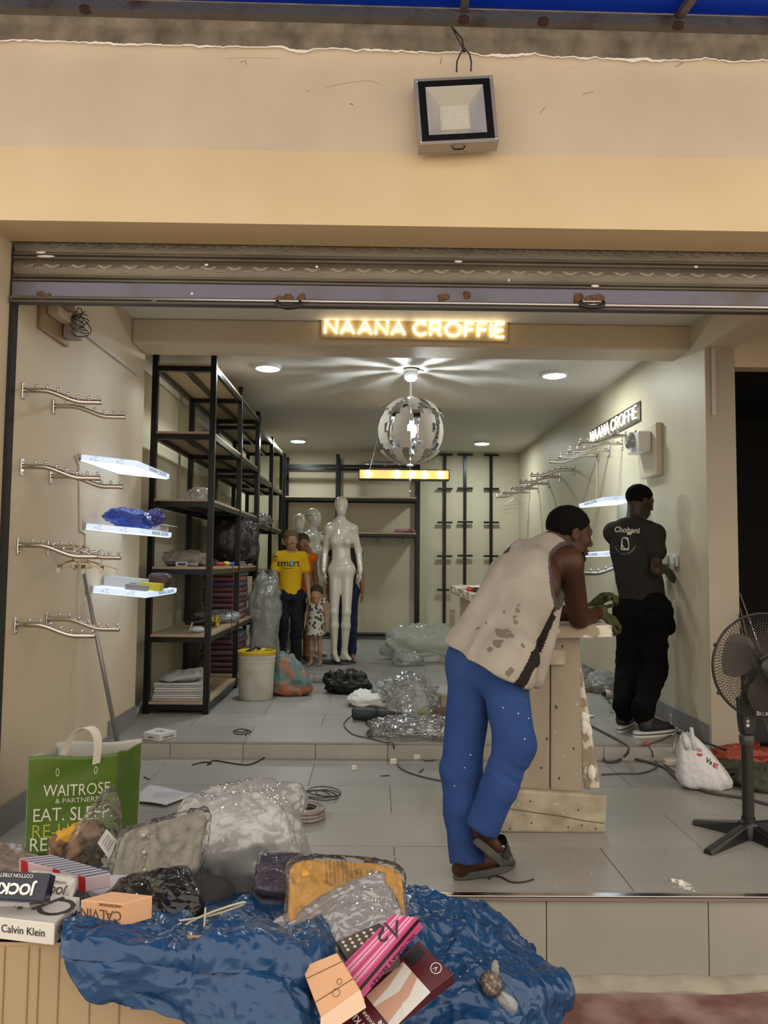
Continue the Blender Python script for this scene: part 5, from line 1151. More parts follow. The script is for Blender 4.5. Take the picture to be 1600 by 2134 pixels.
for i, ch_ in enumerate('HAPPY-LOVE-CHOBANI'):
    a = -PI + .35 + (PI - .7) * i / 17; M = back_at(1292, 1132) @ T(.078 * math.cos(a), .078 * math.sin(a) + .005, 0) @ Matrix.Rotation(a + PI / 2, 4, 'Z'); wrap_text(ch_, .013, M, bv, cream_pr, ts, .003)
blackp = mat('black_track_trousers', (0.0028, 0.0028, 0.003), 0.95, col2=(0.005, 0.005, 0.0055), nscale=8, spec=0.08)
S = Sculpt(.03); S.cap(J['hipL'], J['hipR'], .125, flat=J['f'], ff=.95, k=.05); S.cap(J['pelvis'], J['pelvis'] + Vector((0, 0, .10)), .135, .125, flat=J['f'], ff=.85, k=.05)
for q in 'LR':
    h_, k_, a_ = V3(J['hip' + q]), V3(J['kn' + q]), V3(J['an' + q]); S.cap(h_, k_, .104, .088, k=.05); S.cap(k_, a_ + np.array([0, 0, .06]), .088, .068, k=.03); S.cap(a_ + np.array([0, 0, .06]), a_, .068, .058, k=.02)
sculpt('trousers', S, .0085, blackp, m2, lambda V: ridged(V * np.array([9, 9, 14]) + 2) * .007 + vnoise(V * 25) * .003)
S = Sculpt(.03); p_ = [A(1385, 1262, 5.36), A(1392, 1308, 5.40), A(1358, 1262, 5.26), A(1340, 1296, 5.28)]; S.cap(p_[0], p_[1], .035, .048, k=.03); S.cap(p_[2], p_[0], .035, .04, k=.03); S.cap(p_[2], p_[1], .03, .04, k=.03)
sculpt('jacket_at_waist', S, .0085, blackp, m2, lambda V: ridged(V * 14) * .006)
white_r = mat('white_rubber_sole', (0.55, 0.54, 0.50), 0.5)
for q in 'LR':
    h_, t_ = J['he' + q].copy(), J['to' + q].copy(); d = t_ - h_; d.z = 0; L_ = max(d.length, .16); d.normalize(); h_.z = F2
    M = frame(h_ + d * (L_ * .5 - .01), d, (-d.y, d.x, 0)); o_ = [((L_ / 2 + .05) * math.cos(a), .047 * math.sin(a)) for a in np.linspace(0, 2 * PI, 25)[:-1]]
    b = MB(); b.prism(o_, 0.0, .018, M); b.prism([(x * .985, y * .97) for x, y in o_], .024, .040, M); so_ = b.build('sneaker_sole', white_r, m2, bevel=.003)
    b = MB(); b.prism([(x * .98, y * .96) for x, y in o_], .017, .025, M); b.build('sole_stripe', rubber, so_)
    S = Sculpt(.02); S.cap(M @ Vector((-L_ * .30, 0, .065)), M @ Vector((L_ * .38, 0, .055)), .044, .034, k=.02); S.cap(M @ Vector((-L_ * .28, 0, .08)), M @ Vector((-L_ * .2, 0, .115)), .044, .042, k=.02); S.plane(M @ Vector((0, 0, .036)), (0, 0, -1))
    sculpt('sneaker_upper', S, .006, mat('black_mesh_fabric', (0.010, 0.010, 0.011), 0.6), m2)
# ================================================================ mannequins
def mframe(px, py, face_deg, y=None):
    p = atz(px, py, F2) if y is None else at(px, py, y); return Vector((p.x, p.y, F2)), rad(face_deg)
def std_joints(base, H, face, spread=.5, arm=.12, lean=0.0, twist=0.0):
    """upright figure; face = direction it looks (0 = +x, -90 = towards the street)"""
    f = Vector((math.cos(face), math.sin(face), 0)); r = Vector((f.y, -f.x, 0)); u = Vector((0, 0, 1)); k = H / 1.75
    P = lambda x, y, z: base + r * x * k + f * y * k + u * z * k
    J = dict(pelvis=P(0, 0, .93), hipL=P(-.085, 0, .90), hipR=P(.085, 0, .90), chest=P(0, .0, 1.27), neck=P(0, -.01, 1.46), shL=P(-.165, 0, 1.405), shR=P(.165, 0, 1.405),
             elL=P(-.165 - arm, -.02, 1.12), elR=P(.165 + arm, -.02, 1.12), wrL=P(-.175 - arm * 1.1, .04, .88), wrR=P(.175 + arm * 1.1, .04, .88),
             knL=P(-.085 * (1 + spread * .2), .01, .49), knR=P(.085 * (1 + spread * .2), .01, .49), anL=P(-.085 * (1 + spread * .4), -.02, .085), anR=P(.085 * (1 + spread * .4), -.02, .085),
             toL=P(-.085 * (1 + spread * .7), .14, .028), toR=P(.085 * (1 + spread * .7), .14, .028))
    J['f'] = f; J['r'] = r; J['head'] = P(0, .005, 1.635); J['k'] = k; return J
gloss = mat('glossy_white_fibreglass', (0.76, 0.71, 0.62), 0.14, coat=0.8); gloss2 = mat('satin_white_fibreglass', (0.72, 0.71, 0.64), 0.25, coat=0.4)
tanm = mat('tan_mannequin_skin', (0.36, 0.205, 0.115), 0.45); brownm = mat('brown_mannequin_skin', (0.24, 0.115, 0.06), 0.45)
def base_disc(parent, c, r, m):
    b = MB(); b.lathe([(0.001, .008), (r * .97, .008), (r, .004), (r, 0), (0.001, 0)], 28, T(c.x, c.y, F2)); return b.build('base_plate', m, parent, smooth=False)
# --- full white female figure
yM = atz(703, 1381, F2).y; Aq = lambda px, py, dy=0.0: at(px, py, yM + dy)
J = dict(pelvis=Aq(712, 1180), hipL=Aq(700, 1188), hipR=Aq(724, 1188), chest=Aq(710, 1122), neck=Aq(709, 1087), shL=Aq(686, 1102), shR=Aq(735, 1102), elL=Aq(677, 1148, .03), elR=Aq(747, 1148, .03), wrL=Aq(674, 1190, -.05), wrR=Aq(751, 1191, -.05),
         knL=Aq(696, 1275, -.02), knR=Aq(722, 1275, -.04), anL=Aq(696, 1360, .03), anR=Aq(718, 1357, .05)); J['f'] = Vector((0.06, -1, 0)).normalized()
J['toL'] = atz(704, 1377, F2 + .035); J['toR'] = atz(728, 1374, F2 + .035)
J['anL'].z = F2 + .12; J['anR'].z = F2 + .12
hM = frame(Aq(711, 1056), (0.06, -1, 0), (1, .06, 0)); S = Sculpt(.03); Head(hM, 1.0).sculpt(S, plain=True); S.cap(Aq(711, 1068), J['neck'], .038, .046, k=.018)
torso(S, J, 1.0, fem=True); limbs(S, J, 0.95)
hand(S, J['wrL'], (0.12, -.1, -1), (1, .2, 0), -1, .35, .95, fr=.0085); hand(S, J['wrR'], (-.05, -.1, -1), (-1, .2, 0), 1, .35, .95, fr=.0085)
mq = sculpt('mannequin', S, .008, gloss); tag(mq, 'glossy white faceless female mannequin with arms standing in front of the group', 'mannequin', 'shop mannequins')
base_disc(mq, Vector((at(706, 1381, yM).x, yM, 0)), .20, rubber)
b = MB(); b.tube([J['hipL'] + Vector((-.03, -.11, .07)), Aq(711, 1181, -.125), J['hipR'] + Vector((.03, -.11, .07))], .0012, 4); b.build('waist_joint', mat('joint_line', (0.25, 0.23, 0.2), 0.5), mq)
# --- armless white female, turned to the right
def white_fig(px, py, y, H, face, lab, headband=False, arms=False):
    base = at(px, 1250, y); base.z = F2; J = std_joints(base, H, rad(face)); top = at(px, py, y).z; dz = top - (J['head'].z + .12)
    hM = frame(J['head'], J['f'], (-J['f'].y, J['f'].x, 0)); S = Sculpt(.03); h_ = Head(hM, 1.0 * J['k']); h_.sculpt(S, plain=True); S.cap(J['head'] - Vector((0, 0, .06)), J['neck'], .038, .046, k=.018)
    torso(S, J, 1.0, fem=True); limbs(S, J, 0.95, arms=False)
    o = sculpt('mannequin', S, .009, gloss2); tag(o, lab, 'mannequin', 'shop mannequins'); base_disc(o, base, .19, steel)
    if headband:
        b = MB(); kk = J['k']; b.tube([hM @ (Vector((-.012 + .101 * math.cos(a), .079 * math.sin(a), .030)) * kk) for a in np.linspace(.6, 2 * PI - .6, 22)], .005, 6); b.build('chrome_seam', chrome, o, smooth=True)
        for s_ in (-1, 1): b = MB(); b.lathe([(.001, .012), (.042, .010), (.05, 0)], 16, frame(J['shR'] + J['r'] * .04 * s_ if s_ > 0 else J['shL'] - J['r'] * .04, (J['f'].x, J['f'].y, 0), (0, 0, 1)) if s_ > 0 else frame(J['shL'] - J['r'] * .04, (-J['f'].x, -J['f'].y, 0), (0, 0, 1))); b.build('arm_socket', gloss2, o, smooth=True)
    return o
def Hpx(px, ytop, y): return at(px, ytop, y).z - F2
white_fig(650, 1060, 9.15, Hpx(650, 1060, 9.15), -25, 'armless white mannequin with chrome band round its head, turned right', True)
white_fig(621, 1071, 9.55, Hpx(621, 1071, 9.55), -90, 'white mannequin furthest back, only its bald head showing above the boy')
# --- dressed child figures
def dressed(px, ytop, y, face, skinm, lab, hairm, top=None, bottom=None, style='tee', short=False, hair_long=None, face_feat=True, arm=.06):
    base = at(px, 1250, y); base.z = F2; H = Hpx(px, ytop, y); J = std_joints(base, H, rad(face), arm=arm); k = J['k']; hs = min(1.0, .62 + .38 * k)
    J['head'] = Vector((base.x, base.y, F2 + H - .125 * hs)); J['neck'] = J['head'] - Vector((0, 0, .16 * hs))
    hM = frame(J['head'], J['f'], (-J['f'].y, J['f'].x, 0)); h_ = Head(hM, hs); S = Sculpt(.025 * k + .004); h_.sculpt(S); S.cap(J['head'] - Vector((0, 0, .05 * hs)), J['neck'], .045 * hs, .048 * hs, k=.02)
    torso(S, J, .92 * k); limbs(S, J, .95 * k)
    for q, sd in (('L', -1), ('R', 1)): hand(S, J['wr' + q], (J['f'] * .15 - Vector((0, 0, 1))), -J['r'] * sd, sd, .5, .9 * k, fr=.0095)
    o = sculpt('mannequin', S, .008, skinm); tag(o, lab, 'mannequin', 'shop mannequins')
    if face_feat: h_.eyes(o)
    h_.hair(o, hairm, low=-.045, front=.050, puff=.012, long=hair_long, noise_amp=.003)
    tshirt = None
    if top:
        S = Sculpt(.03); torso(S, J, .92 * k, inf=.010, k=.03); S.cap(J['pelvis'] + Vector((0, 0, .0)), J['chest'], .128 * k, .13 * k, flat=J['f'], ff=.85, k=.03)
        if style in ('tee',):
            for q in 'LR': a_, e_ = V3(J['sh' + q]), V3(J['el' + q]); S.cap(a_, a_ * .45 + e_ * .55, .054 * k + .004, .060 * k + .004, k=.015)
        if style == 'dress':
            S.cap(J['pelvis'] + Vector((0, 0, .05)), J['pelvis'] - Vector((0, 0, .28 * k)), .12 * k, .22 * k, k=.04); S.plane(J['pelvis'] - Vector((0, 0, .26 * k)), (0, 0, -1))
        else: S.plane(J['pelvis'] + Vector((0, 0, -.02 * k)), (0, 0, -1))
        S.ell(V3(J['neck']) + V3((0, 0, .045)), (.062 * hs, .062 * hs, .05 * hs), k=.01, sub=True)
        tshirt = sculpt('dress' if style == 'dress' else 'top', S, .008, top, o, lambda V: ridged(V * np.array([12, 12, 6])) * .005)
    if bottom:
        S = Sculpt(.03); S.cap(J['hipL'], J['hipR'], .105 * k, k=.04); S.cap(J['pelvis'], J['pelvis'] + Vector((0, 0, .09 * k)), .118 * k, .112 * k, flat=J['f'], ff=.9)
        for q in 'LR':
            h1, k1, a1 = V3(J['hip' + q]), V3(J['kn' + q]), V3(J['an' + q])
            if short: S.cap(h1, h1 * .6 + k1 * .4, .096 * k, .088 * k, k=.03)
            else: S.cap(h1, k1, .092 * k, .070 * k, k=.04); S.cap(k1, a1, .070 * k, .058 * k, k=.02)
        sculpt('shorts' if short else 'trousers', S, .008, bottom, o, lambda V: ridged(V * np.array([12, 12, 20])) * .006)
    return o, J, tshirt
blond = mat('dull_blond_hair', (0.17, 0.115, 0.055), 0.7, col2=(0.11, 0.07, 0.032), nscale=40); brownh = mat('dark_brown_hair', (0.035, 0.02, 0.012), 0.7)
yel = mat('yellow_jersey', (0.62, 0.37, 0.015), 0.85, col2=(0.68, 0.42, 0.02), nscale=5, spec=.1); den = mat('black_denim', (0.010, 0.011, 0.016), 0.9, col2=(0.022, 0.023, 0.03), nscale=9, spec=.1)
boy, Jb, tb = dressed(604, 1104, 8.35, -72, tanm, 'child mannequin in yellow t-shirt and black jeans beside the shelves', blond, yel, den)
bvb = bvh_of(tb); fB = Jb['f']; Mb = frame(at(607, 1174, 8.1), (-fB.y, fB.x, 0), (0, 0, 1))
navy_pr = mat('navy_print', (0.02, 0.025, 0.045), 0.8); teal_pr = mat('teal_print', (0.12, 0.38, 0.42), 0.8)
wrap_text('smart', .105, Mb @ T(0.005, 0, 0), bvb, navy_pr, tb, .003, bold=.002); wrap_poly([(.038 + .018 * math.cos(a), .004 + .034 * math.sin(a)) for a in np.linspace(0, 2 * PI, 14)[:-1]], Mb, bvb, teal_pr, tb, .005)
wrap_poly([(-.05, -.055), (.06, -.055), (.06, -.051), (-.05, -.051)], Mb, bvb, navy_pr, tb, .003); Ms = frame(at(574, 1160, 8.1), (1, .1, 0), (0, 0, 1))
wrap_text('PA', .04, Ms, bvb, navy_pr, tb, .003, bold=.001); wrap_text('FI', .03, Ms @ T(0, -.04, 0), bvb, navy_pr, tb, .003, bold=.001)
girl, Jg, tg = dressed(627, 1111, 8.75, -60, brownm, 'child mannequin in orange and navy top half behind the yellow t-shirt', brownh, mat('orange_vest', (0.62, 0.13, 0.015), 0.85, spec=.1), mat('navy_shorts', (0.012, 0.013, 0.05), 0.9, spec=.1), short=True, style='vest')
b = MB(); q0 = Jg['shR'] + Jg['f'] * .06; b.tube([q0 + Vector((0, 0, .05)), q0 - Vector((0, 0, .12)) + Jg['f'] * .03, q0 - Vector((0, 0, .25))], .022, 8); b.build('navy_strap', mat('navy_strap', (0.012, 0.013, 0.03), 0.8), girl, smooth=True)
dressm = mat('white_print_dress', (0.52, 0.47, 0.38), 0.9)
nt = dressm.node_tree; vo = nt.nodes.new('ShaderNodeTexVoronoi'); vo.inputs['Scale'].default_value = 26; tcx = nt.nodes.new('ShaderNodeTexCoord'); rp = nt.nodes.new('ShaderNodeValToRGB'); rp.color_ramp.interpolation = 'CONSTANT'
rp.color_ramp.elements[0].color = (0.05, .045, .045, 1); rp.color_ramp.elements[1].position = .42; rp.color_ramp.elements[1].color = (0.52, .47, .38, 1); nt.links.new(tcx.outputs['Object'], vo.inputs['Vector']); nt.links.new(vo.outputs['Distance'], rp.inputs[0]); nt.links.new(rp.outputs[0], nt.nodes['Principled BSDF'].inputs['Base Color'])
kid, Jk, _ = dressed(659, 1220, 8.45, -100, tanm, 'smallest child mannequin in white dress with dark motifs', brownh, dressm, None, style='dress', face_feat=False)
q = at(673, 1266, 8.72); b = MB(); b.mm(q.x - .035, q.x + .035, q.y - .02, q.y + .02, q.z - .09, q.z + .09)
o = b.build('pink_bag', mat('pink_vinyl', (0.42, 0.03, 0.10), 0.5)); 
tag(o, 'small pink bag hanging beside the dress of the smallest mannequin', 'bag')
dj = mat('dark_blue_denim', (0.020, 0.028, 0.065), 0.9, col2=(0.035, 0.045, 0.085), nscale=8, spec=.1)
tallb, Jt, _ = dressed(719, 1100, 9.05, -88, mat('reddish_mannequin_skin', (0.30, 0.13, 0.075), 0.45), 'mannequin in dark blue jeans hidden behind the glossy white one', brownh, mat('dark_vest', (0.03, .028, .03), .9), dj, style='vest', arm=.05)
# ================================================================ helpers for loose things
def atp(px, py, P, n):
    d = ray(px, py); n = Vector(n); o = Vector((0, 0, CAM_H)); return o + d * ((Vector(P) - o).dot(n) / d.dot(n))
def carton(name, label, cat, top, h, m, down=None, bev=.003, par=None, part='body', smooth=False):
    """box given by its four top corners (world) and a height downwards"""
    top = [Vector(p) for p in top]; n = (top[1] - top[0]).cross(top[3] - top[0]).normalized()
    if n.z < 0: n = -n
    dn = -n if down is None else Vector(down).normalized()
    c = sum(top, Vector()) / 4 + dn * h
    t = par or thing(name, label, cat, M=T(*c))
    b = MB(); b.add([p + dn * h for p in top] + top, [(3, 2, 1, 0), (4, 5, 6, 7), (0, 1, 5, 4), (1, 2, 6, 5), (2, 3, 7, 6), (3, 0, 4, 7)]); b.build(part, m, t, bevel=bev)
    return t, n
def para(a, b_, c): return [a, b_, c, a + c - b_]
def Z(px, py, z): return atz(px, py, z)
def wire_obj(name, pts, r, m, label, cat='wire', group=None, n=6, sub=4):
    """smooth cable through points"""
    P_ = [Vector(p) for p in pts]; out = []
    for i in range(len(P_) - 1):
        p0, p1, p2, p3 = P_[max(i - 1, 0)], P_[i], P_[i + 1], P_[min(i + 2, len(P_) - 1)]
        for k in range(sub):
            t = k / sub; out.append(0.5 * ((2 * p1) + (p2 - p0) * t + (2 * p0 - 5 * p1 + 4 * p2 - p3) * t * t + (3 * p1 - p0 - 3 * p2 + p3) * t ** 3))
    out.append(P_[-1]); b = MB(); b.tube(out, r, n); return tag(b.build(name, m, smooth=True), label, cat, group)
def cable(name, pxs, z, r, m, label, **k): return wire_obj(name, [Z(x, y, zz + r) for x, y, zz in [(p[0], p[1], p[2] if len(p) > 2 else z) for p in pxs]], r, m, label, **k)
grey_cable = mat('grey_cable', (0.075, 0.072, 0.066), 0.6); white_cable = mat('cream_cable', (0.45, 0.42, 0.36), 0.5); card_w = mat('white_card', (0.62, 0.61, 0.60), 0.5); print_k = mat('black_print', (0.02, 0.02, 0.022), 0.6)

# ---- leaning pipe, loose skirting piece
a_, c_ = atx(173, 1180, XL + .02), Z(257, 1612, F1 + .012)
b = MB(); b.tube([a_, c_], 0.0125, 12); tag(b.build('metal_pipe', mat('grey_galvanised_pipe', (0.30, 0.29, 0.27), 0.4, 0.7), smooth=True), 'grey metal pipe leaning against the left wall', 'pipe')
a_, c_ = atx(300, 1462, XLI + .03), Z(258, 1515, F2 + .012)
b = MB(); b.tube([a_, c_], 0.014, 4, sq=True); tag(b.build('loose_trim', card_w), 'white strip of trim leaning beside the first shelf post', 'trim')
# ---- hangers on the left rails
gold = mat('gold_metal', (0.42, 0.32, 0.12), 0.3, 0.9); pearl = mat('cream_hanger_plastic', (0.62, 0.53, 0.43), 0.4)
def hanger(px, py, y, w_, m, label, yaw=0.0, tilt=0.0, clips=True):
    p = at(px, py, y); t = thing('clothes_hanger', label, 'hanger', M=T(*p) @ rotm(tilt, 0, yaw), group='hangers on the left rails'); M = PM[t.name]
    b = MB(); b.tube([(0.016 * math.cos(a), 0, 0.016 * math.sin(a)) for a in np.linspace(PI * 1.05, -PI / 2, 12)] + [(0.004, 0, -.03), (0, 0, -.06)], .0028, 6, M=M); b.build('hook', m, t, smooth=True)
    b = MB(); b.tube([(-w_ / 2, 0, -.085), (-w_ / 4, 0, -.07), (0, 0, -.062), (w_ / 4, 0, -.07), (w_ / 2, 0, -.085)], .0045, 6, M=M); b.build('bar', m, t, smooth=True)
    if clips:
        for s_ in (-1, 1): b = MB(); b.prism([(-.007, -.015), (.007, -.015), (.011, .012), (-.011, .012)], -.006, .006, M @ T(s_ * w_ / 2, 0, -.095) @ rotm(90, 0, 0)); b.build('clip', m, t, bevel=.002)
    return t
hanger(167, 1148, 3.80, .20, pearl, 'cream clip hanger at the tip of the third rail from the top', 6)
hanger(211, 1152, atx(100, 1140, XL).y + .02, .17, pearl, 'cream clip hanger hanging at the far tip of the third rail', 25)
for k, (px, py, yw, tl) in enumerate(((156, 1143, 60, 12), (163, 1141, 75, -14), (172, 1142, 100, 20), (180, 1146, 40, -24))):
    hanger(px, py, 3.90 + .03 * k, .14, gold if k != 1 else pearl, ['gold clip hanger leftmost in the bunch on the third rail', 'cream hanger in the middle of the gold bunch on the third rail', 'gold clip hanger turned edge on in the bunch, third rail', 'gold clip hanger rightmost in the bunch on the third rail'][k], yw, tl)
hb = atx(1104, 1030, XR); 
q = Vector((XR - .22, hb.y, hb.z - .03))
for k in range(3):
    b = MB(); b.tube([q + Vector((-.17 + .02 * k, .02 * k, -.14 - .05 * k)), q + Vector((0, .01 * k, -.02)), q + Vector((.14, .02, -.10 - .05 * k))], .0025, 5); b.tube([q + Vector((.14, .02, -.10 - .05 * k)), q + Vector((-.17 + .02 * k, .02 * k, -.14 - .05 * k))], .0025, 5); b.tube([q + Vector((0, .01 * k, -.02)), q + Vector((0, .01 * k, .01)), q + Vector((.01, .01 * k, .03))], .0025, 5)
    tag(b.build('wire_hanger', steel), 'thin wire hanger on the farthest rail of the right wall, %s' % ['shortest', 'middle one', 'hanging lowest'][k], 'hanger', 'wire hangers on the right wall')
# ---- things on the lit shelves
def on_led(i, x_frac, yoff):
    pw, pc, tl = LS[i]; x = pw.x + (pc.x - pw.x) * x_frac; return Vector((x, pw.y + yoff, pw.z - (x - pw.x) * math.tan(rad(tl)) + .002)), rotm(0, tl, 0)
p, Rm = on_led(1, .58, .22); bluebag = mat('blue_plastic_bag', (0.012, 0.035, 0.26), 0.25, col2=(0.02, 0.06, 0.36), nscale=14, bump=0.6, bscale=25)
o = soft('plastic_bag', bluebag, None, T(p.x, p.y, p.z + .052) @ Rm @ rotm(0, 4, 10), (.25, .22, .095), 3, .016, 22, e1=.8, e2=.8, lump=.15, crink=.006, smooth=False); tag(o, 'crumpled blue plastic bag on the middle lit shelf', 'bag')
o = soft('knotted_bag', mat('violet_plastic', (0.06, 0.05, 0.26), 0.3), None, T(p.x + .115, p.y + .14, p.z + .066) @ rotm(0, 20, 0), (.085, .09, .09), 5, .012, 40, e1=.9, e2=.9, lump=.15, crink=.006, smooth=False); tag(o, 'small knotted violet bag beside the blue bag on the lit shelf', 'bag')
p, Rm = on_led(1, .93, .46); t = thing('open_box', 'small open white carton at the edge of the middle lit shelf', 'box', M=T(*p) @ Rm); b = MB(); b.mm(-.05, .03, -.1, .1, 0, .045, PM[t.name]); b.build('body', card_w, t); b = MB(); b.mm(.03, .085, -.1, .1, .035, .039, PM[t.name]); b.build('flap', card_w, t)
p, Rm = on_led(2, .34, .22); t = thing('carton', 'long white carton lying on the lowest lit shelf', 'box', M=T(*p) @ Rm); b = MB(); b.mm(-.10, .13, -.05, .10, 0, .058, PM[t.name]); b.build('body', mat('pale_grey_card', (0.50, 0.50, 0.49), .6), t, bevel=.003); text('Genie', .018, PM[t.name] @ frame((.08, -.051, .03), (1, 0, 0), (0, 0, 1)), print_k, t, .0003)
p, Rm = on_led(2, .86, .42); o = soft('pouch', mat('maroon_leather', (0.05, 0.018, 0.018), 0.45), None, T(p.x, p.y, p.z + .052) @ Rm, (.14, .12, .10), 2, .003, 10, e1=.6, e2=.5); tag(o, 'dark maroon pouch on the lowest lit shelf', 'pouch')
p, Rm = on_led(2, .95, .16); t = thing('carton', 'small yellow carton on the lowest lit shelf', 'box', M=T(*p) @ Rm); b = MB(); b.mm(-.075, .05, -.03, .05, 0, .045, PM[t.name]); b.build('body', mat('yellow_card', (0.55, 0.50, 0.02), .6), t, bevel=.002)
p, Rm = on_led(2, .80, .04); t = thing('carton', 'flat grey carton at the front edge of the lowest lit shelf', 'box', M=T(*p) @ Rm); b = MB(); b.mm(-.075, .05, -.02, .04, 0, .032, PM[t.name]); b.build('body', mat('grey_card', (0.30, 0.30, 0.29), .6), t, bevel=.002)

# ---- things on the front shelving
def shp(px, i, y, dz=0.0, z=None): p = at(px, 1150, y); return Vector((p.x, y, (SZ[i] if z is None else z) + dz))
p = shp(414, 3, D0 + .22, .045); o = soft('plastic_wrap', film_m, None, T(*p) @ rotm(0, 0, 20), (.17, .2, .085), 4, .022, 26, e1=.8, e2=.8, lump=.15, crink=.006, smooth=False); tag(o, 'crumpled clear wrap on the third board from the top, front shelving', 'plastic wrap')
p = shp(388, 2, D0 + .25, .055); o = soft('plastic_pack', film('dull_polythene', (0.85, .8, .74), .5, .25), None, T(*p), (.30, .28, .11), 6, .018, 16, e1=.7, e2=.6, lump=.15, crink=.006, smooth=False); tag(o, 'dull plastic pack on the fourth board of the front shelving', 'plastic pack')
p = shp(380, 2, D0 + .06); t = thing('power_strip', 'white cased adaptor with slots on the fourth board, front shelving', 'adaptor', tuple(p)); b = MB(); b.box(p + Vector((0, 0, .018)), (.088, .05, .036)); b.build('case', card_w, t, bevel=.004); b = MB(); b.box(p + Vector((.005, -.026, .018)), (.06, .003, .018)); b.build('socket_face', rubber, t); b = MB(); b.tube([p + Vector((.045, 0, .018)), p + Vector((.12, 0, .018))], .015, 10); b.build('barrel', mat('grey_barrel', (.35, .34, .32), .4), t, smooth=True); b = MB(); b.tube([p + Vector((-.045, 0, .01)), p + Vector((-.11, .0, .007))], .006, 8); b.build('lead', rubber, t, smooth=True)
p = shp(424, 2, D0 + .10); t = thing('screwdriver', 'red and yellow handled screwdriver at the edge of the fourth board', 'screwdriver', tuple(p)); b = MB(); b.tube([p + Vector((-.08, .02, .012)), p + Vector((.06, .05, .012))], .008, 8); b.build('shaft', rubber, t, smooth=True)
p2 = Vector((XP - .03, DS[1] - .38, SZ[2])); b = MB(); b.tube([p2 + Vector((-.08, -.05, .02)), p2 + Vector((-.02, 0, .02))], .016, 8); b.build('red_grip', mat('tool_red', (.35, .03, .02), .5), t, smooth=True); b = MB(); b.ell(p2 + Vector((.0, .02, .022)), (.035, .02, .02), 10, 8); b.build('yellow_grip', mat('tool_yellow', (.60, .45, .04), .5), t, smooth=True)
p = Vector((XP - .04, DS[1] - .13, SZ[2] + .018)); b = MB(); b.tube([p - Vector((.03, .02, 0)), p + Vector((.03, .02, 0))], .018, 10); tag(b.build('bottle_cap', mat('tool_blue', (.02, .10, .32), .45), smooth=True), 'short blue cap lying at the end of the fourth board', 'cap')
a_ = Vector((XP + .028, DS[1] - .36, SZ[2] + .01)); wire_obj('red_string', [a_ + Vector((-.03, 0, .01)), a_ + Vector((.0, 0, -.02)), a_ + Vector((.004, 0, -.20)), a_ + Vector((-.004, .005, -.36)), a_ + Vector((.0, .0, -.55)), a_ + Vector((.008, .0, -.72))], .004, mat('red_cord', (.16, .02, .018), .6), 'dark red string hanging from the fourth board of the shelving', 'string')
# bay behind: papers, folded clothes, clothes in wrap
for k in range(5):
    c = Vector((XP - .20 + .01 * (k % 2), DS[1] + .45, SZ[2] + .012 + .022 * k)); t = thing('magazine', 'pale %s magazine in the pile on the fourth board, second bay' % ['lowest', 'second lowest', 'middle', 'second highest', 'topmost'][k], 'magazine', tuple(c), group='magazines on the shelving'); b = MB(); b.box((0, 0, 0), (.30, .42, .016), T(*c) @ rotm(0, 0, -8 + 6 * k)); b.build('body', mat('magazine_%d' % (k % 3), [(.45, .43, .38), (.38, .37, .34), (.52, .50, .46)][k % 3], .5), t)
ORD = ['lowest', 'second', 'third', 'fourth', 'fifth', 'sixth', 'seventh', 'eighth', 'ninth']
folded = [mat('folded_%d' % i, c, .9, spec=.1) for i, c in enumerate([(.17, .095, .095), (.19, .115, .125), (.12, .065, .08), (.22, .10, .10), (.11, .11, .16), (.30, .12, .12), (.14, .19, .19)])]
desc = ['dusty rose', 'mauve', 'dark plum', 'brick pink', 'slate blue', 'coral', 'grey teal']
for k in range(9):
    h = .05; m_i = [0, 1, 0, 2, 1, 0, 4, 5, 6][k]; o = soft('folded_garment', folded[m_i], None, T(XP - .20, DS[1] + .55, SZ[1] + .028 + k * h) @ rotm(0, 0, random.uniform(-4, 4)), (.36, .58, .056), k, .006, 14, nu=36, nv=12, e1=.5, e2=.3)
    tag(o, 'folded %s garment, %s from the bottom of the pile behind the drill' % (desc[m_i], ORD[k]), 'garment', 'folded garments on the shelving')
for k in range(7):
    m_i = [2, 0, 2, 1, 2, 0, 4][k]; o = soft('folded_garment', folded[m_i], None, T(XP - .20, DS[1] + .55, SZ[0] + .028 + k * .052) @ rotm(0, 0, random.uniform(-4, 4)), (.36, .58, .056), 20 + k, .006, 14, nu=36, nv=12, e1=.5, e2=.3)
    tag(o, 'folded %s garment, %s from the bottom of the lowest shelving pile' % (desc[m_i], ORD[k]), 'garment', 'folded garments on the shelving')
for k in range(4):
    c = Vector((XP - .10 - .05 * (k % 2), DS[1] + .18 + k * .24, SZ[3] - .26)); o = soft('wrapped_garment', mat('dark_wrapped_cloth_%d' % (k % 2), [(.020, .016, .016), (.018, .018, .028)][k % 2], .22, bump=.5, bscale=30), None, T(*c), (.34, .17, .40), 30 + k, .022, 12, e1=.6, e2=.7, lump=.12, crink=.006, smooth=False)
    tag(o, 'dark wrapped garment, %s of the four hanging under the third board' % ['nearest', 'second', 'third', 'farthest'][k], 'garment', 'wrapped garments hanging in the shelving')
p = Vector((XP - .18, (DS[1] + D0) / 2 + .05, SZ[1])); t = thing('power_drill', 'yellow and black cordless drill lying on the fifth board', 'drill', tuple(p)); yl = mat('drill_yellow', (.60, .40, .02), .45)
b = MB(); b.tube([p + Vector((-.12, -.10, .04)), p + Vector((-.03, -.03, .045)), p + Vector((.04, .02, .045))], [.014, .032, .034], 12); b.build('body', rubber, t, smooth=True)
b = MB(); b.tube([p + Vector((.03, .01, .046)), p + Vector((.075, .04, .046))], .036, 12); b.build('yellow_case', yl, t, smooth=True)
b = MB(); b.tube([p + Vector((.04, .02, .04)), p + Vector((.10, -.06, .03))], .019, 10); b.build('grip', rubber, t, smooth=True)
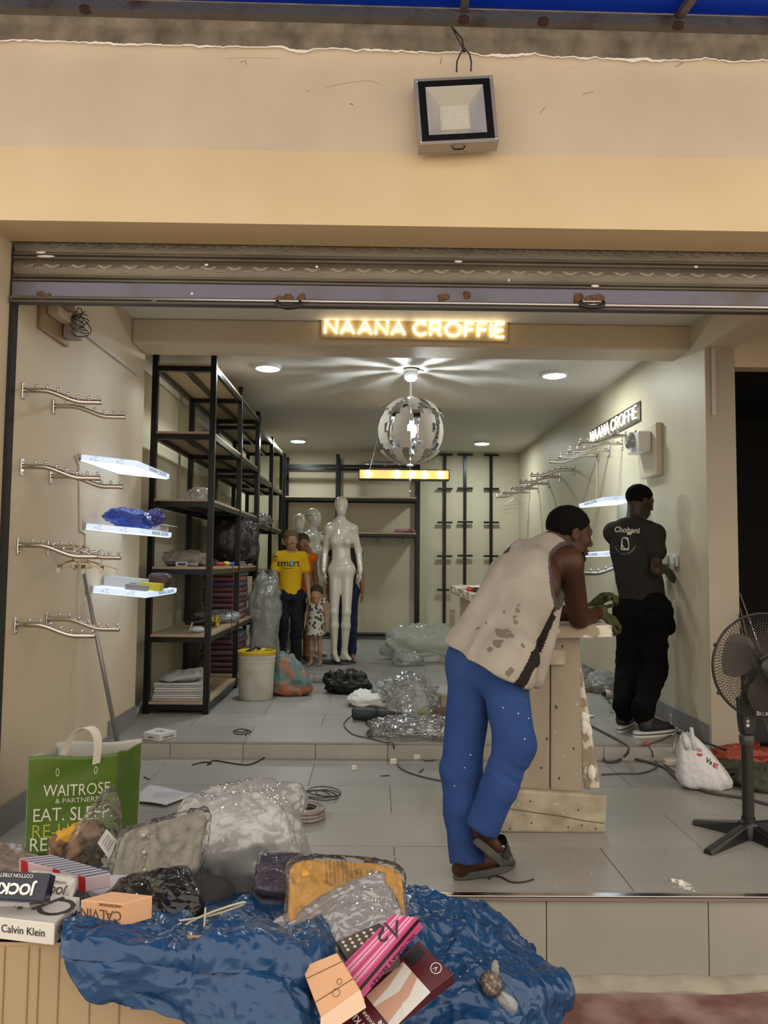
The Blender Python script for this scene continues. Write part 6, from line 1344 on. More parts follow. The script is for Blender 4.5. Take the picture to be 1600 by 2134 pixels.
b = MB(); b.tube([p + Vector((.12, .0, .05)) + Vector((0, .045 * math.cos(a), .045 * math.sin(a))) for a in np.linspace(0, 2 * PI, 20)], .008, 6); b.build('battery_ring', yl, t, smooth=True)
p = Vector((XP - .11, D0 + .14, SZ[1])); t = thing('spring_clamp', 'white and green spring clamp at the front of the fifth board', 'clamp', tuple(p)); b = MB(); b.tube([p + Vector((-.06, 0, .012)), p + Vector((-.04, 0, .075))], .007, 6); b.build('arm', mat('pale_green', (.45, .52, .35), .5), t); b = MB(); b.ell(p + Vector((.0, 0, .025)), (.055, .04, .024), 12, 8); b.build('jaw', card_w, t, smooth=True)
o = soft('plastic_roll', film_m, None, T(XP - .16, DS[1] + .02, SZ[1] + .05) @ rotm(0, 0, 30), (.30, .46, .09), 11, .012, 14, e1=.8, e2=.5, lump=.15, crink=.006, smooth=False); tag(o, 'roll of milky plastic on the fifth board beside the drill', 'plastic roll')
for k in range(8):
    c = Vector(((XPL + XP) / 2 - .01 + random.uniform(-.012, .012), D0 + .20, SZ[0] + .007 + .0165 * k)); t = thing('panel_sheet', 'white sheet, %s from the bottom of the stack on the lowest board' % ORD[k], 'sheet', tuple(c), group='white sheets on the lowest board'); b = MB(); b.box((0, 0, 0), (.345, .34, .0125), T(*c) @ rotm(0, 0, random.uniform(-2.5, 2.5))); b.build('body', card_w if k % 3 else mat('sheet_edge_grey', (.42, .41, .39), .6), t)
o = soft('crumpled_paper', mat('crumpled_grey_paper', (.42, .40, .37), .7), None, T((XPL + XP) / 2 + .0, D0 + .20, SZ[0] + .165) @ rotm(0, -6, 10), (.33, .32, .045), 8, .016, 14, e1=.9, e2=.6, lump=.15, crink=.006, smooth=False); tag(o, 'crumpled grey paper on top of the white sheets', 'paper')
p = Vector((XP - .05, DS[2] + .45, SZB[3] + .05)); o = soft('plastic_pack', film('bright_polythene', (.9, .93, .95), .35, .1, .9, 20), None, T(*p), (.26, .5, .10), 9, .02, 18, e1=.8, e2=.7, lump=.15, crink=.006, smooth=False); tag(o, 'shiny clear pack on a board beside the boy mannequin', 'plastic pack')
o = soft('plastic_sack', film('grey_sack_polythene', (.72, .72, .68), .55, .2, .7, 12), None, T(XP + .13, DS[2] - .1, F2 + .48), (.26, .34, .94), 12, .035, 9, e1=.7, e2=.8, nu=60, nv=40, lump=.15, crink=.006, smooth=False); tag(o, 'tall grey plastic sack standing between the shelving and the boy mannequin', 'sack')
p = at(845, 1106, 11.1); o = soft('cloth_scrap', mat('pink_cloth', (.36, .16, .22), .9), None, T(p.x, p.y, KZ[1] + .03), (.28, .18, .05), 13, .014, 20, e1=.9, e2=.8, lump=.15, crink=.006, smooth=False); tag(o, 'crumpled pink cloth on the lower board of the back shelving', 'cloth')
o = soft('silver_bag', mat('silver_foil', (.45, .45, .44), .3, .6), None, T(at(800, 968, 11.1).x, 11.1, ktop - .0), (.55, .3, .10), 14, .012, 14, e1=.8, e2=.7, lump=.15, crink=.006, smooth=False); tag(o, 'silver bag on top of the back shelving behind the bar lamp', 'bag')
for px in (789, 839):
    p = at(px, 1131, 11.25); t = thing('wall_hook', 'chrome hook under the back shelf, %s' % ('nearer the white mannequin' if px < 800 else 'nearer the right post'), 'hook', tuple(p)); b = MB(); b.tube([p + Vector((0, .1, .03)), p + Vector((0, 0, .03)), p + Vector((.01, -.03, -.02)), p + Vector((.02, -.02, -.05))], .014, 8); b.build('arm', chrome, t, smooth=True); b = MB(); b.ell(p + Vector((0, .0, .03)), (.035, .01, .03), 10, 6); b.build('rose', chrome, t, smooth=True)

# ---- bucket and sack beside the shelves
q = Z(533, 1455, F2); t = thing('bucket', 'white plastic bucket with yellow rim full of tools beside the shelves', 'bucket', tuple(q)); s_ = q.y / 1600; Mq = T(q.x, q.y, F2); hB = at(533, 1357, q.y).z - F2
b = MB(); b.lathe([(.001, .0), (33 * s_, 0), (34.5 * s_, .01), (37 * s_, hB * .78), (38.5 * s_, hB * .785), (38.5 * s_, hB * .81), (37.2 * s_, hB * .815), (37.5 * s_, hB * .87), (39 * s_, hB * .875), (39 * s_, hB * .90), (37.6 * s_, hB * .905), (38.2 * s_, hB), (36.5 * s_, hB), (36 * s_, hB * .86), (0.001, hB * .855)], 40, Mq); b.build('pail', mat('scuffed_white_plastic', (.55, .53, .47), .45, col2=(.42, .40, .35), nscale=9, nlo=.5, nhi=.75), t, auto=True)
b = MB(); b.lathe([(38.5 * s_, hB * .94), (39.3 * s_, hB * .955), (39.3 * s_, hB + .006), (37 * s_, hB + .01), (36 * s_, hB + .004), (36 * s_, hB * .93)], 40, Mq); b.build('yellow_rim', mat('bucket_yellow', (.60, .42, .02), .4), t, auto=True)
b = MB(); b.tube([(q.x - .10, q.y - .02, F2 + hB - .02), (q.x - .02, q.y + .05, F2 + hB + .03), (q.x - .13, q.y + .0, F2 + hB + .055)][0:2] + [(q.x + .02, q.y + .06, F2 + hB + .01)], .014, 8); tag(b.build('trowel_handle', rubber, smooth=True), 'black tool handle sticking out of the yellow rimmed bucket', 'tool')
b = MB(); b.tube([(q.x - .02, q.y + .0, F2 + hB * .9), (q.x + .07, q.y - .02, F2 + hB + .015)], .018, 8); tag(b.build('yellow_grip', mat('tool_yellow', (.60, .45, .04), .5), smooth=True), 'yellow tool grip lying in the bucket', 'tool')
q = Z(606, 1452, F2); patt = mat('printed_sack', (.36, .12, .06), .5, col2=(.10, .20, .20), nscale=9, nlo=.42, nhi=.56, bump=.4, bscale=30)
def taper(V): V = V.copy(); k = np.clip((V[:, 2] / .3) + .5, 0, 1); V[:, :2] *= (1.0 - .45 * k)[:, None]; V[:, 0] -= .06 * k; return V
o = soft('printed_sack', patt, None, T(q.x, q.y + .12, F2 + .165), (.36, .28, .32), 15, .018, 12, e1=.7, e2=.7, lump=.15, crink=.006, smooth=False, fn=taper, nu=56, nv=36); tag(o, 'multicoloured printed plastic sack beside the bucket', 'sack')
# ---- clutter in the middle of the upper floor
def low(name, m, px, py, sx_, sy_, h, seed, label, cat, wr=.015, freq=16, rz=0, z=F2, e1=.9, e2=.8, fn=None, **k):
    if wr > .009: k = dict(dict(lump=.22, crink=wr * .35, smooth=False, nu=56, nv=30), **k)
    q = Z(px, py, z); o = soft(name, m, None, T(q.x, q.y, z + h * .46) @ rotm(0, 0, rz), (sx_, sy_, h), seed, wr, freq, e1=e1, e2=e2, fn=fn, **k)
    me = o.data
    for v in me.vertices:
        if v.co.z < z + .001: v.co.z = z + .001
    return tag(o, label, cat)
low('plastic_bag', mat('black_bag', (.010, .009, .009), .35, spec=.3), 722, 1442, .36, .30, .17, 16, 'crumpled black plastic bag on the upper floor', 'bag', .028, 12)
low('plastic_bag', mat('white_bag_film', (.80, .80, .78), .35), 780, 1470, .40, .26, .10, 17, 'flat white carrier bag lying by the power tool', 'bag', .02, 12)
low('plastic_wrap', film_c, 822, 1470, .30, .25, .20, 18, 'bunched clear plastic wrap behind the power tool', 'plastic wrap', .04, 9, nu=60, nv=34)
low('plastic_wrap', film('clear_polythene_b', body=.16, bump=.8, bscale=18), 858, 1490, .34, .34, .27, 19, 'tall puffed clear plastic wrap in the middle of the floor', 'plastic wrap', .04, 9, nu=60, nv=34)
low('plastic_wrap', film_c, 875, 1530, .62, .34, .09, 20, 'flat sheet of clear plastic at the step edge', 'plastic wrap', .03, 8, nu=64, nv=30)
low('plastic_wrap', film_c, 812, 1517, .24, .12, .06, 21, 'small fold of clear plastic beside the tape roll', 'plastic wrap', .02, 12)
low('yellow_wrapper', mat('yellow_wrapper', (.55, .50, .03), .5), 880, 1490, .06, .05, .035, 22, 'small yellow wrapper among the clear plastic', 'wrapper', .008, 40)
low('yellow_wrapper', mat('lime_wrapper', (.42, .50, .05), .5), 800, 1441, .06, .05, .03, 23, 'small lime wrapper beside the white carrier bag', 'wrapper', .008, 40)
low('wood_block', mat('brown_block', (.13, .09, .06), .8), 920, 1503, .11, .10, .10, 24, 'rough brown wood block beside the blue trousers', 'block', .003, 20, e1=.3, e2=.3)
low('plastic_pile', film('folded_poly_sheet', (.78, .80, .72), .82, .2, .6, 7, .12), 885, 1376, .85, .45, .36, 25, 'large pile of folded clear plastic sheet near the back wall', 'plastic sheet', .05, 7, e1=.8, e2=.7, nu=72, nv=40, lump=.2)
low('plastic_pile', film_m, 850, 1386, .30, .2, .14, 26, 'crumpled milky sheet in front of the large plastic pile', 'plastic sheet', .03, 12)
low('plastic_wrap', film_m, 680, 1420, .42, .25, .05, 27, 'thin clear sheet behind the black bag', 'plastic wrap', .02, 12)
# power tool
p = Z(772, 1502, F2); t = thing('power_tool', 'dark green corded power tool lying on the upper floor', 'power tool', tuple(p)); gm = mat('dark_green_case', (.018, .030, .030), .5)
b = MB(); b.tube([p + Vector((-.135, 0, .05)), p + Vector((-.12, 0, .05)), p + Vector((-.03, .0, .048)), p + Vector((.05, .0, .045))], [.03, .045, .048, .040], 14); b.build('motor_case', gm, t, smooth=True)
b = MB(); b.tube([p + Vector((.04, 0, .045)), p + Vector((.12, -.01, .05)), p + Vector((.20, -.005, .04))], [.036, .028, .02], 12); b.build('grip', mat('tool_grip', (.03, .03, .033), .6), t, smooth=True)
b = MB(); b.tube([p + Vector((.17, -.01, .045)), p + Vector((.26, .0, .03))], .022, 10); b.build('nose', rubber, t, smooth=True)
cable('flex_cable', [(735, 1490), (722, 1500), (717, 1512), (735, 1530), (775, 1540), (803, 1547), (818, 1549), (824, 1578, F1), (830, 1596, F1), (850, 1609, F1), (895, 1622, F1), (935, 1627, F1), (990, 1612, F1), (975, 1585, F1), (1010, 1614, F1)], F2, .0045, grey_cable, 'dark cord running from the power tool over the step', cat='cord')
p = Z(788, 1527, F2); t = thing('tape_roll', 'white roll of tape lying by the step edge', 'tape', tuple(p)); b = MB(); b.lathe([(.034, 0), (.052, 0), (.052, .048), (.034, .048), (.034, 0)], 28, T(p.x, p.y, F2)); b.build('roll', mat('cream_tape', (.58, .56, .48), .5), t, auto=True)
b = MB(); a_ = Z(811, 1449, F2 + .012); b.tube([a_, a_ + Vector((.02, .10, .04))], .012, 6); tag(b.build('knife', rubber), 'dark knife handle beside the white carrier bag', 'knife')
# right part of the upper floor
low('plastic_wrap', film_m, 1262, 1442, .30, .30, .16, 28, 'grey plastic bundle by the right skirting', 'plastic wrap', .02, 14); low('plastic_wrap', film_c, 1236, 1418, .26, .25, .10, 29, 'clear plastic bundle behind the workbench', 'plastic wrap', .02, 14)
low('cardboard_scrap', mat('brown_card', (.22, .17, .10), .8), 1222, 1441, .3, .10, .05, 30, 'brown cardboard scrap by the right wall', 'cardboard', .004, 10, e1=.3, e2=.3)
p = Z(1260, 1455, F2); t = thing('plug', 'black and cream mains plug on the floor behind the standing man', 'plug', tuple(p)); b = MB(); b.ell(p + Vector((.03, 0, .035)), (.045, .03, .035), 10, 8); b.build('body', pearl, t, smooth=True); b = MB(); b.ell(p + Vector((-.01, -.01, .04)), (.022, .025, .028), 8, 6); b.build('grip', rubber, t, smooth=True)
wire_obj('plug_lead', [p + Vector((0, -.02, .04)), Z(1272, 1466, F2 + .01), Z(1290, 1467, F2 + .05), Z(1318, 1464, F2 + .03), Z(1334, 1452, F2 + .06)], .006, rubber, 'black plug lead behind the standing man', 'cord')
q = Z(1279, 1486, F2); t = thing('glass_jar', 'small clear jar beside the shoe of the standing man', 'jar', tuple(q)); b = MB(); b.lathe([(.001, 0), (.026, 0), (.026, .055), (.022, .06), (.022, .065)], 16, T(*q)); b.build('body', film('jar_film', body=.35), t, smooth=True)
q = Z(1226, 1494, F2); b = MB(); b.lathe([(.001, .004), (.03, .004), (.04, .012), (.041, .010), (.031, .001), (.001, .0)], 20, T(*q)); tag(b.build('paper_plate', card_w, smooth=True), 'small white dish on the floor behind the workbench', 'dish')
# cables on the right
cable('extension_cable', [(1220, 1506), (1250, 1522), (1290, 1543), (1308, 1556), (1309, 1566), (1300, 1577, F1 + .01), (1285, 1586, F1), (1266, 1588, F1), (1258, 1582, F1), (1270, 1577, F1), (1305, 1579, F1), (1350, 1588, F1), (1385, 1600, F1), (1405, 1618, F1), (1430, 1635, F1), (1480, 1652, F1), (1545, 1662, F1), (1600, 1676, F1), (1650, 1686, F1)], F2, .008, grey_cable, 'thick grey cable looping over the step towards the fan', cat='cable')
cable('thin_cable', [(1253, 1614), (1290, 1612), (1330, 1612), (1360, 1604), (1370, 1594), (1362, 1580), (1358, 1566, F2), (1352, 1552, F2), (1375, 1543, F2), (1404, 1529, F2)], F1, .005, grey_cable, 'thin grey cable crossing the lower floor below the loop', cat='cable')
cable('cream_cable', [(1398, 1590), (1404, 1575), (1404, 1560, F2), (1407, 1530, F2), (1412, 1516, F2), (1425, 1520, F2), (1420, 1524, F2), (1400, 1510, F2), (1398, 1490, F2 + .06), (1388, 1480, F2 + .05)], F1, .005, white_cable, 'cream cable rising from the socket strip past the shoe', cat='cable')
cable('black_cable', [(1410, 1526, F2), (1450, 1540, F2), (1495, 1557, F2), (1540, 1572, F1 + .03), (1600, 1590, F1)], F1, .007, rubber, 'black cable running along the pillar foot to the fan', cat='cable')
cable('thin_cable', [(1385, 1592), (1400, 1605), (1430, 1622), (1470, 1610, F1 + .09), (1510, 1600, F1 + .08), (1550, 1612), (1600, 1625)], F1, .005, grey_cable, 'thin dark cable lying across the white shopping bag', cat='cable')
p = Z(1405, 1594, F1); t = thing('socket_strip', 'cream socket strip on the lower floor beside the shopping bag', 'extension socket', tuple(p)); b = MB(); b.box(p + Vector((0, 0, .018)), (.13, .06, .036)); b.build('case', pearl, t, bevel=.006)
p = Z(1420, 1598, F1) + Vector((0, -.02, 0)); t = thing('charger', 'white phone charger plugged at the socket strip', 'charger', tuple(p)); b = MB(); b.box(p + Vector((.01, -.02, .035)), (.05, .045, .05)); b.build('body', card_w, t, bevel=.006); b = MB(); b.box(p + Vector((-.025, -.02, .035)), (.02, .01, .006)); b.build('pin', chrome, t)
q = Z(1346, 1553, F2); o = low('red_flag', mat('red_scrap', (.45, .05, .04), .7), 1346, 1553, .045, .04, .02, 31, 'small red scrap at the step edge', 'scrap', .004, 40)
# white shopping bag
q = Z(1480, 1652, F1); wbag = crumple(mat('white_carrier_bag', (.62, .62, .64), .35), 9, .5)
t = thing('shopping_bag', 'white plastic shopping bag with red mark leaning on the lower floor', 'bag', (q.x, q.y, F1))
def bagfn(V):
    V = V.copy(); k = np.clip(V[:, 2] / .34 + .5, 0, 1); V[:, 0] = V[:, 0] * (1 - .82 * k ** 1.1) - .115 * k ** 1.2; V[:, 1] *= (1 - .75 * k); return V
bag_o = soft('bag_body', wbag, t, T(q.x + .015, q.y + .08, F1 + .150), (.36, .19, .30), 32, .012, 13, e1=.55, e2=.7, fn=bagfn, nu=72, nv=48, stretch=(1, 1, .35))
for pts in ([(1433, 1560), (1427, 1545), (1425, 1530)], [(1445, 1562), (1443, 1540), (1440, 1516)]):
    b = MB(); P_ = [at(x, y, q.y + .05) for x, y in pts]; b.tube(P_, [.022, .014, .010], 8); b.build('handle', wbag, t, smooth=True)
bvw = bvh_of(bag_o); redp = mat('red_print', (.45, .01, .05), .5)
Mw = frame(at(1497, 1590, q.y - .2), (1, 0, -.12), (.12, 0, 1)); wrap_poly([(-.017 * math.cos(a), -.008 - .016 * math.sin(a)) for a in np.linspace(0, PI, 10)], Mw, bvw, redp, t, .002)
for k in range(3): wrap_poly([(-.012 + .009 * k, .0), (-.007 + .009 * k, .0), (-.010 + .009 * k, .020 - .002 * k), (-.014 + .009 * k, .020 - .002 * k)], Mw, bvw, redp, t, .002, cuts=1)
wrap_text('TS', .04, frame(at(1436, 1628, q.y - .2), (.85, 0, -.5), (.5, 0, .85)), bvw, print_k, t, .002, bold=.001); wrap_text('Va', .036, frame(at(1516, 1610, q.y - .2), (.85, 0, -.45), (.45, 0, .85)), bvw, print_k, t, .002, bold=.001)
wrap_poly([(-.014, -.012), (.014, -.012), (.014, .012), (-.014, .012)], frame(at(1530, 1619, q.y - .2), (.9, 0, -.4), (.4, 0, .9)), bvw, redp, t, .002)
# things behind the fan
low('red_bag', mat('orange_red_bag', (.36, .07, .04), .6, col2=(.28, .05, .03), nscale=9), 1545, 1585, .34, .30, .10, 33, 'orange red bag lying at the foot of the pillar behind the fan', 'bag', .02, 12, z=F1)
low('green_cloth', mat('green_cloth', (.055, .062, .042), .9), 1548, 1618, .34, .16, .07, 34, 'dark green cloth heap between shopping bag and fan', 'cloth', .02, 14, z=F1); low('green_cloth', mat('green_cloth', (.055, .062, .042), .9), 1595, 1642, .3, .2, .09, 35, 'dark green cloth heap behind the fan pole at the frame edge', 'cloth', .02, 14, z=F1)
p = Z(1600, 1560, F1); t = thing('tool_case', 'black tool case standing in the dark doorway behind the fan', 'case', (p.x, p.y + .25, F1)); b = MB(); b.mm(p.x - .10, p.x + .4, p.y + .1, p.y + .4, F1, F1 + .32); b.build('body', mat('black_case', (.012, .012, .013), .5), t, bevel=.02); b = MB(); b.mm(p.x - .08, p.x + .3, p.y + .095, p.y + .1, F1 + .2, F1 + .24); b.build('silver_band', steel, t)
o = soft('silver_wrap', mat('crumpled_silver', (.40, .40, .42), .25, .5), None, T(Z(1588, 1545, F1).x, Z(1588, 1545, F1).y + .0, F1 + .06), (.2, .16, .10), 36, .02, 20, e1=.9, e2=.9, lump=.15, crink=.006, smooth=False); tag(o, 'crumpled silver wrapping behind the fan pole', 'wrapping')
for k, (x0, y0, x1, y1) in enumerate(((1542, 1236, 1600, 1400), (1543, 1268, 1605, 1545), (1538, 1280, 1590, 1500))):
    b = MB(); b.tube([at(x0, y0, 4.86), at(x1, y1, 4.72)], [.002, .005, .004][k] if False else .004, 6); tag(b.build('leaning_rod', steel, smooth=True), ['thin steel rod leaning in the dark doorway, the highest one', 'long bright steel rod leaning in the doorway behind the fan', 'short steel rod leaning against the pillar behind the fan'][k], 'rod', 'rods behind the fan')

# ---- small things on the steps
top = [Z(298, 1526, F2 + .045), Z(327, 1516, F2 + .045), Z(368, 1522, F2 + .045), Z(333, 1531, F2 + .045)]
t, n = carton('shoe_box', 'small white Calvin Klein box on the edge of the raised floor', 'box', top, .044, card_w)
fx = (top[2] - top[3]); text('Calvin Klein', .024, frame((top[2] + top[3]) / 2 + Vector((.004, -.002, -.024)), fx, (0, 0, 1)), print_k, t, .0003, sx=.8); fx2 = top[3] - top[0]; text('Calvin K', .02, frame((top[3] + top[0]) / 2 + Vector((-.002, -.002, -.024)), fx2, (0, 0, 1)), print_k, t, .0003, sx=.8); text('CK', .05, frame((top[0] + top[2]) / 2 + Vector((0, 0, .001)), fx2, (-.2, 1, 0)), print_k, t, .0003)
cable('wire_scrap', [(486, 1524), (500, 1519), (518, 1522), (522, 1526), (505, 1530), (490, 1529), (488, 1524), (505, 1526), (516, 1521), (512, 1533)], F2, .003, wire, 'tangled scrap of black wire on the raised floor')
cable('wire_scrap', [(400, 1594), (425, 1588), (440, 1590), (432, 1594), (445, 1585), (480, 1590), (510, 1594), (530, 1590), (557, 1575)], F1, .004, wire, 'long bent scrap of black wire on the lower floor')
cable('wire_scrap', [(300, 1619), (311, 1624)], F1, .003, wire, 'tiny bit of black wire beside the leaning pipe'); cable('wire_scrap', [(1018, 1832), (1028, 1826), (1045, 1828), (1065, 1838), (1090, 1838), (1112, 1832)], F1, .003, wire, 'curved scrap of black wire in front of the sandal'); cable('wire_scrap', [(793, 1617), (812, 1616)], F1, .003, wire, 'short straight nail on the lower floor'); cable('wire_scrap', [(882, 1583), (890, 1586), (904, 1584)], F1, .003, wire, 'short curved scrap of black wire by the step riser'); cable('wire_scrap', [(873, 1610), (881, 1604), (881, 1601)], F1, .003, wire, 'tiny hooked wire scrap left of the trousers')
q0 = Z(672, 1660, F1); b = MB(); pts = []
for i in range(90):
    a = i / 89 * 2 * PI * 4.3; rr = .075 + .022 * math.sin(a * .37 + 1); pts.append((q0.x + rr * math.cos(a) + .02 * math.sin(a * .21), q0.y + .9 * rr * math.sin(a) + .03 * math.cos(a * .17), F1 + .006 + .016 * abs(math.sin(a * .5))))
b.tube(pts, .0028, 5); tag(b.build('wire_coil', wire, smooth=True), 'loose coil of thin black wire on the lower floor', 'wire')
q = Z(645, 1712, F1); t = thing('wire_reel', 'flat reel of wire in plastic behind the big clear sack', 'reel', tuple(q))
for k in range(3): b = MB(); b.lathe([(.05, 0), (.085, 0), (.092, .008), (.085, .016), (.05, .016)], 24, T(q.x - .02, q.y + .05, F1 + .002 + .017 * k)); b.build('coil', mat('dull_copper_film', (.22, .17, .14), .3, col2=(.35, .32, .30), nscale=30), t, smooth=True)
sheet = MB(); c4 = [Z(265, 1672, F1), Z(310, 1641, F1), Z(406, 1660, F1), Z(345, 1684, F1)]
def paper(u, v):
    p = (c4[0] * (1 - u) + c4[3] * u) * (1 - v) + (c4[1] * (1 - u) + c4[2] * u) * v; return (p.x, p.y, F1 + .004 + .014 * abs(math.sin(2.2 * u + 1.3 * v)) + .012 * u * u * v)
sheet.slab(paper, 14, 12, .0015); o = sheet.build('paper_sheet', mat('lilac_white_paper', (.52, .51, .55), .7), smooth=True); tag(o, 'creased white printed sheet lying on the lower floor', 'paper'); bvp = bvh_of(o)
Mp = frame((c4[0] + c4[2]) / 2 + Vector((0, 0, .0)), (c4[2] - c4[0]), (c4[1] - c4[0])); pr_l = mat('faint_print', (.30, .30, .34), .7)
for k in range(5): wrap_poly([(-.09, .05 - .02 * k), (.02 + .02 * (k % 3), .05 - .02 * k), (.02 + .02 * (k % 3), .053 - .02 * k), (-.09, .053 - .02 * k)], Mp @ T(.05, 0, 0), bvp, pr_l, o, .001, back=.1)
for k, (px, py, z, s_) in enumerate(((585, 1578, F1, .022), (738, 1604, F1, .024), (868, 1581, F1, .03), (820, 1592, F1, .03), (1418, 1843, F1, .016), (1402, 1838, F1, .012))):
    q = Z(px, py, z); b = MB(); b.box((q.x, q.y, z + s_ / 2), (s_ * 1.3, s_, s_), None if k % 2 else None)
    tag(b.build('debris_bit', plast, bevel=.003), ['small white ring shaped bit by the step riser', 'small white cube on the lower floor', 'crumpled white scrap by the step riser', 'white plastic chip beside the power cord', 'white plaster chip near the platform edge', 'smaller white plaster chip near the platform edge'][k], 'debris')
dustm = mat('plaster_dust', (.66, .64, .60), .95); b = MB()
for k in range(46):
    u = random.gauss(0, .5); q = Z(1425 + 22 * u + random.gauss(0, 4), 1845 + 14 * u + random.gauss(0, 3), F1 + .001); b.ell((q.x, q.y, F1 + .0012), (random.uniform(.004, .014), random.uniform(.003, .008), .0012), 7, 3)
for k in range(150):
    q = Z(random.uniform(300, 1590), random.uniform(1600, 1850), F1 + .001)
    if q.y < 4.9: b.ell((q.x, q.y, F1 + .0012), (random.uniform(.0015, .004), random.uniform(.0015, .004), .0015), 5, 3)
o = b.build('plaster_dust', dustm); o['kind'] = 'stuff'; o['label'] = 'white plaster dust and crumbs scattered on the lower floor'; o['category'] = 'dust'
# ================================================================ the heap of goods in front
kraft = mat('kraft_cardboard', (.36, .265, .16), .8, col2=(.40, .30, .185), nscale=3, bump=.05, bscale=200)
YC = 1.56; ZT = at(60, 1963, YC).z; STREET = .04
c0, c1 = -1.5, at(470, 2100, YC).x + .12
big = thing('cardboard_carton', 'large brown cardboard carton standing in front of the platform', 'carton', ((c0 + c1) / 2, YC + .35, STREET))
b = MB(); b.mm(c0, c1, YC, YC + .012, STREET, ZT); b.build('front_panel', kraft, big)
b = MB(); b.mm(c0, c1, YC + .012, YC + .62, STREET, ZT - .20); b.build('body', kraft, big)
for x_ in (c0, c1): b = MB(); b.mm(x_ - .006, x_ + .006, YC + .012, YC + .62, STREET, ZT - .02 if x_ == c0 else ZT - .15); b.build('side_panel', kraft, big)
b = MB(); b.mm(c0, c1, YC - .002, YC + .03, ZT - .006, ZT); b.build('top_flap', mat('kraft_flap', (.36, .25, .14), .8), big)
for px in (8, 58, 80, 122, 188, 250):
    p = at(px, 2050, YC); b = MB(); b.mm(p.x - .0012, p.x + .0012, YC - .0015, YC + .001, STREET, ZT - .01); b.build('crease', mat('dark_crease', (.24, .16, .085), .9), big)
x2, x3 = at(640, 2050, 1.62).x, at(960, 2050, 1.75).x
sec = thing('cardboard_carton', 'smaller carton under the blue sheet on the right of the heap', 'carton', ((x2 + x3) / 2, 1.95, STREET)); b = MB(); b.mm(c1 + .02, x3, 1.70, 2.25, STREET, .56); b.build('body', kraft, sec)

# ---- blue polythene sheet
blue_poly = mat('blue_polythene', (.009, .052, .148), .22); crumple(blue_poly, 13, .55, .03)
ctrl = [  # rows from the back edge to the hanging hem: (px, py, depth)
    [(140, 1880, 2.12), (300, 1870, 2.14), (420, 1870, 2.16), (540, 1875, 2.16), (640, 1880, 2.14), (760, 1875, 2.16), (850, 1868, 2.18), (905, 1885, 2.20), (985, 1905, 2.20), (1040, 1955, 2.18)],
    [(128, 1935, 1.66), (290, 1925, 1.72), (400, 1945, 1.74), (540, 1935, 1.76), (640, 1945, 1.78), (760, 1930, 1.90), (870, 1905, 2.02), (945, 1905, 2.10), (1030, 1950, 2.10), (1090, 2005, 2.10)],
    [(128, 1965, 1.535), (290, 1968, 1.54), (400, 1980, 1.55), (540, 1975, 1.57), (640, 1990, 1.60), (760, 1980, 1.80), (880, 1960, 1.90), (980, 1965, 1.95), (1060, 1990, 2.0), (1150, 2050, 2.0)],
    [(140, 1998, 1.51), (290, 2010, 1.51), (400, 2030, 1.52), (540, 2040, 1.53), (640, 2060, 1.60), (760, 2040, 1.74), (890, 2030, 1.80), (1000, 2030, 1.82), (1090, 2040, 1.90), (1186, 2062, 1.95)],
    [(175, 2040, 1.50), (300, 2070, 1.49), (420, 2090, 1.49), (550, 2110, 1.49), (660, 2130, 1.58), (780, 2120, 1.70), (890, 2110, 1.75), (1000, 2105, 1.74), (1090, 2105, 1.84), (1165, 2105, 1.92)],
    [(260, 2090, 1.50), (380, 2140, 1.48), (480, 2170, 1.47), (580, 2190, 1.47), (680, 2200, 1.56), (790, 2200, 1.68), (890, 2200, 1.72), (1000, 2190, 1.70), (1080, 2180, 1.80), (1140, 2160, 1.90)]]
G_ = np.array([[tuple(at(*c)) for c in r] for r in ctrl]); nr, nc = G_.shape[:2]
def cr(P0, P1, P2, P3, t): return .5 * (2 * P1 + (P2 - P0) * t + (2 * P0 - 5 * P1 + 4 * P2 - P3) * t * t + (3 * P1 - P0 - 3 * P2 + P3) * t ** 3)
def crw(n, m):
    W = np.zeros((n, m))
    for i, x in enumerate(np.linspace(0, m - 1, n)):
        k = min(int(x), m - 2); t = x - k
        for j, w_ in zip((k - 1, k, k + 1, k + 2), (-t + 2 * t * t - t ** 3, 2 - 5 * t * t + 3 * t ** 3, t + 4 * t * t - 3 * t ** 3, -t * t + t ** 3)): W[i, min(max(j, 0), m - 1)] += .5 * w_
    return W
NU, NV = 120, 230
V = np.einsum('ia,abk,jb->ijk', crw(NU, nr), G_, crw(NV, nc)).reshape(-1, 3)
Fq = np.array([(i * NV + j, (i + 1) * NV + j, (i + 1) * NV + j + 1, i * NV + j + 1) for i in range(NU - 1) for j in range(NV - 1)])
Nn = vnormals(V, Fq); Nn *= np.sign(Nn[:, 2:3] * 1.0 - Nn[:, 1:2] * .6)
w1 = V + .035 * np.stack([vnoise(V * 7), vnoise(V * 7 + 20), vnoise(V * 7 + 40)], 1)
rs = np.random.RandomState(3)
D = .030 * ridged(w1 * np.array([5, 5, 4])) + .014 * ridged(w1 * np.array([11, 11, 8]) + 4) + .008 * ridged(w1 * np.array([23, 23, 17]) + 8) + .003 * ridged(w1 * 48)
Ub = np.repeat(np.linspace(0, 1, NU), NV); Vb = np.tile(np.linspace(0, 1, NV), NU)
edge_w = .012 * (Vb > .97) * vnoise(V * 30)
V2 = V + Nn * (D + edge_w)[:, None]
V3_ = V2 - Nn * .0012; n0 = len(V2)
ring = [i * NV for i in range(NU)] + [(NU - 1) * NV + j for j in range(1, NV)] + [i * NV + NV - 1 for i in range(NU - 2, -1, -1)] + [j for j in range(NV - 2, 0, -1)]
rim = [(ring[i], ring[i] + n0, ring[(i + 1) % len(ring)] + n0, ring[(i + 1) % len(ring)]) for i in range(len(ring))]
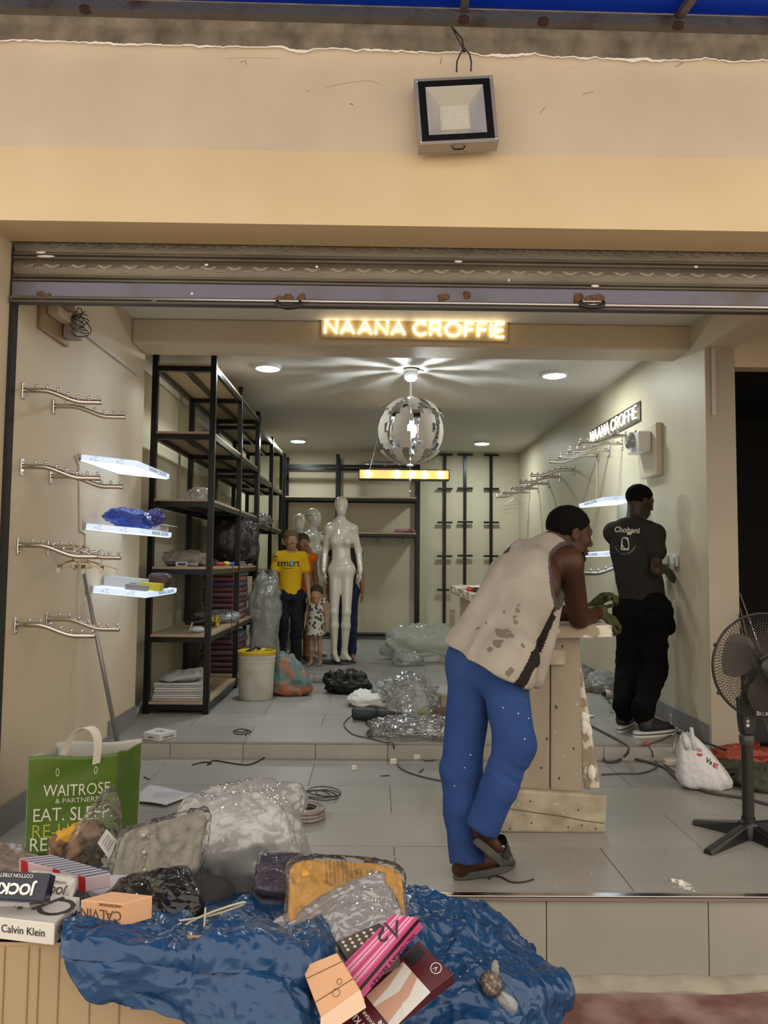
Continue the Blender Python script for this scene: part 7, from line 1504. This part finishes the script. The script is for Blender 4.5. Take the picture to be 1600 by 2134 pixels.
o = raw_mesh('blue_sheet', np.concatenate([V2, V3_]), np.concatenate([Fq, Fq[:, ::-1] + n0, np.array(rim)]), blue_poly, None, True)
tag(o, 'crumpled blue polythene sheet draped over the cartons', 'plastic sheet')
sheet_bvh = bvh_of(o)
def on_sheet(px, py, up=0.0):
    h = sheet_bvh.ray_cast(Vector((0, 0, CAM_H)), ray(px, py).normalized()); return h[0] + Vector((0, -.0, up)) if h[0] else at(px, py, 1.8)

clr = film('glint_polythene', body=.05, bump=.55, bscale=24, rough=.05, gloss=.24)
# ---- boxes on the carton
def flat_box(name, label, tops, ztop, h, m, extra=None, cat='box'):
    c = [Z(*p, ztop) for p in tops]
    if len(c) == 3: c = [c[0], c[1], c[2], c[0] + c[2] - c[1]]
    t, n = carton(name, label, cat, c, h, m, bev=.002); return t, c
def face_frame(a, b_, h, off=.0008):      # frame on a side face between top corners a (left) and b (right) as seen from the street
    d = b_ - a; n = d.cross(Vector((0, 0, 1))).normalized(); return frame((a + b_) / 2 - Vector((0, 0, h / 2)) + n * off, d, (0, 0, 1))
silver = mat('silver_grey_card', (.50, .49, .48), .35); white_b = mat('satin_white_card', (.66, .65, .63), .35)
H1 = .042; t, c = flat_box('underwear_box', 'white and silver Calvin Klein box with large CK at the left edge', [(-70, 1903), (114, 1924), (167, 1871)], ZT + H1 + .004, H1, white_b)
b = MB(); b.add([p + Vector((0, 0, .0006)) for p in c], [(0, 1, 2, 3)]); b.build('top_print', silver, t)
text('Calvin Klein', .021, face_frame(c[0], c[1], H1) @ T(.03, 0, 0), print_k, t, .0003, sx=.95); text('Calvin Klein', .018, face_frame(c[1], c[2], H1) @ T(0, .0, 0), print_k, t, .0003)
Mtop = frame((c[0] + c[2]) / 2 + Vector((.055, .005, .0014)), -(c[1] - c[0]), -(c[2] - c[1])); text('CK', .10, Mtop @ rotm(0, 0, -25), print_k, t, .0003, spacing=.8); text('UNDERWEAR', .014, Mtop @ T(.07, 0, 0) @ rotm(0, 0, -60), print_k, t, .0003); text('Calvin Klein', .018, Mtop @ T(.085, -.01, 0) @ rotm(0, 0, -60), print_k, t, .0003)
# Jockey packs
zz = ZT + .055; navyb = mat('navy_gloss_card', (.012, .014, .04), .2); t, c = flat_box('underwear_box', 'navy and white Jockey box printed upside down at the left edge', [(-40, 1865), (62, 1869), (70, 1826)], zz + .012, .055, card_w)
b = MB(); d_ = c[1] - c[0]; nrm = Vector((.02, -1, .25)).normalized(); A0 = at(-20, 1862, c[1].y - .03); Mj = frame(at(26, 1846, c[1].y - .035), (at(62, 1849, 1.8) - at(0, 1846, 1.8)), (0, .55, 1)); b.box((0, 0, -.02), (.135, .052, .036), Mj); b.build('front_panel', navyb, t, bevel=.003); text('JOCKEY', .027, Mj @ T(-.004, -.004, .0) @ rotm(0, 0, 180), mat('white_print', (.75, .75, .73), .5), t, .0006, bold=.001); text('COTTON STRETCH', .009, Mj @ T(-.004, .019, .0) @ rotm(0, 0, 180), mat('white_print', (.75, .75, .73), .5), t, .0006)
q = at(106, 1850, 1.73); t = thing('foil_pack', 'creased white foil Jocky pack beside the navy box', 'pack', tuple(q)); Mk = frame(q, at(145, 1858, 1.8) - at(62, 1846, 1.8), (0, .6, 1)); o = soft('foil_bag', mat('satin_foil', (.50, .48, .46), .3, .2), t, Mk, (.105, .055, .03), 40, .004, 40, e1=.6, e2=.4, crink=.0015, smooth=False); text('JOCKY', .020, Mk @ T(.008, -.004, .0185) @ rotm(0, 0, 180), print_k, t, .0006); text('COTTON STRETCH', .006, Mk @ T(.008, .012, .0185) @ rotm(0, 0, 180), print_k, t, .0006)
# striped box
pinkred = mat('pink_white_card', (.62, .48, .52), .4); t = thing('striped_box', 'blue and grey striped box with red and pink side on the heap', 'box', tuple(at(140, 1820, 1.85))); P0 = at(38, 1792, 1.80); nS = Vector((.05, -.48, .88)); ct = [atp(38, 1790, P0, nS), atp(178, 1828, P0, nS), atp(232, 1818, P0, nS), atp(108, 1782, P0, nS)]; dn = Vector((0, .15, -1)).normalized() * .036
b = MB(); b.add([p + dn for p in ct] + ct, [(3, 2, 1, 0), (0, 1, 5, 4), (1, 2, 6, 5), (2, 3, 7, 6), (3, 0, 4, 7), (4, 5, 6, 7)]); b.build('body', pinkred, t, bevel=.003)
bl_s = mat('denim_stripe', (.06, .09, .20), .6); gr_s = mat('grey_stripe', (.34, .31, .28), .6)
for k in range(22):
    u0, u1 = k / 22, (k + 1) / 22; e0, e1_ = ct[0].lerp(ct[1], u0), ct[0].lerp(ct[1], u1); f0, f1 = ct[3].lerp(ct[2], u0), ct[3].lerp(ct[2], u1); off = nS.normalized() * .0012
    b = MB(); b.add([e0 + off, e1_ + off, f1 + off, f0 + off], [(0, 1, 2, 3)]); b.build('stripe', bl_s if k % 2 else gr_s, t)
redb = mat('red_gloss', (.50, .02, .03), .4)
for u in (.04, .52, .90):
    e0, e1_ = ct[0].lerp(ct[1], u), ct[0].lerp(ct[1], u + .10); off = Vector((.0, -.0015, 0)); b = MB(); b.add([e0 + off, e0 + dn + off, e1_ + dn + off, e1_ + off], [(0, 1, 2, 3)]); b.build('red_band', redb, t)
# peach Calvin box
peach = mat('peach_card', (.60, .34, .19), .5); H2 = .045; t, c = flat_box('underwear_box', 'peach Calvin box lying on the blue sheet beside the white box', [(168, 1875), (254, 1884), (318, 1866)], ZT + H2 + .03, H2, peach); text('CALVIN', .026, face_frame(c[0], c[1], H2) @ rotm(0, 0, 180), mat('brown_print', (.12, .06, .03), .6), t, .0003); text('UNDERWEAR', .008, face_frame(c[0], c[1], H2) @ T(.02, .018, 0) @ rotm(0, 0, 180), mat('brown_print', (.12, .06, .03), .6), t, .0003)
# paisley cloth, black bag
q = at(262, 1858, 1.88); o = soft('printed_cloth', mat('paisley_cloth', (.42, .41, .46), .8, col2=(.10, .11, .16), nscale=28, nlo=.56, nhi=.6), None, frame(q, (1, .1, -.1), (0, 1, .5)), (.17, .07, .04), 41, .006, 24, e1=.8, e2=.8, lump=.1); tag(o, 'white patterned cloth between the striped box and the peach box', 'cloth')
q = at(305, 1905, 1.84); o = soft('plastic_bag', crumple(mat('black_gloss_bag', (.008, .008, .009), .16), 18, .6), None, frame(q, (1, .25, .25), (-.2, 1, .3)), (.24, .20, .13), 42, .009, 14, e1=.8, e2=.7, lump=.08, nu=80, nv=50); tag(o, 'shiny black plastic bag on the blue sheet', 'bag')
q = at(20, 1795, 2.0); o = soft('plastic_bag', mat('brown_grey_bag', (.16, .125, .10), .3, bump=.4, bscale=20), None, T(q.x, q.y, q.z - .03) @ rotm(0, 10, 0), (.16, .14, .10), 43, .014, 16, e1=.8, e2=.8, lump=.15, crink=.003, smooth=False); tag(o, 'brown grey plastic bag at the left edge of the heap', 'bag')
# supports inside the heap so that the goods rest on something
for k, (px, py, y, sx_, sy_, sz_) in enumerate(((330, 1860, 2.12, .36, .30, .16), (150, 1860, 2.12, .40, .26, .16), (700, 1960, 1.98, .40, .34, .20), (60, 1880, 2.0, .26, .24, .10))):
    q = at(px, py, y); o = soft('stuffed_bag', mat('dark_stuffed_bag', (.05, .048, .05), .5), None, T(q.x, q.y, q.z - sz_ * .3), (sx_, sy_, sz_), 44 + k, .012, 12, e1=.7, e2=.6, lump=.08); tag(o, ['dark stuffed bag under the grey shirt pack', 'dark stuffed bag under the brown clear bag', 'dark stuffed bag under the mustard shirt pack', 'dark stuffed bag under the navy box'][k], 'bag')
# clear bag with brown goods and white tag
q = at(172, 1740, 2.12); t = thing('clear_bag', 'pointed clear bag of brown and yellow goods with a white card', 'bag', tuple(q))
def spike(V): V = V.copy(); k = np.clip(V[:, 2] / .26 + .5, 0, 1); V[:, 0] = V[:, 0] * (1 - .80 * k) + .075 * k; V[:, 1] *= (1 - .7 * k); return V
soft('clear_skin', clr, t, frame(q, (1, 0, 0), (0, 1, .12)), (.21, .13, .26), 48, .012, 16, e1=.7, e2=.7, fn=spike, nu=90, nv=60)
for k, (px, py, m_) in enumerate(((150, 1752, (.50, .27, .02)), (132, 1775, (.16, .08, .04)), (165, 1770, (.30, .17, .09)), (180, 1745, (.22, .13, .08)), (150, 1785, (.05, .035, .03)), (195, 1775, (.12, .09, .06)))):
    p = at(px, py, 2.13); soft('inner_garment', mat('inner_goods_%d' % k, m_, .7), t, T(*p) @ rotm(20 * k, 15 * k, 40 * k), (.07, .05, .06), 60 + k, .010, 30, nu=30, nv=18, e1=.6, e2=.6, lump=.35)
cq = [at(203, 1756, 2.05), at(222, 1728, 2.05), at(247, 1756, 2.06), at(226, 1790, 2.05)]; b = MB(); b.add(cq + [p + Vector((0, .002, 0)) for p in cq], [(0, 1, 2, 3), (7, 6, 5, 4), (0, 1, 5, 4), (1, 2, 6, 5), (2, 3, 7, 6), (3, 0, 4, 7)]); b.build('care_card', card_w, t)
for k in range(4): a_ = cq[0].lerp(cq[3], .25 + .15 * k) + Vector((0, -.001, 0)); e_ = cq[1].lerp(cq[2], .25 + .15 * k) + Vector((0, -.001, 0)); b = MB(); b.tube([a_.lerp(e_, .2), a_.lerp(e_, .85)], .0006, 4); b.build('print_line', print_k, t)
# grey shirt in glossy wrap
P1 = at(325, 1780, 1.98); n1 = Vector((-.08, -.72, .68)).normalized(); sc_ = [atp(235, 1835, P1, n1), atp(255, 1760, P1, n1), atp(395, 1690, P1, n1), atp(414, 1785, P1, n1)]
t = thing('shirt_pack', 'folded grey shirt in shiny clear wrap leaning on the heap', 'garment', tuple(P1)); ctr = sum(sc_, Vector()) / 4; xd = (sc_[3] - sc_[0]).normalized(); Mg = frame(ctr - n1 * .035, xd, n1.cross(xd))
lx, ly = .235, .165
def skew(V): V = V.copy(); V[:, 0] += V[:, 1] * .25; return V
g_o = soft('shirt', mat('grey_green_shirt', (.22, .205, .165), .8, col2=(.27, .25, .20), nscale=20, bump=.3, bscale=60), t, Mg, (lx * .92, ly * .92, .050), 70, .005, 16, e1=.35, e2=.2, fn=skew); bvg = bvh_of(g_o)
soft('clear_wrap', clr, t, Mg, (lx * 1.02, ly * 1.03, .066), 71, .008, 22, e1=.45, e2=.25, fn=skew, nu=120, nv=70)
for (x0, x1, y0, y1) in ((-.012, .012, -.072, .072), (-.10, -.055, .0, .055)): wrap_poly([(x0, y0), (x1, y0), (x1, y1), (x0, y1)], Mg @ T(-.03, 0, .1), bvg, mat('shirt_placket', (.27, .245, .19), .8), t, .002, back=.05)
for k in range(3): p = Mg @ T(-.03, -.05 + .045 * k, .036); b = MB(); b.ell(p.to_translation(), (.005, .005, .005), 8, 6); b.build('button', mat('pale_button', (.45, .42, .36), .4), t, smooth=True)
for k in range(5): p = Mg @ T(-.01 + .02 * k, .062, .0); 
# big milky sack
q = at(503, 1782, 2.35); 
def sackfn(V): V = V.copy(); k = np.clip(V[:, 2] / .5 + .5, 0, 1); V[:, 0] = V[:, 0] * (1 - .18 * k) + .10 * k * (k > 0) ; return V
o = soft('clear_sack', film('milky_sack', (.95, .95, .95), .42, .10, .6, 17, .42), None, frame(q, (1, .1, .18), (-.1, 1, .25)), (.36, .30, .38), 72, .015, 20, e1=.6, e2=.6, lump=.05, nu=150, nv=100, stretch=(1.5, 1, .7)); tag(o, 'big puffed milky plastic sack in the middle of the heap', 'sack')
ce = soft('sack_filling', mat('white_filling', (.74, .74, .75), .9), o, frame(q, (1, .1, .18), (-.1, 1, .25)), (.30, .25, .31), 73, .01, 8, e1=.7, e2=.8, lump=.06)
o = soft('clear_sack_corner', film('milky_sack', (.95, .95, .95), .42, .10, .6, 17, .42), o, frame(at(586, 1676, 2.4), (1, 0, .5), (0, 1, 0)), (.15, .10, .11), 74, .010, 18, e1=.9, e2=.9, lump=.12, nu=70, nv=40)
# wire hangers lying
pale_w = mat('pale_yellow_wire', (.52, .48, .34), .4)
wire_obj('wire_hanger', [at(362, 1972, 1.62), at(371, 1945, 1.64), at(395, 1922, 1.68), at(450, 1898, 1.72), at(508, 1880, 1.76), at(500, 1888, 1.76), at(440, 1908, 1.72), at(374, 1919, 1.66)], .0025, pale_w, 'pale wire hanger lying across the blue sheet', 'hanger', sub=3)
wire_obj('wire_hanger', [at(422, 1958, 1.63), at(426, 1925, 1.68), at(428, 1892, 1.72)], .0022, pale_w, 'upright leg of a pale wire hanger standing in the sheet', 'hanger'); wire_obj('wire_hanger', [at(346, 1936, 1.66), at(378, 1924, 1.66)], .002, pale_w, 'short pale wire end beside the black bag', 'hanger')
# packed shirts: navy and black stack at left, mustard on top, silver packs below
for k, (px, py, col, ds) in enumerate(((572, 1800, (.035, .022, .06), 'dark purple'), (568, 1825, (.02, .022, .06), 'navy'), (562, 1848, (.012, .011, .012), 'black'), (560, 1872, (.50, .50, .55), 'white'), (556, 1893, (.02, .018, .018), 'charcoal'), (562, 1918, (.45, .38, .32), 'cream'))):
    q = at(px + 22, py + 22, 2.02); M = frame(q, (.97, .1, -.14 + .02 * k), (-.05, 1, .25)); o = soft('shirt_pack', mat('pack_cloth_%d' % k, col, .5), None, M, (.135, .15, .026), 80 + k, .004, 22, e1=.5, e2=.3, lump=.04)
    soft('clear_wrap', clr, o, M, (.148, .165, .032), 90 + k, .005, 24, e1=.5, e2=.3, nu=80, nv=40)
    tag(o, '%s folded shirt in clear wrap, %s down at the left of the stack' % (ds, ORD2[k] if False else ['uppermost', 'second', 'third', 'fourth', 'fifth', 'sixth'][k]), 'garment', 'wrapped shirts in the stack')
P2 = at(720, 1840, 1.86); n2 = Vector((.10, -.66, .74)).normalized(); mc = [atp(593, 1925, P2, n2), atp(600, 1778, P2, n2), atp(842, 1830, P2, n2), atp(852, 1905, P2, n2)]
t = thing('shirt_pack', 'mustard yellow shirt in printed clear wrap on top of the heap', 'garment', tuple(P2)); xd = (atp(845, 1850, P2, n2) - atp(597, 1850, P2, n2)); Mm = frame(sum(mc, Vector()) / 4 - n2 * .022, xd, n2.cross(xd)); lx, ly = xd.length, .175
def droop(V): V = V.copy(); V[:, 2] -= .9 * np.clip(V[:, 0] - .04, 0, 1) ** 2; V[:, 1] -= .35 * np.clip(V[:, 0], 0, 1) ** 1.0 * .35; return V
must = mat('mustard_cloth', (.56, .27, .025), .6, col2=(.62, .31, .035), nscale=7); ms_o = soft('shirt', must, t, Mm, (lx * .95, ly * .92, .036), 100, .006, 14, e1=.4, e2=.28, lump=.03, fn=droop, nu=72, nv=30)
wr_o = soft('clear_wrap', clr, t, Mm, (lx * 1.03, ly * 1.04, .048), 101, .007, 20, e1=.45, e2=.3, lump=.03, fn=droop, nu=140, nv=60); bvm = bvh_of(ms_o)
for k, (px, y0, y1) in enumerate(((686, 1786, 1850), (703, 1786, 1852), (720, 1788, 1848), (738, 1790, 1838), (750, 1806, 1828), (772, 1810, 1834))):
    a_, e_ = atp(px, y0, P2, n2), atp(px + 3, y1, P2, n2); L_ = (e_ - a_).length; Mt = frame((a_ + e_) / 2, e_ - a_, n2.cross(e_ - a_)); wrap_text('THIS BAG IS NOT A TOY', .0085, Mt @ T(0, 0, .05), bvm, print_k, t, .007, sx=L_ / .105, spacing=1.0); wrap_text('KEEP AWAY FROM BABIES', .0075, Mt @ T(0, -.009, .05), bvm, print_k, t, .007, sx=L_ / .115)
for k in range(3):
    q = at(690 - 8 * k, 1935 + 20 * k, 1.76 - .03 * k); M = frame(q, (.90, .2, .38), (-.25, .95, .25)); o = soft('shirt_pack', film('silver_pack_film', (.66, .66, .68), .68, .08, .9, 18, .5), None, M, (.30, .18, .036), 110 + k, .009, 18, e1=.5, e2=.35, lump=.06, nu=110, nv=50, stretch=(.5, 1.6, 1)); tag(o, 'silver grey wrapped shirt under the mustard pack, %s' % ['uppermost of three', 'middle of three', 'lowest of three'][k], 'garment', 'silver wrapped shirts')
# boxes at the front of the heap
def tilt_box(name, label, pxs, P, n, h, m, par=None, down=None):
    n = Vector(n).normalized(); c = [atp(x, y, P, n) for x, y in pxs]; t, n_ = carton(name, label, 'box', c, h, m, bev=.002, down=down if down else -n); return t, c, n
t, c, n = tilt_box('open_box', 'dark monogram box open at the end between peach and pink boxes', [(700, 1962), (742, 2030), (832, 1985), (790, 1922)], at(765, 1975, 1.62), (-.1, -.55, .83), .05, mat('dark_olive_card', (.055, .045, .036), .5))
for k in range(15):
    p = c[0].lerp(c[3], .12 + .16 * (k % 5)).lerp(c[1].lerp(c[2], .12 + .16 * (k % 5)), .10 + .12 * (k // 5)) + n * .0008; b = MB(); s_ = .004; b.add([p + (c[3] - c[0]).normalized() * s_, p + (c[1] - c[0]).normalized() * s_, p - (c[3] - c[0]).normalized() * s_, p - (c[1] - c[0]).normalized() * s_], [(0, 1, 2, 3)]); b.build('monogram', mat('cream_monogram', (.55, .50, .42), .5), t)
mid = [c[0].lerp(c[1], .42), c[0].lerp(c[1], .92), c[3].lerp(c[2], .92), c[3].lerp(c[2], .42)]; b = MB(); b.add([p + n * .0006 for p in mid], [(0, 1, 2, 3)]); b.build('window', mat('brown_gloss', (.035, .028, .022), .25), t)
t, c, n = tilt_box('perfume_box', "pink striped Victoria's Secret box at the front of the heap", [(742, 2062), (870, 1912), (818, 1905), (706, 2018)], at(800, 1985, 1.585), (-.35, -.60, .72), .042, mat('pink_card', (.58, .08, .26), .4))
ed = (c[1] - c[0])
for k in range(7):
    u0 = k / 7; a_, e_ = c[0].lerp(c[3], u0), c[1].lerp(c[2], u0); a2, e2_ = c[0].lerp(c[3], u0 + .5 / 7), c[1].lerp(c[2], u0 + .5 / 7); off = n * .0007; b = MB(); b.add([a_ + off, e_ + off, e2_ + off, a2 + off], [(0, 1, 2, 3)]); b.build('stripe', mat('pale_pink_stripe', (.62, .34, .44), .4) if k % 3 else mat('deep_pink_stripe', (.42, .02, .14), .4), t)
text('VS', .052, frame(c[1].lerp(c[3], .40) + n * .0016 + (c[1] - c[0]) * .08, -(c[2] - c[1]), -(c[1] - c[0])) @ rotm(0, 0, 160), print_k, t, .0004, shear=.3)
sd = [c[0], c[1], c[1] - n * .042, c[0] - n * .042]; so = (c[1] - c[0]).cross(-n).normalized(); so = so if so.x > 0 else -so
b = MB(); b.add([p + so * .0008 for p in (c[0].lerp(sd[3], .08), c[1].lerp(sd[2], .08), c[1].lerp(sd[2], .36), c[0].lerp(sd[3], .36))], [(0, 1, 2, 3)]); b.build('black_edge', rubber, t)
text("VICTORIA'S SECRET", .0155, frame((sd[0] + sd[1] + sd[2] + sd[3]) / 4 + so * .0012 - n * .010, -(c[1] - c[0]), so.cross(-(c[1] - c[0]))), print_k, t, .0004, sx=.95)
t, c, n = tilt_box('underwear_box', 'maroon Calvin Klein bikini box lowest at the front of the heap', [(700, 2120), (872, 1960), (945, 2030), (760, 2170)], at(830, 2050, 1.625), (-.15, -.55, .82), .035, mat('maroon_card', (.075, .010, .016), .3))
xu = (c[1] - c[0]).normalized(); yu = n.cross(xu).normalized(); O = (c[0] + c[2]) / 2; Mx = frame(O + n * .001, xu, yu); Lx = (c[1] - c[0]).length; wpr = mat('white_print', (.75, .75, .73), .5); skinp = mat('printed_skin', (.50, .30, .22), .5); whp = mat('printed_white', (.62, .62, .60), .5)
def pr(poly, m_, lift=0.0, nm='print'): b = MB(); b.add([Mx @ Vector((x, y, lift)) for x, y in poly], [tuple(range(len(poly)))]); b.build(nm, m_, t)
pr([(-.045, -.045), (.055, -.045), (.055, .040), (-.045, .040)], whp); pr([(-.045, -.03), (.02, -.02), (.055, -.005), (.055, .012), (.01, .0), (-.045, .012)], skinp, .0004); pr([(-.02, -.045), (.03, -.045), (.0, -.02)], whp, .0008); pr([(-.045, .018), (.0, .022), (.055, .035), (.055, .040), (-.045, .040)], skinp, .0004)
pr([(.062, .02), (.10, .02), (.10, .045), (.062, .045)], rubber, .0004)
text('CALVIN KLEIN', .018, Mx @ T(-.085, .0, .0008) @ rotm(0, 0, 90), wpr, t, .0003); text('UNDERWEAR', .010, Mx @ T(-.067, -.01, .0008) @ rotm(0, 0, 90), wpr, t, .0003); text('BIKINI', .011, Mx @ T(-.055, -.030, .0008) @ rotm(0, 0, 90), wpr, t, .0003, bold=.0004)
b = MB(); b.tube([Mx @ Vector((.095 + .011 * math.cos(a), -.018 + .011 * math.sin(a), .0008)) for a in np.linspace(0, 2 * PI, 20)], .0009, 4); b.build('round_mark', wpr, t); text('V', .014, Mx @ T(.095, -.018, .0008) @ rotm(0, 0, 90), wpr, t, .0003)
t, c, n = tilt_box('open_box', 'peach open box with round marks at the front of the heap', [(628, 2015), (668, 2120), (750, 2062), (702, 1985)], at(690, 2050, 1.51), (-.2, -.62, .76), .05, peach)
Mo = frame((c[0] + c[2]) / 2 + n * .001, (c[2] - c[1]), n.cross(c[2] - c[1])); brp = mat('brown_print', (.12, .06, .03), .6)
for x, y, r_ in ((-.002, -.030, .007), (.012, -.016, .005)):
    b = MB(); b.tube([Mo @ Vector((x + r_ * math.cos(a), y + r_ * math.sin(a), 0)) for a in np.linspace(0, 2 * PI, 18)], .0005, 4); b.build('round_mark', brp, t)
for v in (.25, .72): b = MB(); b.tube([c[0].lerp(c[1], v) + n * .001, c[3].lerp(c[2], v) + n * .001], .0006, 4); b.build('fold_line', brp, t)
b = MB(); fl_ = [c[1], c[2], c[2] + Vector((.012, -.018, -.022)), c[1] + Vector((.0, -.02, -.025))]; b.add(fl_ + [p - n * .0015 for p in fl_], [(0, 1, 2, 3), (7, 6, 5, 4), (0, 1, 5, 4), (1, 2, 6, 5), (2, 3, 7, 6), (3, 0, 4, 7)]); b.build('flap', mat('pale_peach_card', (.66, .47, .34), .5), t)
# ball of nuts in a twist of film
p = on_sheet(1020, 2052); t = thing('snack_ball', 'ball of nuts twisted in clear film on the blue sheet', 'snack', tuple(p)); cb = p + Vector((0, -.02, .012)); nut = [mat('nut_%d' % i, c_, .5) for i, c_ in enumerate([(.35, .22, .12), (.22, .10, .06), (.48, .36, .22), (.14, .07, .045)])]
for k in range(60):
    zq = 1 - 2 * (k + .5) / 60; a = k * 2.39996; rr = math.sqrt(1 - zq * zq); d = Vector((rr * math.cos(a), rr * math.sin(a), zq)); b = MB(); b.ell(cb + d * .019, (.0048, .0042, .0045), 7, 5); b.build('nut', nut[k % 4], t, smooth=True)
soft('film_ball', film_c, t, T(*cb), (.050, .050, .052), 120, .003, 60, e1=1, e2=1, crink=.001, smooth=False); q = at(1052, 2085, cb.y); soft('film_twist', film_m, t, frame(q.lerp(cb, .12), (q - cb), (0, 1, 0)), (.075, .012, .05), 121, .004, 50, e1=.8, e2=.8, crink=.0012, smooth=False, fn=lambda V: V * np.stack([np.ones(len(V)), np.clip(.45 + V[:, 0] * 12, .15, 2), np.clip(.5 + V[:, 0] * 12, .15, 2)], 1)); soft('film_tip', film_m, t, T(*(cb + Vector((.01, .0, .035)))), (.014, .010, .03), 122, .003, 60, e1=.9, e2=.9, crink=.001, smooth=False)

# ---- green shopping bag on the platform
q = Z(150, 1776, F1); greenb = mat('green_woven_bag', (.065, .125, .012), .4, col2=(.08, .15, .016), nscale=4, bump=.15, bscale=18); yb_ = q.y
t = thing('tote_bag', 'green Waitrose shopping bag with white handles on the platform', 'bag', (q.x, yb_, F1))
fl = [at(50, 1790, yb_ - .05), at(237, 1790, yb_ + .03), at(247, 1570, yb_ + .03), at(58, 1578, yb_ - .05)]; fl[0].z = F1 + .004; fl[1].z = F1 + .004; bk = Vector((.05, .17, 0))
def wall(a, b_, c_, d_, nu=26, nv=26, bulge=.012, sd=0):
    def fn(u, v):
        p = (a * (1 - u) + b_ * u) * (1 - v) + (d_ * (1 - u) + c_ * u) * v; n_ = (b_ - a).cross(d_ - a).normalized(); s_ = math.sin(PI * u) * (1 - .3 * v)
        w_ = bulge * s_ + .005 * math.sin(9 * u + 4 * v + sd) * s_ + .004 * math.sin(17 * v - 6 * u + sd) * s_; p = p + n_ * w_; return (p.x, p.y, p.z + .006 * math.sin(7 * u + sd) * v)
    b = MB(); b.grid(fn, nu, nv); return b, fn
gp = mat('bag_lining', (.42, .42, .38), .6)
for nm, (a, b_, c_, d_), sd in (('front_panel', fl, 0), ('back_panel', [fl[1] + bk, fl[0] + bk, fl[3] + bk + Vector((0, 0, .02)), fl[2] + bk + Vector((0, 0, .02))], 2), ('side_panel', [fl[1], fl[1] + bk, fl[2] + bk, fl[2]], 1), ('side_panel', [fl[0] + bk, fl[0], fl[3], fl[3] + bk], 3)):
    b, fn = wall(a, b_, c_, d_, sd=sd, bulge=.012 if 'side' not in nm else -.02); o = b.build(nm, [greenb, gp], t, smooth=True)
    so_ = o.modifiers.new('thickness', 'SOLIDIFY'); so_.thickness = .003; so_.offset = -1; so_.material_offset = 1
    if nm == 'front_panel': fo = o
bvf = bvh_of(fo); xb = (fl[1] - fl[0]).normalized(); nb_ = -xb.cross(Vector((0, 0, 1))).normalized(); nb_ = nb_ if nb_.y < 0 else -nb_
def bagM(px, py): p = at(px, py, yb_ - .02); return frame(p + nb_ * .1, xb, Vector((0, 0, 1)))
cw = mat('cream_bag_print', (.62, .62, .52), .6); lime = mat('lime_bag_print', (.32, .36, .03), .6)
Wd = (fl[1] - fl[0]).length / 187
for txt, px, py, szp, m_, spx in (('WAITROSE', 160, 1647, 30, cw, 140), ('& PARTNERS', 160, 1668, 13, cw, 90), ('EAT. SLEEP.', 152, 1697, 34, cw, 165), ('RE-USE.', 128, 1730, 34, lime, 120), ('REPEAT.', 126, 1757, 34, cw, 125)):
    me = text_mesh(txt, szp * Wd * 1.2, 0.0); xs_ = [v.co.x for v in me.vertices]; me.transform(Matrix.Diagonal((spx * Wd / (max(xs_) - min(xs_)), 1, 1, 1))); wrap_mesh(me, bagM(px, py), bvf, m_, t, .003, back=.2, name='lettering')
for px in (121, 198): wrap_mesh(text_mesh('0', .05, 0.0, sx=.7), bagM(px, 1609), bvf, mat('pale_green_ring', (.45, .50, .32), .6), t, .003, back=.2, name='handle_rivet')
hand_m = mat('cream_webbing', (.60, .57, .48), .8)
for dpt, (xa, xb_, top_) in ((-.005, (126, 200, 1516)), (.17, (150, 214, 1530))):
    pts = [at(xa, 1592, yb_ + dpt), at(xa + 10, 1560, yb_ + dpt), at(xa + 30, 1530, yb_ + dpt), at((xa + xb_) / 2 + 15, top_, yb_ + dpt), at(xb_ - 3, 1524, yb_ + dpt), at(xb_ + 4, 1550, yb_ + dpt), at(xb_, 1592, yb_ + dpt)] if dpt < 0 else None
    if pts:
        b = MB(); wv = Vector((.7, .6, .1)).normalized() * .017; sm = []
        for i in range(len(pts) - 1):
            for k in range(4): sm.append(cr(pts[max(i - 1, 0)], pts[i], pts[i + 1], pts[min(i + 2, len(pts) - 1)], k / 4))
        sm.append(pts[-1]); vs = []; fs = []
        for i, p in enumerate(sm):
            wv2 = wv * (1 if i < len(sm) * .8 else 1); vs += [p - wv2, p + wv2, p + wv2 + Vector((0, .003, .002)), p - wv2 + Vector((0, .003, .002))]
            if i: o_ = 4 * i; fs += [(o_ - 4 + j, o_ - 4 + (j + 1) % 4, o_ + (j + 1) % 4, o_ + j) for j in range(4)]
        b.add(vs, fs); b.build('handle', hand_m, t, smooth=False)
